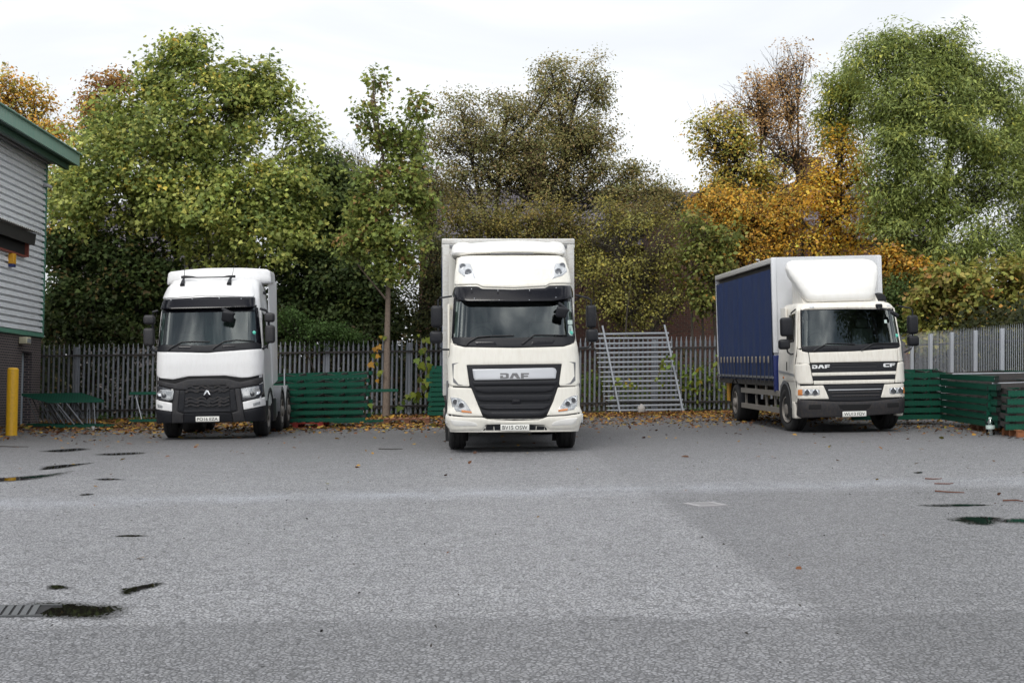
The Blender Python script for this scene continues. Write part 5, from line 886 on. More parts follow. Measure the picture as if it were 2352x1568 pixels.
    for sx in (-1, 1):
        wheel(t, sx * 1.05, 1.22, .508, .33, sx, rad(9)); wheel(t, sx * .98, 7.12, .508, .56, sx)
    M = MB()
    for sx in (-.42, .42): M.box((sx, 5.0, .86), (.09, 8.2, .26))
    M.box((0, 1.22, .5), (1.7, .14, .14)); M.box((0, 7.12, .5), (1.7, .16, .16)); M.box((0, 1.0, .66), (.9, .7, .5)); M.box((.9, 3.0, .62), (.5, 1.2, .5), bev=.06); M.build('chassis', 'chassis_grey', t)
    # curtain body
    hw, yb, ln, zb, zt = 1.30, 2.12, 7.4, 1.10, 4.06; cx = .03
    M = MB(); M.box((cx, yb + .02, (zb + zt) / 2 + .15), (2 * hw - .02, .05, zt - zb - .3)); body = M.build('headboard', 'grp_panel', t)
    M = MB(); M.box((cx, yb + .018, 1.32), (2 * hw - .01, .06, .78)); M.build('headboard_base', 'blue_paint', body)
    for sg in (-1, 1):
        M = MB(); M.box((cx + sg * (hw - .04), yb, (zb + zt) / 2 + .35), (.11, .10, zt - zb - .72), bev=.015); M.build('corner_post', 'grp_panel', body)
        M = MB(); M.box((cx + sg * (hw - .05), yb + .03, 1.33), (.13, .12, .85), bev=.012); M.build('post_base', 'blue_paint', body)
        M = MB(); M.box((cx + sg * (hw - .03), yb + ln / 2, zt - .07), (.10, ln, .13), bev=.015); M.build('roof_rail', 'panel_alu', body)
        # curtain hangs in soft vertical folds, pulled in over the straps at the foot
        M = MB(); ny, nz = 150, 24; vs = []; ys = np.linspace(.08, ln - .1, ny); zz = np.linspace(1.16, zt - .27, nz); ph = 2 * math.pi / .47
        for y in ys:
            for z in zz:
                k = max(0, min(1, (1.75 - z) / .5)); fold = .012 * math.sin(y * ph * .5 + .7 * math.sin(y * 3)) + .008 * math.sin(y * 9.1 + z) - .035 * k * (abs(math.sin(y * ph / 2)) ** .5 - .5)
                vs.append((cx + sg * (hw + .012 + fold - .10 * max(0, (z - 3.55)) * 0), yb + y, z))
        M.add(vs, [(i * nz + j, (i + 1) * nz + j, (i + 1) * nz + j + 1, i * nz + j + 1) for i in range(ny - 1) for j in range(nz - 1)], 0, True); cu = M.build('side_curtain', 'curtain_blue', body)
        M = MB(); M.box((cx + sg * (hw + .02), yb + ln / 2, 1.235), (.05, ln - .1, .055)); M.build('reflective_band', 'trim_grey', cu)
        M = MB(); M.box((cx + sg * (hw - .12), yb + ln / 2, zt - .2), (.04, ln - .1, .2)); M.build('curtain_rail', 'chassis_grey', body)
        for k in range(15):
            y = yb + .42 + k * .475; o = MB(); o.bar((cx + sg * (hw + .04), y, 1.75), (cx + sg * (hw + .055), y, 1.08), .045, .008, up=(sg, 0, 0)); s_ = o.build('buckle_strap', 'strap', cu)
            o = MB(); o.box((cx + sg * (hw + .05), y, 1.66), (.03, .07, .16), bev=.008); o.build('buckle', 'buckle', s_)
        # underrun guard rails
        M = MB(); M.box((sg * 1.24, 4.05, .865), (.04, 4.5, .125)); M.box((sg * 1.24, 4.05, .47), (.04, 4.5, .125)); M.build('side_guard', 'guard_alu', t)
        for y in (2.4, 3.4, 4.6, 5.9): M = MB(); M.box((sg * 1.20, y, .75), (.05, .07, .7)); M.build('guard_bracket', 'guard_alu', t)
        M = MB(); n = 12; vs = [(sg * x, 7.12 - .64 * math.cos(math.pi * k / n), .52 + .62 * math.sin(math.pi * k / n)) for x in (.7, 1.27) for k in range(n + 1)]; M.add(vs, [(i, i + 1, n + 2 + i, n + 1 + i) for i in range(n)], 0, True); M.build('mudguard', 'black_plastic', t)
    M = MB(); M.box((cx, yb + ln / 2, zt - .015), (2 * hw - .04, ln, .04)); M.build('box_roof', 'grp_panel', body)
    M = MB(); M.box((cx, yb + ln / 2, zb), (2 * hw - .06, ln, .15)); M.build('floor_deck', 'chassis_grey', body)
    M = MB(); M.box((cx, yb + ln, (zb + zt) / 2), (2 * hw, .06, zt - zb)); M.build('rear_door', 'grp_panel', body)
    M = MB(); M.box((-.9, yb + ln - .3, .75), (.3, .4, .5)); M.build('tail_lift', 'alarm_yellow', t)
    M = MB(); M.tube([(-1.1, yb + 2.2, zt + .0), (-1.12, yb + 2.1, zt + .08), (-1.1, yb + 2.5, zt + .12)], .02, 5); M.build('loose_strap', 'litter_white', t)
    return t
RT = right_truck()
# ================================================================== ground
def ground_mat():
    m = bpy.data.materials.new('asphalt'); m.use_nodes = True; t = m.node_tree; b = t.nodes['Principled BSDF']; n = t.nodes.new; l = t.links.new
    tcn = n('ShaderNodeTexCoord'); ob = tcn.outputs['Object']; sep = n('ShaderNodeSeparateXYZ'); l(ob, sep.inputs[0])
    def noise(s, d=4, r=.6, dist=0):
        x = n('ShaderNodeTexNoise'); x.inputs['Scale'].default_value = s; x.inputs['Detail'].default_value = d; x.inputs['Roughness'].default_value = r; x.inputs['Distortion'].default_value = dist; l(ob, x.inputs['Vector']); return x.outputs['Fac']
    def math_(op, a, c=None, d=None):
        x = n('ShaderNodeMath'); x.operation = op
        for i, v in enumerate((a, c, d)):
            if v is None: continue
            if isinstance(v, (int, float)): x.inputs[i].default_value = v
            else: l(v, x.inputs[i])
        return x.outputs[0]
    def rng(v, a, c, lo, hi):
        x = n('ShaderNodeMapRange'); x.inputs['From Min'].default_value = a; x.inputs['From Max'].default_value = c; x.inputs['To Min'].default_value = lo; x.inputs['To Max'].default_value = hi; l(v, x.inputs['Value']); return x.outputs[0]
    def mixc(f, a, c, bt='MIX'):
        x = n('ShaderNodeMix'); x.data_type = 'RGBA'; x.blend_type = bt
        if isinstance(f, (int, float)): x.inputs['Factor'].default_value = f
        else: l(f, x.inputs['Factor'])
        for i, v in ((6, a), (7, c)):
            if isinstance(v, tuple): x.inputs[i].default_value = (*v, 1)
            else: l(v, x.inputs[i])
        return x.outputs[2]
    # chippings: small voronoi stones of slightly different greys in dark binder, with painted shadow between them
    ms = n('ShaderNodeMapping'); ms.inputs['Scale'].default_value = (1, .78, 1); l(ob, ms.inputs[0]); vo = n('ShaderNodeTexVoronoi'); vo.inputs['Scale'].default_value = 34; l(ms.outputs[0], vo.inputs['Vector']); ve = n('ShaderNodeTexVoronoi'); ve.feature = 'DISTANCE_TO_EDGE'; ve.inputs['Scale'].default_value = 34; l(ms.outputs[0], ve.inputs['Vector'])
    v2 = n('ShaderNodeTexVoronoi'); v2.inputs['Scale'].default_value = 95; l(ob, v2.inputs['Vector'])
    stone = mixc(rng(noise(1.9, 5, .7), .35, .65, 0, 1), (.37, .372, .39), (.45, .452, .47))
    sh = n('ShaderNodeSeparateXYZ'); l(vo.outputs['Color'], sh.inputs[0]); stone = mixc(math_('MULTIPLY', math_('POWER', sh.outputs[0], 3.0), .8), stone, (.10, .098, .096))
    # worn, older and newer areas, all with edges of their own
    big = noise(.22, 5, .6, .6); mid = noise(1.3, 5, .65); fine = noise(34, 3, .6)
    stone = mixc(rng(noise(9, 5, .8), .42, .64, 0, .5), stone, (.11, .11, .113)); stone = mixc(rng(noise(3.1, 5, .75), .50, .68, 0, .45), stone, (.42, .42, .425)); stone = mixc(rng(big, .38, .66, 0, .28), stone, (.22, .22, .226)); stone = mixc(rng(mid, .45, .75, 0, .30), stone, (.32, .32, .33))
    wob = math_('ADD', sep.outputs['Y'], math_('MULTIPLY', rng(noise(.9, 4), 0, 1, -1, 1), .35))
    band_y = math_('SUBTRACT', wob, math_('ADD', math_('MULTIPLY', sep.outputs['X'], .10), 19.1))
    band = math_('MULTIPLY', rng(math_('ABSOLUTE', band_y), .05, 1.1, 1, 0), rng(mid, .35, .6, .15, 1))
    stone = mixc(math_('MULTIPLY', band, .62), stone, (.50, .52, .57))
    near = rng(wob, 9.6, 9.8, .42, 0); stone = mixc(near, stone, (.10, .10, .105))
    seam = rng(math_('ABSOLUTE', math_('SUBTRACT', sep.outputs['X'], math_('ADD', 2.30, math_('MULTIPLY', wob, -.032)))), .0, .10, .16, 0)
    stone = mixc(math_('MULTIPLY', seam, rng(wob, 9.7, 18, 1, .6)), stone, (.05, .05, .05))
    side = math_('MULTIPLY', rng(math_('SUBTRACT', sep.outputs['X'], math_('ADD', math_('ADD', 2.30, math_('MULTIPLY', rng(fine, .3, .7, -1, 1), .05)), math_('MULTIPLY', sep.outputs['Y'], -.032))), -.02, .08, 0, 1), rng(wob, 18.4, 19.2, 1, .35)); stone = mixc(math_('MULTIPLY', side, .40), stone, (.10, .10, .105))
    far = rng(wob, 21, 34, 0, .72); stone = mixc(far, stone, (.078, .075, .075))
    soil = math_('MULTIPLY', rng(math_('ADD', wob, math_('MULTIPLY', rng(noise(.5, 5), 0, 1, -1, 1), 2.2)), 41, 46, 0, .8), 1); stone = mixc(soil, stone, (.055, .035, .022))
    grain = mixc(rng(ve.outputs['Distance'], .015, .21, 0, 1), (.26, .26, .27), (1.22, 1.22, 1.23)); gm = n('ShaderNodeMix'); gm.data_type = 'RGBA'; gm.blend_type = 'MULTIPLY'; l(math_('SUBTRACT', 1, math_('MULTIPLY', far, .45)), gm.inputs['Factor']); l(stone, gm.inputs[6]); l(grain, gm.inputs[7]); stone = gm.outputs[2]  # shadow between stones and glint on their tops multiplied into the colour
    l(stone, b.inputs['Base Color'])
    l(math_('ADD', rng(fine, .3, .7, .34, .55), math_('MULTIPLY', far, .25)), b.inputs['Roughness']); b.inputs['Specular IOR Level'].default_value = .5
    bp = n('ShaderNodeBump'); bp.inputs['Strength'].default_value = 1.0; bp.inputs['Distance'].default_value = .018; bp.invert = True
    hh = math_('ADD', vo.outputs['Distance'], math_('MULTIPLY', v2.outputs['Distance'], .35)); l(hh, bp.inputs['Height'])
    b2 = n('ShaderNodeBump'); b2.inputs['Strength'].default_value = .35; b2.inputs['Distance'].default_value = .06; l(noise(2.2, 6, .65), b2.inputs['Height']); l(b2.outputs[0], bp.inputs['Normal'])
    l(bp.outputs[0], b.inputs['Normal']); MATS['asphalt'] = m
ground_mat()
M = MB(); M.add([(-220, -120, 0), (220, -120, 0), (220, 320, 0), (-220, 320, 0)], [(0, 1, 2, 3)]); tag(M.build('ground', 'asphalt'), kind='structure')
M = MB(); M.add([(-60, 47.9, .004), (13, 47.9, .004), (60, 47.9, .004), (60, 120, .004), (-60, 120, .004)], [(0, 1, 2, 3, 4)]); tag(M.build('terrain', 'litter_soil'), kind='structure')
M = MB(); M.add([(13.2, 24, .004), (60, 24, .004), (60, 47.88, .004), (13.2, 47.88, .004)], [(0, 1, 2, 3)]); tag(M.build('terrain', 'litter_soil'), kind='structure')

def puddle_mat():
    m = bpy.data.materials.new('puddle_water'); m.use_nodes = True; t = m.node_tree; t.nodes.clear(); n = t.nodes.new; l = t.links.new
    o = n('ShaderNodeOutputMaterial'); b = n('ShaderNodeBsdfPrincipled'); b.inputs['Base Color'].default_value = (.012, .011, .009, 1); b.inputs['Roughness'].default_value = .015; b.inputs['IOR'].default_value = 1.33
    lv = n('ShaderNodeCombineXYZ')      # the water lies level although the yard slopes
    for i_, v_ in enumerate((.028, .022, .9994)): lv.inputs[i_].default_value = v_
    l(lv.outputs[0], b.inputs['Normal']); tr = n('ShaderNodeBsdfTransparent'); mx_ = n('ShaderNodeMixShader'); at = n('ShaderNodeAttribute'); at.attribute_name = 'Col'
    tcn = n('ShaderNodeTexCoord'); mpn = n('ShaderNodeMapping'); mpn.inputs['Scale'].default_value = (1, .55, 1); l(tcn.outputs['Object'], mpn.inputs[0])
    v = n('ShaderNodeTexNoise'); v.inputs['Scale'].default_value = 38; v.inputs['Detail'].default_value = 3; l(mpn.outputs[0], v.inputs['Vector'])
    nz_ = n('ShaderNodeTexNoise'); nz_.inputs['Scale'].default_value = 7; nz_.inputs['Detail'].default_value = 5; l(tcn.outputs['Object'], nz_.inputs['Vector'])
    s = n('ShaderNodeSeparateXYZ'); l(at.outputs['Color'], s.inputs[0])
    a = n('ShaderNodeMath'); a.operation = 'MULTIPLY_ADD'; l(v.outputs['Fac'], a.inputs[0]); a.inputs[1].default_value = 1.5; l(s.outputs[0], a.inputs[2])
    c = n('ShaderNodeMath'); c.operation = 'ADD'; l(a.outputs[0], c.inputs[0]); l(nz_.outputs['Fac'], c.inputs[1])
    r = n('ShaderNodeMapRange'); r.inputs['From Min'].default_value = 1.74; r.inputs['From Max'].default_value = 1.80; l(c.outputs[0], r.inputs['Value'])
    dmp = n('ShaderNodeBsdfPrincipled'); dmp.inputs['Base Color'].default_value = (.022, .021, .020, 1); dmp.inputs['Roughness'].default_value = .35; m0 = n('ShaderNodeMixShader')
    c2 = n('ShaderNodeMath'); c2.operation = 'MULTIPLY_ADD'; l(s.outputs[0], c2.inputs[0]); c2.inputs[1].default_value = 1.6; l(nz_.outputs['Fac'], c2.inputs[2])
    r2 = n('ShaderNodeMapRange'); r2.inputs['From Min'].default_value = .55; r2.inputs['From Max'].default_value = 1.35; r2.inputs['To Max'].default_value = .6; l(c2.outputs[0], r2.inputs['Value'])
    l(r2.outputs[0], m0.inputs[0]); l(tr.outputs[0], m0.inputs[1]); l(dmp.outputs[0], m0.inputs[2])
    l(r.outputs[0], mx_.inputs[0]); l(m0.outputs[0], mx_.inputs[1]); l(b.outputs[0], mx_.inputs[2]); l(mx_.outputs[0], o.inputs['Surface']); MATS['puddle_water'] = m
puddle_mat()
for pd in D['puddles']:
    q = np.array(pd)[:, :2]; c = q.mean(0); q = c + (q - c) * 1.42; q = np.array(fillet([tuple(p) for p in q], 9)); den = []
    for i in range(len(q)):
        a, b_ = q[i], q[(i + 1) % len(q)]; k = max(1, int(np.linalg.norm(b_ - a) / .25)); den += [tuple(a + (b_ - a) * j / k) for j in range(k)]
    lo, hi = q.min(0), q.max(0); sp = max(.05, max(hi - lo) / 46); gx, gy = np.meshgrid(np.arange(lo[0], hi[0], sp), np.arange(lo[1], hi[1], sp)); g = np.stack([gx.ravel(), gy.ravel()], 1); g = g[inside(g, den)]; g = g[edge_dist(g, den) > sp * .4] if len(g) else g
    r = delaunay_2d_cdt([Vector(p) for p in den] + [Vector(p) for p in g], [], [list(range(len(den)))], 1, 1e-5)
    v2 = np.array([tuple(v) for v in r[0]]); dist = edge_dist(v2, den); wmax = max(dist.max(), .02)
    me = bpy.data.meshes.new('puddle'); me.from_pydata([(v[0], v[1], .004) for v in v2], [], [tuple(t_) for t_ in r[2]]); me.materials.append(MATS['puddle_water'])
    at = me.color_attributes.new('Col', 'FLOAT_COLOR', 'POINT'); val = np.clip(dist / (wmax * .8), 0, 1); at.data.foreach_set('color', np.stack([val, val, val, np.ones(len(val))], 1).ravel())
    o = bpy.data.objects.new('puddle', me); COL.objects.link(o); tag(o, kind='structure')

# ================================================================== warehouse on the left
LEAN = (-.022, .028)      # the yard slopes: true uprights lean a little in the yard's own frame
def up_rot(yaw=0): return (LEAN[0], LEAN[1], yaw)
bl = empty('warehouse', (-14.56, 45.5, 0), (LEAN[0], LEAN[1], .0356), 'grey clad warehouse with green eaves and dark brick base, only its corner in view', 'warehouse')
z0, z1, LEN = 2.72, 8.02, 16.0
M = MB(); M.add([(0, 0, -.3), (0, -LEN, -.3), (0, -LEN, 2.66), (0, 0, 2.66), (-14, 0, -.3), (-14, 0, 2.66)], [(4, 0, 3, 5)])
# brick skin left open for the doorway
dy0, dy1, dz = -1.95, -.92, 2.13
for (ya, yb, za, zb) in ((0, dy1, -.3, 2.66), (dy0, -LEN, -.3, 2.66), (dy1, dy0, dz, 2.66)):
    M.add([(0, ya, za), (0, yb, za), (0, yb, zb), (0, ya, zb)], [(0, 1, 2, 3)])
M.add([(0, dy1, -.3), (-.3, dy1, -.3), (-.3, dy1, dz), (0, dy1, dz), (0, dy0, -.3), (-.3, dy0, -.3), (-.3, dy0, dz), (0, dy0, dz)], [(0, 1, 2, 3), (5, 4, 7, 6), (3, 2, 6, 7)])
M.build('brick_base', 'brick_dark', bl)
M = MB(); M.box((-.27, (dy0 + dy1) / 2, dz / 2 - .15), (.05, dy0 - dy1, dz + .28)); dr = M.build('door', 'door_pale', bl)
M = MB(); M.box((-.235, dy0 + .09, 1.05), (.04, .03, .14)); M.build('handle', 'galv_bright', dr)
prof = []; pz = z0; PITCHC = .187
while pz < z1 - .1:
    prof += [(-.05, pz), (-.05, pz + .036), (.060, pz + .044), (.062, pz + .050), (.046, pz + .105), (.051, pz + .115), (.030, pz + .165), (-.05, pz + .187)]; pz += PITCHC
prof.append((-.05, z1)); M = MB(); n = len(prof)
M.add([(x, 0, z) for x, z in prof] + [(x, -LEN, z) for x, z in prof], [(i, i + 1, n + i + 1, n + i) for i in range(n - 1)])
M.add([(0, -.01, z0), (-14, -.01, z0), (-14, -.01, z1), (0, -.01, z1)], [(0, 1, 2, 3)]); M.build('cladding', 'clad_white', bl)
M = MB(); M.box((.03, -.03, (2.62 + z1) / 2), (.09, .09, z1 - 2.62)); M.build('corner_trim', 'green_trim', bl)
M = MB(); M.add([(.05, .02, 2.60), (.09, .02, 2.62), (.05, .02, 2.74), (-.02, .02, 2.74), (-.02, .02, 2.60), (.05, -LEN, 2.60), (.09, -LEN, 2.62), (.05, -LEN, 2.74), (-.02, -LEN, 2.74), (-.02, -LEN, 2.60)], [(0, 1, 2, 3, 4), (9, 8, 7, 6, 5)] + [(i, (i + 1) % 5, 5 + (i + 1) % 5, 5 + i) for i in range(5)]); M.build('drip_sill', 'green_trim', bl)
M = MB(); M.box((.86, -LEN / 2 + .28, 8.19), (.06, LEN + .6, .35)); M.box((.90, -LEN / 2 + .28, 8.375), (.16, LEN + .62, .03)); M.build('fascia', 'fascia_green', bl)
M = MB(); M.box((.60, -LEN / 2 + .12, 7.93), (.12, LEN + .2, .18)); M.box((.72, -LEN / 2 + .2, 8.02), (.2, LEN + .4, .03)); M.build('eaves_beam', 'shaded_green', bl)
M = MB(); M.box((.33, -LEN / 2 + .18, 8.035), (.62, LEN + .3, .03)); M.box((.1, -LEN / 2, 7.985), (.12, LEN, .05)); M.build('soffit', 'soffit_grey', bl)
M = MB(); M.add([(.82, .55, 8.36), (.82, -LEN, 8.36), (-14, -LEN, 9.4), (-14, .55, 9.4)], [(0, 1, 2, 3)]); M.add([(.82, .56, 8.36), (-14, .56, 9.4), (-14, .56, 9.1), (.82, .56, 8.02)], [(0, 1, 2, 3)]); M.build('roof', 'galv_dull', bl)
# hood over a wall opening, alarm box, camera, floodlight
M = MB(); M.box((.30, -5.0, 5.42), (.04, 6.0, .34), (0, rad(6), 0)); M.box((.15, -1.99, 5.42), (.3, .03, .30)); hd = M.build('canopy', 'dark_bumper', bl)
M = MB(); k = 0
for i in range(60):
    y = -1.9 - i * .1; z = (0, .035)[i % 2]; M.add([(.02, y, 5.70 + z), (.02, y - .1, 5.70 + .035 - z), (.46, y - .1, 5.60 + .035 - z), (.46, y, 5.60 + z)], [(0, 1, 2, 3)])
M.build('roof_sheet', 'roof_sheet', hd)
M = MB(); M.box((.085, -5.1, 5.12), (.02, 5.8, .42)); M.build('opening', 'dark_gap', hd)
M = MB(); M.box((.11, -2.22, 5.11), (.16, .10, .44)); M.box((.11, -5.07, 4.90), (.10, 5.6, .05)); M.build('frame', 'red_brown', hd)
M = MB(); M.box((.12, -3.55, 4.72), (.16, .26, .30), bev=.02); al = M.build('alarm_box', 'alarm_yellow', bl)
M = MB(); M.box((.12, -3.55, 4.53), (.15, .25, .09), bev=.02); M.build('alarm_lamp', 'alarm_blue', al)
M = MB(); M.tube([(.05, -.35, 7.28), (.14, -.3, 7.27)], .04, 8); M.tube([(.13, -.42, 7.29), (.22, -.16, 7.25)], .055, 10); cc = M.build('security_camera', 'camera_white', bl)
M = MB(); M.lathe([(0, -.02), (.045, -.02), (.05, .01), (0, .012)], (.225, -.15, 7.25), 'y', 12); M.build('lens', 'dark_gap', cc)
M = MB(); M.box((.13, -2.15, 2.45), (.24, .42, .20), bev=.02); fl = M.build('floodlight', 'cream_box', bl)
M = MB(); M.box((.255, -2.15, 2.44), (.012, .34, .13)); M.build('lens', 'lens_white', fl)

# yellow bollard
M = MB(); M.lathe([(0, 1.70), (.10, 1.695), (.138, 1.66), (.14, 1.62), (.14, .05), (.148, 0)], (0, 0, 0), 'z', 28); b = M.build('bollard', 'bollard_yellow'); b.location = D['bollard']; b.rotation_euler = up_rot()
tag(b, 'thick yellow steel bollard standing beside the warehouse corner', 'bollard')

# ================================================================== palisade fences
def pale_mesh(M, x, h=2.42, w=.068, mi=0, jit=0.0, dep=1.0):
    """one corrugated W pale with a triple point, in the xz plane at y=0"""
    a = w / 2; xs = [(-a, .004), (-a * .62, .020), (-a * .25, -.014), (a * .25, -.014), (a * .62, .020), (a, .004)]
    xs = [(u, y * dep) for u, y in xs]; top = [h - .15, h - .13, h - .0, h - .0, h - .13, h - .15]
    tp = [(x + u * (1.12 if 0 < i < 5 else 1.0) + jit * .1, y) for i, (u, y) in enumerate(xs)]
    vs = [(x + u, y, .05) for u, y in xs] + [(x + u + jit, y, t) for (u, y), t in zip(xs, top)]
    M.add(vs, [(i, i + 1, 7 + i, 6 + i) for i in range(5)], mi)
def fence(name, x0, y0, x1, y1, n_bays, label, posts='galv', pale='galv', rails=(.30, 2.06), rail_side=-1, h=2.42, railm='rail_dark', wpost=.10, pitch=.158, miss=(), group=None, postside=1, dep=1.0):
    ln = math.hypot(x1 - x0, y1 - y0); yaw = math.atan2(y1 - y0, x1 - x0)
    root = empty(name, (x0, y0, 0), (0, 0, yaw), label, 'fence', group)
    cx = LEAN[1] * math.cos(yaw) + .022 * math.sin(yaw); cy = -LEAN[1] * math.sin(yaw) + .022 * math.cos(yaw)
    def lean_(o):
        for v in o.data.vertices: v.co.x += cx * v.co.z; v.co.y += cy * v.co.z
        return o
    bay = ln / n_bays; rr = random.Random(5)
    for k in range(n_bays):
        M = MB(); n = int(round(bay / pitch))
        for i in range(n):
            if (k, i) in miss: continue
            pale_mesh(M, k * bay + (i + .5) * bay / n, h + rr.uniform(-.015, .015), .072 if dep == 1 else .070, 0, rr.uniform(-.009, .009), dep)
        lean_(M.build('pale_panel', pale, root))
    for z in rails:
        M = MB(); M.box((ln / 2, rail_side * .03, z), (ln, .05, .05)); M.box((ln / 2, rail_side * .052, z - .012), (ln, .006, .04)); lean_(M.build('rail', railm, root))
    for k in range(n_bays + 1):
        M = MB(); M.box((k * bay, postside * .10, h / 2 - .04), (wpost, .09, h - .1)); lean_(M.build('post', posts, root))
    return root
fence('palisade_fence', -14.0, 47.35, 12.55, 48.35, 10, 'long grey steel palisade fence running behind the lorries with rails on this side', group='palisade fences')
fence('palisade_fence', -15.9, 46.75, -14.0, 47.35, 1, 'short shade-darkened palisade fence length between warehouse corner and long fence', 'galv_dull', 'galv_dull', group='palisade fences')  # duller steel paints the shade on this left length
fence('palisade_fence', 12.55, 48.3, 11.97, 33.9, 6, 'pale palisade fence running toward the viewer behind right green racking stacks', 'galv_bright', 'galv_bright', (.30, 2.02), 1, 2.42, wpost=.15, pitch=.165, group='palisade fences', postside=-1, dep=.25)
# gate beyond the big post
gt = empty('palisade_gate', (11.95, 33.55, 0), (0, 0, rad(-92)), 'galvanised palisade gate with thick hanging post at right end of fence', 'gate')
def shear(o, a, b_):
    for v in o.data.vertices: v.co.x += a * v.co.z; v.co.y += b_ * v.co.z
    return o
M = MB(); M.box((0, .0, 1.24), (.24, .20, 2.48)); M.box((0, 0, 2.49), (.25, .21, .012)); shear(M.build('gate_post', 'galv_bright', gt), -.022, .028)
M = MB()
for i in range(19): pale_mesh(M, .27 + i * .16, 2.46, .062, dep=.3)
shear(M.build('pale_panel', 'galv_bright', gt), -.022, .028)
M = MB(); M.box((1.7, -.04, 2.02), (3.1, .05, .10)); M.box((1.7, -.04, .35), (3.1, .05, .10)); M.box((.16, -.04, 1.2), (.06, .05, 1.75)); shear(M.build('gate_frame', 'galv_bright', gt), -.022, .028)
M = MB()
for z in (.5, 1.75): M.box((.10, -.08, z), (.10, .05, .06))
shear(M.build('hinge', 'galv', gt), -.022, .028)
# loose fence panel leaning against the fence, pales level
pn = empty('fence_section', (2.98, 46.85, 0.03), (rad(-15.2), 0, rad(1.5)), 'loose galvanised palisade panel leaning sideways on the fence between lorries', 'fence panel')
for k in range(17):
    z = .06 + k * .158; sh = -.140 * (z) ; M = MB(); rr = random.Random(k)
    pale_mesh(M, 0, 2.52, .075); o = M.build('pale', 'galv_mid', pn)
    o.rotation_euler = (0, rad(-90) + rr.uniform(-.006, .006), 0); o.location = (2.50 + sh + rr.uniform(-.03, .03), 0, z)
for xa, in ((.36,), (2.36,)):
    M = MB(); M.bar((xa + .05, -.035, -.05), (xa - .41, -.035, 2.85), .055, .045, up=(0, 1, 0)); M.build('rail', 'galv', pn)

# ================================================================== green racking, pallets
def upright(M, L, w=.095, h=.105, slots=True):
    """slotted channel along x, face to -y"""
    t = .006
    M.add([(0, 0, 0), (L, 0, 0), (L, 0, h), (0, 0, h)], [(0, 1, 2, 3)]); M.add([(0, 0, h), (L, 0, h), (L, w, h), (0, w, h)], [(0, 1, 2, 3)]); M.add([(0, 0, 0), (L, 0, 0), (L, w, 0), (0, w, 0)], [(3, 2, 1, 0)])
    M.add([(0, w, h), (L, w, h), (L, w, h - .03), (0, w, h - .03)], [(0, 1, 2, 3)]); M.add([(0, w, 0), (L, w, 0), (L, w, .03), (0, w, .03)], [(0, 1, 2, 3)])
    for x in (0, L): M.add([(x, .004, .01), (x, w - .004, .01), (x, w - .004, h - .01), (x, .004, h - .01)], [(0, 1, 2, 3)], 1)
    if slots:
        n = int(L / .075)
        for i in range(n):
            x = .04 + i * .075; M.add([(x, -.002, h * .78), (x + .022, -.002, h * .80), (x + .022, -.002, h * .92), (x, -.002, h * .90)], [(0, 1, 2, 3)], 1)
            M.add([(x, -.002, h * .08), (x + .022, -.002, h * .10), (x + .022, -.002, h * .20), (x, -.002, h * .18)], [(0, 1, 2, 3)], 1)
def rack_frame(label, group, loc, yaw, L=2.9, dp=1.0, tilt=(0, 0), standing=False, shear_=0, nb=5, bracem='rail_dark', h=.105):  # dark default brace colour stands for the shade inside the stacks
    """two slotted uprights joined by zig-zag braces; lying flat, or standing on one long edge"""
    root = empty('racking_frame', loc, (tilt[0], tilt[1], yaw), label, 'racking', group)
    for s in (0, 1):
        M = MB(); upright(M, L, h=h); o = M.build('upright', ['rack_green', 'slot_dark'], root)
        if standing: o.location = (-shear_ * (s == 1), 0, s * dp)
        else: o.location = (0, dp if s else 0, .075 * s)
    M = MB(); xs = [.2 + i * (L - .4) / nb for i in range(nb + 1)]
    for i in range(nb):
        a, b_ = (xs[i], xs[i + 1]); lo, hi = (.09, dp + .02) if standing else (.32, dp + .02)
        if standing:
            w_ = .10 * math.sin(7.3 * loc[0] + 2.1 * i); p, q = (a - shear_ + w_, .05, hi), (a + .20 + w_, .05, lo)
            if i % 3 == 2: p, q = (a + .05, .05, lo), (a + .3 - shear_, .05, hi)
        else:
            p, q = (a, lo, h * .55), (b_, hi, h * .55 + .07)
            if i % 2: p, q = (a, hi, h * .55 + .07), (b_, lo, h * .55)
        M.bar(p, q, *((.024, .024) if standing else (.035, .035)))
    if not standing:
        for x in np.linspace(.12, L - .12, 6): M.bar((x, .12, h * .5 + .035), (x, dp, h * .5 + .07), .03, .10)
    M.build('brace', bracem, root); return root
ORD = ['lowest', 'second lowest', 'third lowest', 'fourth lowest', 'fifth lowest', 'sixth lowest', 'seventh lowest', 'eighth lowest', 'ninth lowest', 'tenth lowest']
def rack_stack(where, group, x, y, z, yaw, n, pitch, L, dp, jit=.05, tilt=0, seed=1, h=.105):
    rr = random.Random(seed)
    for k in range(n):
        nm = ORD[k] if k < n - 1 else 'topmost'
        c, s_ = math.cos(yaw), math.sin(yaw); j = rr.uniform(-jit, jit); jy = rr.uniform(-jit, jit) * .25
        rack_frame('%s green racking frame in the stack %s' % (nm, where), group, (x + c * j - s_ * jy, y + s_ * j + c * jy, z + k * pitch), yaw + rr.uniform(-.006, .006), L + rr.uniform(-.05, .05), dp, (0, -tilt * k / n + rr.uniform(-.004, .004)), h=h)
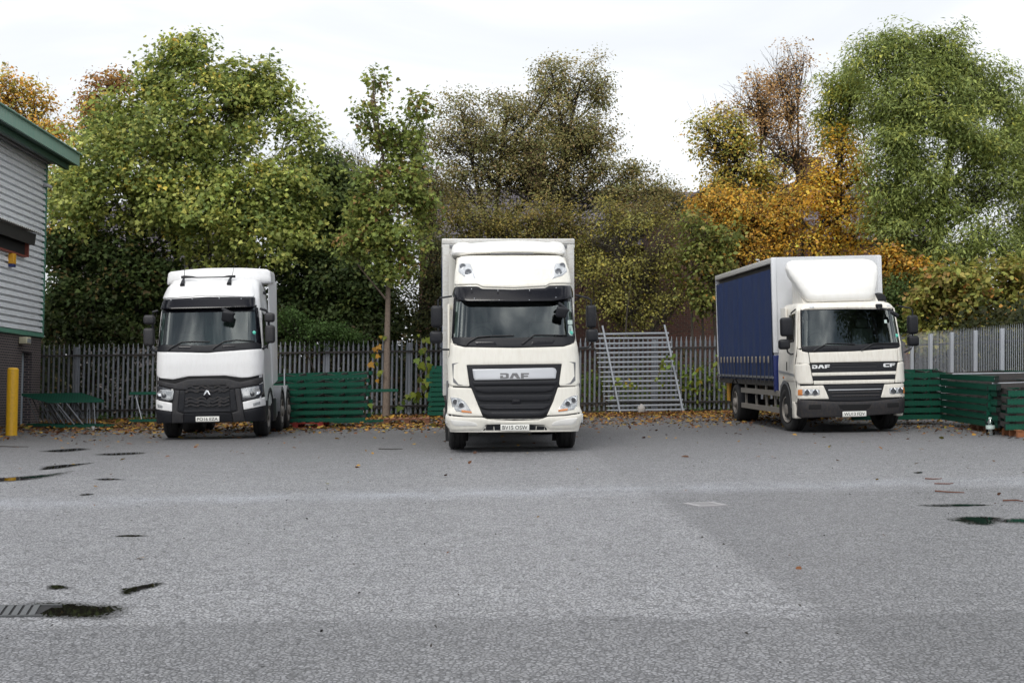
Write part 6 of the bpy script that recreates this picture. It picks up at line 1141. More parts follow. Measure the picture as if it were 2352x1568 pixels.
def pallet(label, x, y, yaw, mat_, w=1.2, d=1.0):
    root = empty('pallet', (x, y, 0), (0, 0, yaw), label, 'pallet', 'pallets under the racking')
    for i in range(7): M = MB(); M.box((-w / 2 + .06 + i * (w - .12) / 6, 0, .135), (.10, d, .02)); M.build('deck_board', mat_, root)
    for j in (-1, 0, 1):
        M = MB()
        for i in (-1, 0, 1): M.box((i * (w / 2 - .07), j * (d / 2 - .06), .062), (.14, .10, .088))
        M.box((0, j * (d / 2 - .06), .116), (w, .095, .018)); M.box((0, j * (d / 2 - .06), .009), (w, .095, .018)); M.build('bearer', mat_, root)
    return root
# stack behind the tractor unit
rack_stack('on the red pallet behind the tractor unit', 'racking frames stacked behind the tractor unit', -6.95, 39.35, .15, rad(-3), 7, .183, 3.05, 1.0, .05, .018, 3)
pallet('red painted pallet under green racking stack behind tractor unit', -5.75, 39.7, rad(-3), 'red_wood', 1.5, 1.0)
pallet('brown slatted pallet lying empty below the fence beside the sapling trunk', -2.95, 41.3, rad(2), 'brown_wood', 1.25, 1.0)
M = MB(); M.box((-6.05, 39.27, .86), (.03, .012, 1.42)); tag(M.build('strapping_band', 'galv_bright'), 'thin grey strap round the racking stack behind tractor unit', 'strap')
rack_frame('green racking frame standing on edge behind the tractor stack with end sticking out', 'racking frames on edge', (-6.4, 41.6, .02), rad(1), 2.75, .86, (rad(-5), 0), True, -.42, 4, 'galv_bright', .08)
rack_frame('green racking frame standing on edge left of the tractor unit', 'racking frames on edge', (-11.25, 43.4, .06), rad(0), 2.7, .80, (rad(-6), 0), True, .0, 4, 'galv_bright', .085)
# stack behind the centre lorry
rack_stack('half hidden behind the cream box lorry', 'racking frames stacked behind the box lorry', -2.58, 45.7, .05, rad(2), 10, .148, 2.2, .9, .10, 0, 8, .12)
# frames standing on edge beside the bollard
for k in range(12):
    rack_frame('green racking frame standing on edge in the row beside the yellow bollard', 'racking frames standing on edge beside the bollard', (-13.9 + k * .125, 42.3 - k * .14, .03), rad(-1.5 + k * .35), 1.75 - .02 * k, .86 - .016 * k, (rad(-5), 0), True, .16 + .012 * k, 3 if k > 6 else 4, 'rail_dark' if k % 3 == 1 else ('galv_dull' if k < 8 else 'galv'), .07)  # duller braces on the farther frames paint the shade within the row
# right hand stacks
rack_stack('in deep shade behind the blue curtain lorry', 'racking frames stacked right of the curtain lorry', 8.3, 36.25, .13, rad(-1), 7, .17, 2.35, 1.0, .05, 0, 11, .12)
rack_stack('running back along the right fence', 'racking frames stacked along the right fence', 10.43, 36.1, .13, math.atan2(-5.1, -.30), 7, .165, 5.1, 1.25, .05, -.0, 12, .118)
rack_stack('cut by the right edge of the picture', 'racking frames stacked at the right edge', 10.12, 30.35, .14, rad(.5), 5, .172, 3.0, 1.2, .06, 0, 13, .118)
for k, (x0, y0, x1, y1, z, w) in enumerate([(9.75, 32.8, 12.6, 31.5, 1.27, 'longest white steel tube laid across the right racking stacks'), (10.2, 31.6, 11.9, 31.3, 1.16, 'middle pale steel tube lying on the right racking stacks'), (10.1, 31.2, 11.2, 30.9, 1.08, 'shortest pale steel tube lying lowest on right racking stacks')]):
    M = MB(); M.tube([(x0, y0, z), (x1, y1, z + .02)], .017, 8); tag(M.build('steel_tube', 'galv'), w, 'tube', 'steel tubes on the racking')
pallet('weathered brown pallet under the racking along the right fence', 10.85, 33.0, rad(88), 'brown_wood', 1.2, 1.0)
pallet('orange stained pallet under the racking at the right edge', 10.95, 30.6, rad(0), 'orange_wood', 1.4, 1.0)
# plastic bottle
bt = empty('water_bottle', D['bottle'], (0, 0, 0), 'clear plastic water bottle standing on asphalt by the right racking', 'bottle')
M = MB(); M.lathe([(.0, .0), (.085, .0), (.092, .02), (.09, .09), (.083, .12), (.09, .15), (.09, .22), (.075, .27), (.035, .325), (.03, .34)], (0, 0, 0), 'z', 20); M.build('body', 'bottle_plastic', bt)
M = MB(); M.lathe([(0, .375), (.034, .372), (.036, .335), (0, .33)], (0, 0, 0), 'z', 14); M.build('cap', 'sticker_pale', bt)
M = MB(); M.lathe([(.0925, .13), (.0925, .21)], (0, 0, 0), 'z', 20); M.build('label_band', 'sticker_pale', bt)

# gully grate in the yard, drain channel at the left
q = [Vector(p) for p in D['manhole']]; c = sum(q, Vector()) / 4; gy = math.atan2((q[1] - q[0]).y, (q[1] - q[0]).x)
mh = empty('gully_grate', (c.x, c.y, 0), (0, 0, gy), 'pale square iron gully grate set in the asphalt', 'drain cover')
M = MB(); wd = .37; dp = .42
for s in (-1, 1): M.box((s * (wd / 2 - .03), 0, .007), (.06, dp, .014)); M.box((0, s * (dp / 2 - .02), .007), (wd - .12, .04, .014))
M.build('frame', 'iron_pale', mh); M = MB()
for k in range(6): M.box((0, -dp / 2 + .07 + k * .056, .006), (wd - .12, .022, .012))
M.build('bar', 'iron_pale', mh); M = MB(); M.box((0, 0, .002), (wd - .1, dp - .06, .003)); M.build('pit', 'dark_gap', mh)
g = np.array(D['grate']); dg = empty('drain_channel', (-3.25, 10.25, 0), (0, 0, 0), 'dark iron drain channel grating at the lower left corner', 'drain cover')
M = MB(); M.box((-1.0, 0, .003), (2.0, .42, .004)); M.build('pit', 'dark_gap', dg); M = MB()
for k in range(34): M.bar((-.03 - k * .06, -.2, .008), (-.12 - k * .06, .2, .008), .040, .012)
M.box((-1.0, -.215, .007), (2.1, .02, .014)); M.box((-1.0, .215, .007), (2.1, .02, .014)); M.build('bar', 'iron_dark', dg)
lab = ['short broken twig lying nearest the right lorry wheel', 'thin crooked twig on the asphalt right of the band', 'longest straight red brown twig on asphalt at right', 'twig lying by the right puddle', 'dark stick on the ground near the yellow bollard', 'dark stick on asphalt in front of the tractor unit']
for k, tw in enumerate(D['twigs']):
    M = MB(); M.tube([(p[0], p[1] + .02 * math.sin(3 * i + k), .016) for i, p in enumerate(tw)], [.010, .009, .006], 6); tag(M.build('twig', 'twig_brown' if k < 4 else 'bark_dark'), lab[k], 'twig', 'twigs on the asphalt')
M = MB(); M.lathe([(0, .26), (.05, .25), (.10, .2), (.12, .1), (.11, 0)], (0, 0, 0), 'z', 9); st = M.build('rubble_stone', 'stone'); st.location = (4.05, 46.7, 0)
rr = random.Random(4)
for v in st.data.vertices: v.co *= rr.uniform(.8, 1.2)
tag(st, 'pale lump of rubble at the foot of the loose fence panel', 'stone')
for k, (x, y, l_) in enumerate(((-11.6, 39.9, 'crumpled white plastic scrap at the foot of the left racking row'), (-11.2, 39.5, 'small white cup lying among leaves beside left racking row'))):
    M = MB(); rr = random.Random(k)
    if k == 0: M.add([(x + i * .09, y + .05 * rr.random(), .03 + .12 * rr.random() * (i % 2)) for i in range(6)] + [(x + i * .09, y + .22, .02) for i in range(6)], [(i, i + 1, 7 + i, 6 + i) for i in range(5)])
    else: M.lathe([(.03, 0), (.045, .11), (.04, .11)], (x, y, .0), 'z', 12)
    tag(M.build('litter_scrap', 'litter_white'), l_, 'litter')

# ================================================================== houses behind the trees
def house(label, x, y, w, d, eave, ridge, wallm='brick_red', gable=False, wins=(), chims=(), yaw=0):
    root = empty('brick_house' if wallm == 'brick_red' else 'rendered_house', (x, y, 0), (LEAN[0], LEAN[1], yaw), label, 'house', 'houses behind the trees')
    M = MB()
    if gable:
        M.add([(0, 0, -1), (w, 0, -1), (w, 0, eave), (w / 2, 0, ridge), (0, 0, eave)], [(0, 1, 2, 3, 4)]); M.add([(0, d, -1), (w, d, -1), (w, d, eave), (w / 2, d, ridge), (0, d, eave)], [(4, 3, 2, 1, 0)])
        M.add([(0, 0, -1), (0, d, -1), (0, d, eave), (0, 0, eave), (w, 0, -1), (w, d, -1), (w, d, eave), (w, 0, eave)], [(0, 3, 2, 1), (4, 5, 6, 7)])
    else:
        M.add([(0, 0, -1), (w, 0, -1), (w, d, -1), (0, d, -1), (0, 0, eave), (w, 0, eave), (w, d, eave), (0, d, eave)], [(0, 1, 5, 4), (1, 2, 6, 5), (2, 3, 7, 6), (3, 0, 4, 7)])
        M.add([(0, 0, eave), (0, d, eave), (0, d / 2, ridge), (w, 0, eave), (w, d, eave), (w, d / 2, ridge)], [(0, 2, 1), (3, 4, 5)])
    M.build('wall', wallm, root)
    M = MB()
    if gable:
        for s in (0, 1):
            a = (-.25, w / 2) if s == 0 else (w / 2, w + .25); za = (eave - .25, ridge + .05) if s == 0 else (ridge + .05, eave - .25)
            M.add([(a[0], -.2, za[0]), (a[1], -.2, za[1]), (a[1], d + .2, za[1]), (a[0], d + .2, za[0])] + [(a[0], -.2, za[0] + .1), (a[1], -.2, za[1] + .1), (a[1], d + .2, za[1] + .1), (a[0], d + .2, za[0] + .1)], [(0, 1, 2, 3), (4, 7, 6, 5), (0, 4, 5, 1), (2, 6, 7, 3)])
    else:
        n = 16
        for i in range(n):
            y0, y1 = -.3 + (d / 2 + .3) * i / n, -.3 + (d / 2 + .3) * (i + 1) / n; f = lambda y_: eave - .2 + (ridge - eave + .2) * (y_ + .3) / (d / 2 + .3)
            M.add([(-.2, y0, f(y0) + .05), (w + .2, y0, f(y0) + .05), (w + .2, y1, f(y1) + .015), (-.2, y1, f(y1) + .015), (-.2, y0, f(y0)), (w + .2, y0, f(y0))], [(0, 1, 2, 3), (4, 5, 1, 0)])
        M.add([(-.2, d / 2, ridge), (w + .2, d / 2, ridge), (w + .2, d + .3, eave - .2), (-.2, d + .3, eave - .2)], [(0, 1, 2, 3)])
    rf = M.build('roof', 'slate', root)
    for (cx, cz0, cz1) in chims: M = MB(); M.box((cx, d / 2, (cz0 + cz1) / 2), (1.0, .9, cz1 - cz0)); M.box((cx, d / 2, cz1 - .1), (1.15, 1.05, .14)); M.build('chimney', 'brick_red', rf)
    for (wx, wz, ww, wh) in wins:
        M = MB(); t = .07
        for (a, b_, c_, e_) in ((wx, wx + ww, wz, wz + t), (wx, wx + ww, wz + wh - t, wz + wh), (wx, wx + t, wz + t, wz + wh - t), (wx + ww - t, wx + ww, wz + t, wz + wh - t), (wx + ww / 2 - .03, wx + ww / 2 + .03, wz + t, wz + wh - t)): M.box(((a + b_) / 2, -.03, (c_ + e_) / 2), (b_ - a, .08, e_ - c_))
        f = M.build('window', 'win_white', root); M = MB(); M.box((wx + ww / 2, -.015, wz + wh / 2), (ww - .1, .02, wh - .1)); M.build('pane', 'win_glass', f)
    return root
house('long brick terrace with slate roof and stack, seen through olive shrubs', -4.0, 62, 13.0, 7, 6.9, 9.5, chims=[(4.8, 9.0, 11.6)], wins=[(1.2, 4.0, 1.1, 1.7), (4.0, 4.0, 1.1, 1.7)])
house('brick gable end standing behind the yellow green shrubs', 5.4, 60.0, 6.4, 8, 7.4, 9.1, gable=True, wins=[(2.6, 4.9, .9, 1.4)])
house('brick house with white windows behind the orange trees', 12.2, 64, 6.0, 7, 7.0, 9.7, wins=[(1.0, 3.6, 1.0, 1.6), (3.4, 3.6, 1.0, 1.6)], chims=[(1.2, 9.2, 10.9)])
house('pale rendered house hidden behind the big maple and dark shrubs', -18.5, 62, 6.5, 6, 6.4, 9.0, 'render_grey', wins=[(1.5, 3.4, 1.0, 1.4), (4.0, 3.4, 1.0, 1.4)])
# ================================================================== foliage
def leaf_shape(kind):
    """2D outline (unit length along +y) of one leaf and how far its middle dips"""
    if kind == 'maple':
        h = [(.06, -.02), (.22, .06), (.50, .10), (.34, .24), (.56, .52), (.30, .50), (.22, .62)]
        return h + [(0, 1.0)] + [(-x, y) for x, y in reversed(h)], .10
    if kind == 'oval': return [(0, 0), (.26, .22), (.30, .52), (.16, .82), (0, 1), (-.16, .82), (-.30, .52), (-.26, .22)], .08
    if kind == 'lance': return [(0, 0), (.17, .35), (0, 1), (-.17, .35)], .05
    return [(0, 0), (.34, .45), (0, 1), (-.34, .45)], .06
def leaves_mesh(name, pos, nrm, dirv, size, col, kind, parent, matn='leaf'):
    sh, dip = leaf_shape(kind); sh = np.array(sh); k = len(sh); n = len(pos)
    nrm = nrm / (np.linalg.norm(nrm, axis=1, keepdims=True) + 1e-9); dirv = dirv - nrm * (dirv * nrm).sum(1, keepdims=True); dirv /= (np.linalg.norm(dirv, axis=1, keepdims=True) + 1e-9); sd = np.cross(dirv, nrm)
    x = sh[:, 0][None, :, None] * size[:, None, None]; y = sh[:, 1][None, :, None] * size[:, None, None]; z = (np.abs(sh[:, 0]) * 1.0 * dip * 4 - .25 * sh[:, 1] ** 2)[None, :, None] * size[:, None, None] * .5
    V = pos[:, None, :] + x * sd[:, None, :] + y * dirv[:, None, :] + z * nrm[:, None, :]
    me = bpy.data.meshes.new(name); me.vertices.add(n * k); me.vertices.foreach_set('co', V.astype(np.float32).ravel())
    me.loops.add(n * k); me.loops.foreach_set('vertex_index', np.arange(n * k, dtype=np.int32)); me.polygons.add(n)
    me.polygons.foreach_set('loop_start', np.arange(0, n * k, k, dtype=np.int32)); me.polygons.foreach_set('loop_total', np.full(n, k, dtype=np.int32))
    me.update(calc_edges=True)
    at = me.attributes.new('Col', 'FLOAT_COLOR', 'FACE'); c4 = np.concatenate([np.clip(col, 0, 1), np.ones((n, 1))], 1).astype(np.float32); at.data.foreach_set('color', c4.ravel())
    me.materials.append(MATS[matn]); o = bpy.data.objects.new(name, me); COL.objects.link(o)
    if parent: o.parent = parent
    return o
def curve(a, b, sag, rng, n=5):
    a, b = np.array(a), np.array(b); L = np.linalg.norm(b - a); off = rng.normal(0, .06 * L, 3); pts = []
    for i in range(n + 1):
        t = i / n; pts.append(a + (b - a) * t + off * math.sin(math.pi * t) + np.array([0, 0, sag * L * math.sin(math.pi * t)]))
    return pts
def tree(key, label, cat, kind, n_twigs, per, size, palette, spread=.33, stems=1, trunk=.16, barkm='bark', twig_frac=.35, group=None, name='tree', fill=.55, hang=.35, base_z=0., jitter=.25, parts=('crown', 'trunk'), bare=0, upper_tint=None, droop=0., seed=None, trunk_path=None, matn='leaf', limb=True, bright=2.4, bunch=8, loose=.17, grow=1.0, rough=.16):
    (bx, by), bl_ = TREES[key]; rng = np.random.default_rng(seed or (sum(map(ord, key)) * 7 + 1)); root = empty(name, (bx, by, 0), (0, 0, 0), label, cat, group)
    B = np.array(bl_); B[:, 3:6] *= grow; B[:, 0] -= bx; B[:, 1] -= by
    vol = (B[:, 3] * B[:, 5]) ** 1.0; prob = vol / vol.sum(); which = rng.choice(len(B), n_twigs, p=prob); b = B[which]
    u = rng.normal(size=(n_twigs, 3)); u /= np.linalg.norm(u, axis=1, keepdims=True); r = rng.random(n_twigs) ** fill; r = r ** .6
    # ragged outline: the reach of each direction varies
    ph = which * 1.7; rag = 1 + .16 * np.sin(u[:, 0] * 5 + ph) * np.cos(u[:, 2] * 6 + ph * 1.3) + rng.normal(0, rough, n_twigs)
    # twigs gather in bunches, so that gaps open between them
    nsub = np.maximum(5, (prob * n_twigs / bunch).astype(int)); sid = (rng.random(n_twigs) * nsub[which]).astype(int) + which * 1000; ids, inv = np.unique(sid, return_inverse=True)
    first = np.array([np.argmax(inv == i) for i in range(len(ids))]); ub = (u * (r * rag)[:, None])[first][inv]
    ub = ub + rng.normal(size=(n_twigs, 3)) * loose; tw = b[:, :3] + ub * b[:, 3:6]
    tw[:, 2] = np.maximum(tw[:, 2], .12)
    n = n_twigs * per; ti = np.repeat(np.arange(n_twigs), per); q = rng.normal(size=(n, 3)) * spread * np.array([1, 1, .62]) * .6; ctr = tw[ti] + q
    ctr[:, 2] -= droop * np.linalg.norm(q, axis=1)
    out = tw - b[:, :3]; out /= (np.linalg.norm(out, axis=1, keepdims=True) + 1e-6); tdir = rng.normal(size=(n_twigs, 3)) * .5
    nr = np.array([0, 0, 1.0]) * .75 + out[ti] * .55 + tdir[ti] * .5 + rng.normal(size=(n, 3)) * .5
    dv = q / (np.linalg.norm(q, axis=1, keepdims=True) + 1e-6) + rng.normal(size=(n, 3)) * .5 + np.array([0, 0, -hang])
    sz = size * np.clip(rng.normal(1, .25, n), .5, 1.6)
    pal = np.array([p[0] for p in palette]); pw = np.array([p[1] for p in palette], float); pw /= pw.sum()
    tc_ = pal[rng.choice(len(pal), n_twigs, p=pw)]; lc = pal[rng.choice(len(pal), n, p=pw)]; mixw = rng.random((n, 1)) * .6; col = tc_[ti] * (1 - mixw) + lc * mixw
    col = col * np.clip(rng.normal(1, jitter, (n, 1)), .45, 1.7) * bright * np.clip(rng.normal(1, .12, (n_twigs, 1)), .7, 1.35)[ti]
    if upper_tint is not None:
        zt = np.clip((ctr[:, 2:3] - B[:, 2].min()) / (np.ptp(B[:, 2]) + .1), 0, 1) ** 1.5; col = col * (1 - zt * upper_tint[1]) + np.array(upper_tint[0]) * zt * upper_tint[1]
    leaves_mesh(parts[0], ctr, nr, dv, sz, col, kind, root, matn)
    # trunk and limbs
    M = MB(); top = B[:, 2].max(); cz = B[:, 2].min(); tips = []
    for s in range(stems):
        sx = rng.normal(0, .25) if stems > 1 else 0; sy = rng.normal(0, .2) if stems > 1 else 0
        tgt = B[rng.choice(np.argsort(-B[:, 2])[:max(2, len(B) // 2)])][:3] if stems > 1 else np.array([np.average(B[:, 0], weights=vol), np.average(B[:, 1], weights=vol), cz + .72 * (top - cz)])
        if trunk_path is not None: P_ = [np.array(p, float) for p in trunk_path]
        else: P_ = curve((sx, sy, base_z), tgt, 0, rng, 7)
        r0 = trunk / math.sqrt(stems) * (1 if stems == 1 else 1.25); M.tube(P_, [r0 * (1 - .8 * i / (len(P_) - 1)) for i in range(len(P_))], 8, cap=False); tips.append((P_, r0))
    if limb:
        for i, c in enumerate(B):
            P_, r0 = tips[i % len(tips)] if stems > 1 else tips[0]; zs = [p[2] for p in P_]
            j = max(1, min(len(P_) - 2, int(np.searchsorted(zs, c[2] - .8 * abs(c[0] - P_[len(P_) // 2][0]) - .6)))); a = P_[j]
            lp = curve(a, c[:3], -.06, rng, 5); rl = max(.018, r0 * .42 * (1 - .6 * j / len(P_))); M.tube(lp, [rl * (1 - .72 * t / 5) for t in range(6)], 5, cap=False)
            own = np.where(which == i)[0]
            for k in own[:max(3, int(len(own) * twig_frac))]:
                s0 = lp[rng.integers(2, 6)]; cc = curve(s0, tw[k], -.03, rng, 3); M.tube(cc, [max(.012, rl * .34), .013, .010, .006], 3, cap=False)
            for _ in range(int(bare * len(own))):
                s0 = lp[rng.integers(2, 6)]; d = rng.normal(size=3) * np.array([.5, .5, .5]) + np.array([0, 0, 1.1]); e = c[:3] + d / np.linalg.norm(d) * max(c[3], c[5]) * rng.uniform(.8, 1.55); M.tube(curve(s0, e, 0, rng, 3), [.011, .008, .006, .004], 3, cap=False)
    M.build(parts[1], barkm, root, sharp=False); return root
G1, G2, G3, G4 = (.107, .126, .032), (.064, .086, .026), (.155, .162, .048), (.044, .060, .022)
YO, OR, BR, YG = (.40, .245, .045), (.38, .185, .04), (.17, .09, .045), (.20, .185, .045)
MAPLE = [(G1, 5), (G2, 4), (G3, 3), (YG, 1.2), (YO, .22), (G4, 1.5)]
tree('maple', 'big green maple with yellowing leaves rising behind the tractor unit', 'tree', 'maple', 3900, 15, .13, MAPLE, .40, 3, .22, 'bark_dark', .2, 'trees behind the fence', 'maple_tree', bright=3.15, grow=1.05, rough=.12)
tree('darkmaple', 'dark green maple crown tucked against the big maple on its right', 'tree', 'maple', 850, 14, .15, [(G2, 4), (G4, 4), (G1, 1)], .42, 2, .14, 'bark_dark', .2, 'trees behind the fence', 'maple_tree', grow=1.12, bright=2.1)
ORL = [(YO, 3), (OR, 2), (YG, 2.5), ((.14, .13, .03), 2.5), (BR, .6)]
tree('orangeL', 'orange autumn tree rising above the warehouse roof', 'tree', 'oval', 620, 13, .12, ORL, .40, 2, .14, 'bark_dark', .3, 'trees behind the fence', 'cherry_tree', bare=.08, rough=.24, grow=1.1)
tree('brownL', 'brown leaved treetop peeping out left of the big maple', 'tree', 'oval', 330, 12, .12, [(BR, 3), ((.16, .10, .03), 3), (OR, 1), (G2, 1)], .40, 1, .12, 'bark_dark', .3, 'trees behind the fence', 'cherry_tree', bare=.05)
(bx, by), _ = TREES['sycamore']
sy_path = [(0, 0, 0), (.03, 0, 1.2), (.06, .02, 2.4), (.10, .03, 3.6), (.13, .05, 4.8), (.10, .05, 6.4), (.0, .05, 8.2), (-.28, .02, 10.2)]
tree('sycamore', 'slender young sycamore with bare trunk growing in front of the fence', 'tree', 'maple', 900, 13, .122, [((.115, .14, .036), 4), (G1, 4), (G2, 3), (BR, .9), (YG, 1)], .32, 1, .12, 'bark_pale', .3, 'trees behind the fence', 'sycamore_tree', trunk_path=sy_path, bright=2.5, grow=1.02)
OLV = [((.082, .086, .032), 4), ((.118, .104, .042), 3), ((.130, .090, .044), 2), ((.058, .064, .026), 2), ((.16, .13, .055), 1)]
tree('willow', 'large olive brown tree with fine leaves behind the box lorry', 'tree', 'diamond', 4300, 15, .092, OLV, .33, 4, .30, 'bark_dark', .28, 'trees behind the fence', 'hawthorn_tree', bright=3.0, grow=1.18, rough=.20)
tree('thinbrown', 'thin brownish tree in the gap beside the young sycamore', 'tree', 'diamond', 1100, 13, .08, [((.10, .075, .035), 3), ((.08, .08, .03), 3)], .42, 1, .1, 'bark_dark', .6, 'trees behind the fence', 'hawthorn_tree', bare=.2)
SH = 'shrubs behind the fence'
tree('oliveshrub', 'olive brown thicket seen just above the box lorry roof', 'shrub', 'diamond', 1300, 17, .085, [((.115, .10, .032), 4), ((.075, .078, .024), 3), ((.19, .145, .03), 1.2), ((.10, .07, .03), 2)], .40, 5, .12, 'bark_dark', .25, SH, 'shrub', parts=('foliage', 'stem'), bare=.03)
tree('darkshrub', 'dark thin shrub left of the box lorry cab', 'shrub', 'diamond', 620, 14, .085, [((.05, .055, .022), 4), ((.085, .075, .025), 2), ((.035, .045, .018), 2)], .40, 4, .1, 'bark_dark', .3, SH, 'shrub', parts=('foliage', 'stem'), bright=1.7)
tree('yellowshrub', 'yellow green shrub with fine twigs in front of the brick gable', 'shrub', 'oval', 820, 15, .085, [((.150, .138, .036), 4), ((.115, .112, .034), 4), ((.22, .175, .035), 1), ((.08, .08, .028), 2)], .38, 6, .10, 'bark', .6, SH, 'shrub', parts=('foliage', 'stem'), bare=.12, bright=2.6, grow=1.15, rough=.22)
tree('hazel', 'green brown hazel bush standing left of the curtain lorry', 'shrub', 'oval', 330, 12, .14, [((.10, .115, .03), 4), ((.13, .11, .035), 2), ((.07, .085, .025), 3), (OR, .2)], .36, 4, .10, 'bark', .5, SH, 'hazel_bush', parts=('foliage', 'stem'), bare=.06)
ORR = [((.43, .245, .03), 4), ((.45, .29, .05), 2.5), ((.31, .17, .03), 2), ((.17, .155, .035), 3.2), (BR, .6)]
tree('orange1', 'bright orange cherry tree between the pale lorry roof and green ash', 'tree', 'oval', 840, 13, .10, ORR, .36, 2, .15, 'bark_dark', .6, 'trees behind the fence', 'cherry_tree', grow=1.12, rough=.22, bunch=7, bare=.06)
tree('orange2', 'low spreading orange cherry tree above the blue curtain lorry', 'tree', 'oval', 960, 13, .098, [((.37, .205, .03), 4), ((.42, .265, .045), 2), ((.25, .14, .03), 2), (YG, 4), (BR, 1)], .38, 3, .16, 'bark_dark', .6, 'trees behind the fence', 'cherry_tree', grow=1.15, rough=.22, bunch=7, bare=.06, bright=2.2)
tree('yellowgreen', 'yellow green tree with open branches left of the brown birch', 'tree', 'oval', 620, 11, .11, [((.20, .18, .04), 3.5), ((.31, .23, .05), 3.5), ((.10, .115, .03), 3.5), ((.32, .19, .05), 1)], .36, 2, .14, 'bark_dark', .8, 'trees behind the fence', 'cherry_tree', bare=.2, grow=1.25, rough=.28)
tree('brownR', 'purple brown half bare birch with twigs above the orange trees', 'tree', 'diamond', 1100, 11, .09, [((.20, .125, .06), 4), ((.29, .185, .06), 2.5), ((.15, .095, .06), 2)], .36, 3, .16, 'bark', .5, 'trees behind the fence', 'birch_tree', bare=.3, bright=2.5, grow=1.15, rough=.25)
ASH = [((.083, .100, .032), 5), ((.104, .122, .036), 4), ((.062, .080, .028), 3), ((.14, .150, .042), 1.8), ((.20, .19, .04), .35)]
tree('ash', 'tall broad green ash tree filling the right of the picture', 'tree', 'lance', 4900, 18, .15, ASH, .37, 2, .34, 'bark_dark', .16, 'trees behind the fence', 'ash_tree', hang=.9, droop=.4, bright=3.3, rough=.2, grow=1.05)
tree('ashR', 'green ash tree cut by the right edge of the picture', 'tree', 'lance', 700, 20, .165, ASH, .38, 2, .2, 'bark_dark', .16, 'trees behind the fence', 'ash_tree', hang=.9, droop=.4, bright=3.3, rough=.2, grow=1.05)
tree('yellowash', 'yellowing narrow ash crown between brown birch and broad ash', 'tree', 'lance', 480, 18, .15, [((.15, .165, .04), 4), ((.10, .13, .04), 3), ((.26, .22, .04), 1)], .38, 1, .14, 'bark_dark', .3, 'trees behind the fence', 'ash_tree', hang=.8, droop=.4)
tree('orange3', 'orange leaved low branches beside the curtain lorry roof', 'tree', 'oval', 430, 13, .12, [((.36, .20, .025), 3), ((.22, .13, .03), 3), ((.14, .13, .03), 2), (BR, 1)], .36, 2, .1, 'bark_dark', .5, 'trees behind the fence', 'cherry_tree', bare=.05)
tree('hazelR', 'yellow green hazel bush with broad leaves above the right fence', 'shrub', 'oval', 800, 13, .17, [((.145, .145, .035), 4), ((.10, .115, .03), 3), ((.20, .165, .05), 2), ((.34, .13, .04), .3), ((.15, .10, .04), 1)], .38, 5, .12, 'bark', .35, SH, 'hazel_bush', parts=('foliage', 'stem'), bare=.04)
tree('darkR', 'dark green bush beside the curtain lorry right mirror', 'shrub', 'diamond', 560, 15, .09, [((.04, .06, .02), 4), ((.06, .085, .025), 2)], .36, 3, .1, 'bark_dark', .2, SH, 'shrub', parts=('foliage', 'stem'))
tree('underL', 'dark bush under the big maple beside the warehouse', 'shrub', 'maple', 1500, 14, .14, [((.035, .055, .018), 4), ((.055, .075, .022), 3), ((.12, .08, .03), .5)], .42, 6, .12, 'bark_dark', .5, SH, 'shrub', parts=('foliage', 'stem'), bare=.05, bright=1.7)
tree('underM', 'dark thicket behind the fence right of the tractor unit', 'shrub', 'oval', 1900, 15, .13, [((.032, .05, .017), 4), ((.045, .065, .02), 3), ((.07, .08, .022), 1)], .42, 6, .12, 'bark_dark', .3, SH, 'shrub', parts=('foliage', 'stem'), bright=1.7)
tree('privet', 'glossy green privet spilling over the fence top right of the tractor unit', 'shrub', 'oval', 420, 15, .07, [((.045, .085, .022), 4), ((.065, .11, .03), 3)], .26, 4, .06, 'bark_dark', .2, SH, 'privet_bush', parts=('foliage', 'stem'), bright=1.25)
tree('lowbrush', 'green knotweed leaves showing between the pales left of the curtain lorry', 'plant', 'oval', 200, 9, .15, [((.13, .18, .03), 4), ((.09, .14, .03), 3), ((.20, .17, .03), 1)], .30, 5, .04, 'bark', .5, 'climbing plants on the fence', 'knotweed_plant', parts=('foliage', 'stem'), bright=1.5)
TREES['mirrored'] = ((17.0, 14.3), [(17.0, 14.3, 13.3, 3.2, 2.4, 1.7), (14.8, 14.5, 12.9, 2.0, 1.8, 1.2), (19.2, 14.0, 13.0, 2.2, 1.8, 1.3), (17.2, 14.3, 14.8, 2.6, 2.0, 1.5), (15.8, 14.0, 12.2, 1.3, 1.2, .8)])
tree('mirrored', 'tall tree beside the yard out of view, mirrored in the curtain lorry windscreen', 'tree', 'oval', 900, 14, .16, [(G2, 3), (G4, 3)], .40, 1, .22, 'bark_dark', .3, None, 'roadside_tree', bright=1.2)
# small climbers and seedlings with their own leaves
def sprig(name, label, pts, n, size, pal, kind='oval', r=.14, seed=1, group=None, stem=.008):
    rng = np.random.default_rng(seed); root = empty(name, pts[0], (0, 0, 0), label, 'plant', group); P = np.array(pts) - np.array(pts[0]); M = MB(); M.tube([tuple(p) for p in P], [stem] * len(P), 5); M.build('stem', 'bark', root)
    k = rng.integers(0, len(P) - 1, n); t = rng.random((n, 1)); c = P[k] * (1 - t) + P[k + 1] * t + rng.normal(0, r * .6, (n, 3)) * np.array([1, .35, .8])
    nr = np.array([0, -.9, .45]) + rng.normal(0, .35, (n, 3)); dv = np.array([0, 0, -.8]) + rng.normal(0, .6, (n, 3)); pa = np.array([p[0] for p in pal]); w = np.array([p[1] for p in pal], float)
    col = pa[rng.choice(len(pa), n, p=w / w.sum())] * np.clip(rng.normal(1, .18, (n, 1)), .6, 1.5); leaves_mesh('foliage', c, nr, dv, size * np.clip(rng.normal(1, .25, n), .5, 1.5), col, kind, root); return root
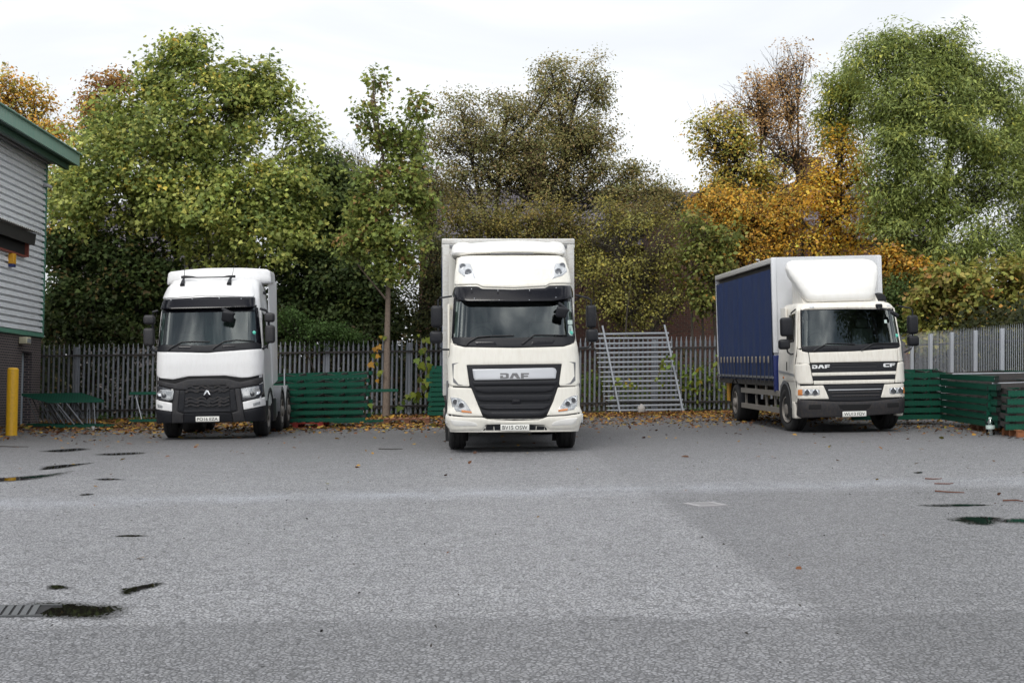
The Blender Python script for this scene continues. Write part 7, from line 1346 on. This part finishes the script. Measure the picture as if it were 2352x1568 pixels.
LG = [((.20, .24, .035), 4), ((.13, .19, .035), 3), ((.32, .23, .03), .7)]; CG = 'climbing plants on the fence'
sprig('sycamore_seedling', 'sycamore seedling with yellow green leaves against the fence by the sapling', [(-3.1, 46.9, 0), (-3.0, 46.8, 1.0), (-2.75, 46.8, 1.8), (-2.5, 46.8, 2.4)], 20, .2, LG, 'maple', .28, 3, CG)
sprig('sycamore_seedling', 'sycamore seedling with large pale leaves left of the box lorry mirror', [(-2.5, 46.6, .2), (-2.7, 46.6, 1.4), (-2.75, 46.6, 2.0), (-2.9, 46.6, 2.6)], 16, .22, LG, 'maple', .24, 5, CG)
sprig('sycamore_seedling', 'orange tinged seedling leaves beside the young sycamore trunk', [(-4.3, 46.2, .1), (-4.35, 46.1, 1.2), (-4.2, 46.1, 2.2), (-3.95, 46.1, 2.6)], 14, .17, LG + [((.38, .2, .03), 4)], 'maple', .2, 6, CG)
sprig('bindweed', 'pale green climber high on the loose fence panel right rail', [(4.55, 46.5, 1.0), (4.7, 46.75, 1.55), (4.95, 46.95, 1.75), (5.25, 47.0, 1.7)], 16, .15, LG, 'oval', .16, 8, CG)
sprig('bindweed', 'pale green climber low on the loose fence panel left rail', [(3.2, 46.6, .5), (3.2, 46.55, .85), (3.35, 46.6, 1.1), (3.75, 46.6, .9)], 16, .16, LG, 'oval', .18, 9, CG)
sprig('bindweed', 'climber leaves on the fence between loose panel and curtain lorry', [(6.0, 47.75, .5), (6.1, 47.7, 1.0), (6.1, 47.7, 1.4), (6.6, 47.7, 1.7)], 15, .16, LG, 'oval', .2, 10, CG)
# brambles and ground cover behind the fences, tree shade put into their leaf colour
def cover(seed, n_tw, per, fx, fy, fz, size, pal, bright=1.0):
    rng = np.random.default_rng(seed); c0 = np.stack([fx(rng, n_tw), fy(rng, n_tw), fz(rng, n_tw)], 1); ti = np.repeat(np.arange(n_tw), per); n = n_tw * per
    c = c0[ti] + rng.normal(size=(n, 3)) * np.array([.22, .22, .15]); c[:, 2] = np.maximum(c[:, 2], .03); pa = np.array([p[0] for p in pal]); w = np.array([p[1] for p in pal], float)
    col = pa[rng.choice(len(pa), n_tw, p=w / w.sum())][ti] * np.clip(rng.normal(1, .25, (n, 1)), .5, 1.6) * bright
    return c, np.array([0, -.35, .8]) + rng.normal(size=(n, 3)) * .6, rng.normal(size=(n, 3)) + np.array([0, 0, -.3]), size * np.clip(rng.normal(1, .25, n), .5, 1.6), col
DK = [((.030, .042, .015), 4), ((.045, .058, .02), 3), ((.06, .045, .025), 1.2)]; BRN = [((.07, .075, .025), 3), ((.09, .07, .03), 2.5), ((.05, .06, .02), 3), ((.11, .075, .035), 1)]
tap = lambda r, n, hgt: hgt * r.random(n) ** 1.15
U = [cover(41, 2300, 13, lambda r, n: r.uniform(-17, -1.0, n), lambda r, n: r.uniform(48.6, 52.5, n), lambda r, n: tap(r, n, 3.4), .13, DK, 1.2),
     cover(42, 1100, 13, lambda r, n: r.uniform(-1.0, 12.5, n), lambda r, n: r.uniform(49.2, 53.5, n), lambda r, n: tap(r, n, 1.9), .10, BRN, 1.3),
     cover(43, 1700, 13, lambda r, n: r.uniform(13.2, 17.0, n), lambda r, n: r.uniform(31.5, 48.5, n), lambda r, n: tap(r, n, 3.0), .14, [((.07, .085, .025), 3), ((.10, .10, .03), 3), ((.05, .065, .02), 3)], .55)]  # leaf colour lowered so the gaps between the pales look shaded
U = [np.concatenate(z) for z in zip(*U)]
tag(leaves_mesh('undergrowth', *U, 'oval', None), kind='stuff')
# a far off belt of trees closes the view under the crowns
F_ = [cover(51, 5200, 11, lambda r, n: r.uniform(-48, 52, n), lambda r, n: r.uniform(84, 92, n), lambda r, n: r.uniform(.1, 5.6, n) * (.75 + .25 * np.sin(np.arange(n))), .42, [((.05, .06, .025), 3), ((.08, .075, .03), 2), ((.10, .07, .03), 1)], 1.2)]
tag(leaves_mesh('far_woods', *F_[0], 'oval', None), kind='stuff')
# weeds along the fence foot
rng = np.random.default_rng(21); n = 900; cl = rng.integers(0, 26, n); cx = rng.uniform(-13, 11, 26); c = np.stack([cx[cl] + rng.normal(0, .22, n), 47.0 + .03 * cx[cl] + rng.normal(0, .12, n), np.abs(rng.normal(.07, .06, n))], 1)
tag(leaves_mesh('weeds', c, np.array([0, -.3, 1]) + rng.normal(0, .4, (n, 3)), rng.normal(size=(n, 3)), .09 * rng.uniform(.5, 1.3, n), np.array([(.06, .11, .025)]) * rng.uniform(.6, 1.6, (n, 1)), 'oval', None), kind='stuff')
# fallen leaves: a thick drift at the fence foot, thinner across the yard
def fallen(n, fx, fy, sz, seed, ok=None):
    rng = np.random.default_rng(seed); x, y = fx(rng, n), fy(rng, n); c = np.stack([x, y, rng.uniform(.006, .035, n)], 1)
    pal = np.array([(.40, .22, .035), (.30, .13, .03), (.17, .07, .03), (.46, .30, .06), (.24, .22, .05), (.10, .045, .025)]); w = np.array([2.2, 2.2, 2.6, 1.2, .6, 2.2]); col = pal[rng.choice(6, n, p=w / w.sum())] * rng.uniform(.45, 1.05, (n, 1))
    return c, np.array([0, 0, 1]) + rng.normal(0, .33, (n, 3)), rng.normal(size=(n, 3)), sz * np.clip(rng.normal(1, .3, n), .4, 1.8), col
A = [fallen(20000, lambda r, n: r.uniform(-14.5, 13, n), lambda r, n: 47.0 - np.abs(r.normal(0, 1.6, n)), .075, 1),
     fallen(3600, lambda r, n: np.clip(r.normal(-10.5, 3.0, n), -15, -2), lambda r, n: 41.5 + r.normal(0, 2.7, n), .12, 2),
     fallen(2600, lambda r, n: r.normal(-3.0, 2.6, n), lambda r, n: 39.8 + r.normal(0, 1.7, n), .11, 3),
     fallen(2600, lambda r, n: r.normal(7.0, 3.4, n), lambda r, n: 41.5 + r.normal(0, 2.6, n), .10, 4),
     fallen(700, lambda r, n: r.normal(11.0, 1.2, n), lambda r, n: 34.0 + r.normal(0, 2.6, n), .09, 5),
     fallen(800, lambda r, n: r.uniform(-13, 12, n), lambda r, n: 46 - np.abs(r.normal(0, 9, n)), .085, 6),
     fallen(46, lambda r, n: r.uniform(-9, 9, n), lambda r, n: r.uniform(10, 30, n), .055, 7)]
A = [np.concatenate(z) for z in zip(*A)]
tag(leaves_mesh('fallen_leaves', *A, 'oval', None, 'dry_leaf'), kind='stuff')
# loose dark chips and grit on the asphalt
rng = np.random.default_rng(31); n = 420; c = np.stack([rng.uniform(-8, 8, n), rng.uniform(7.6, 26, n), np.full(n, .006)], 1)
tag(leaves_mesh('grit', c, np.array([0, 0, 1]) + rng.normal(0, .5, (n, 3)), rng.normal(size=(n, 3)), .022 * rng.uniform(.5, 1.6, n), np.array([(.03, .027, .024)]) * rng.uniform(.5, 2.0, (n, 1)), 'diamond', None, 'dry_leaf'), kind='stuff')
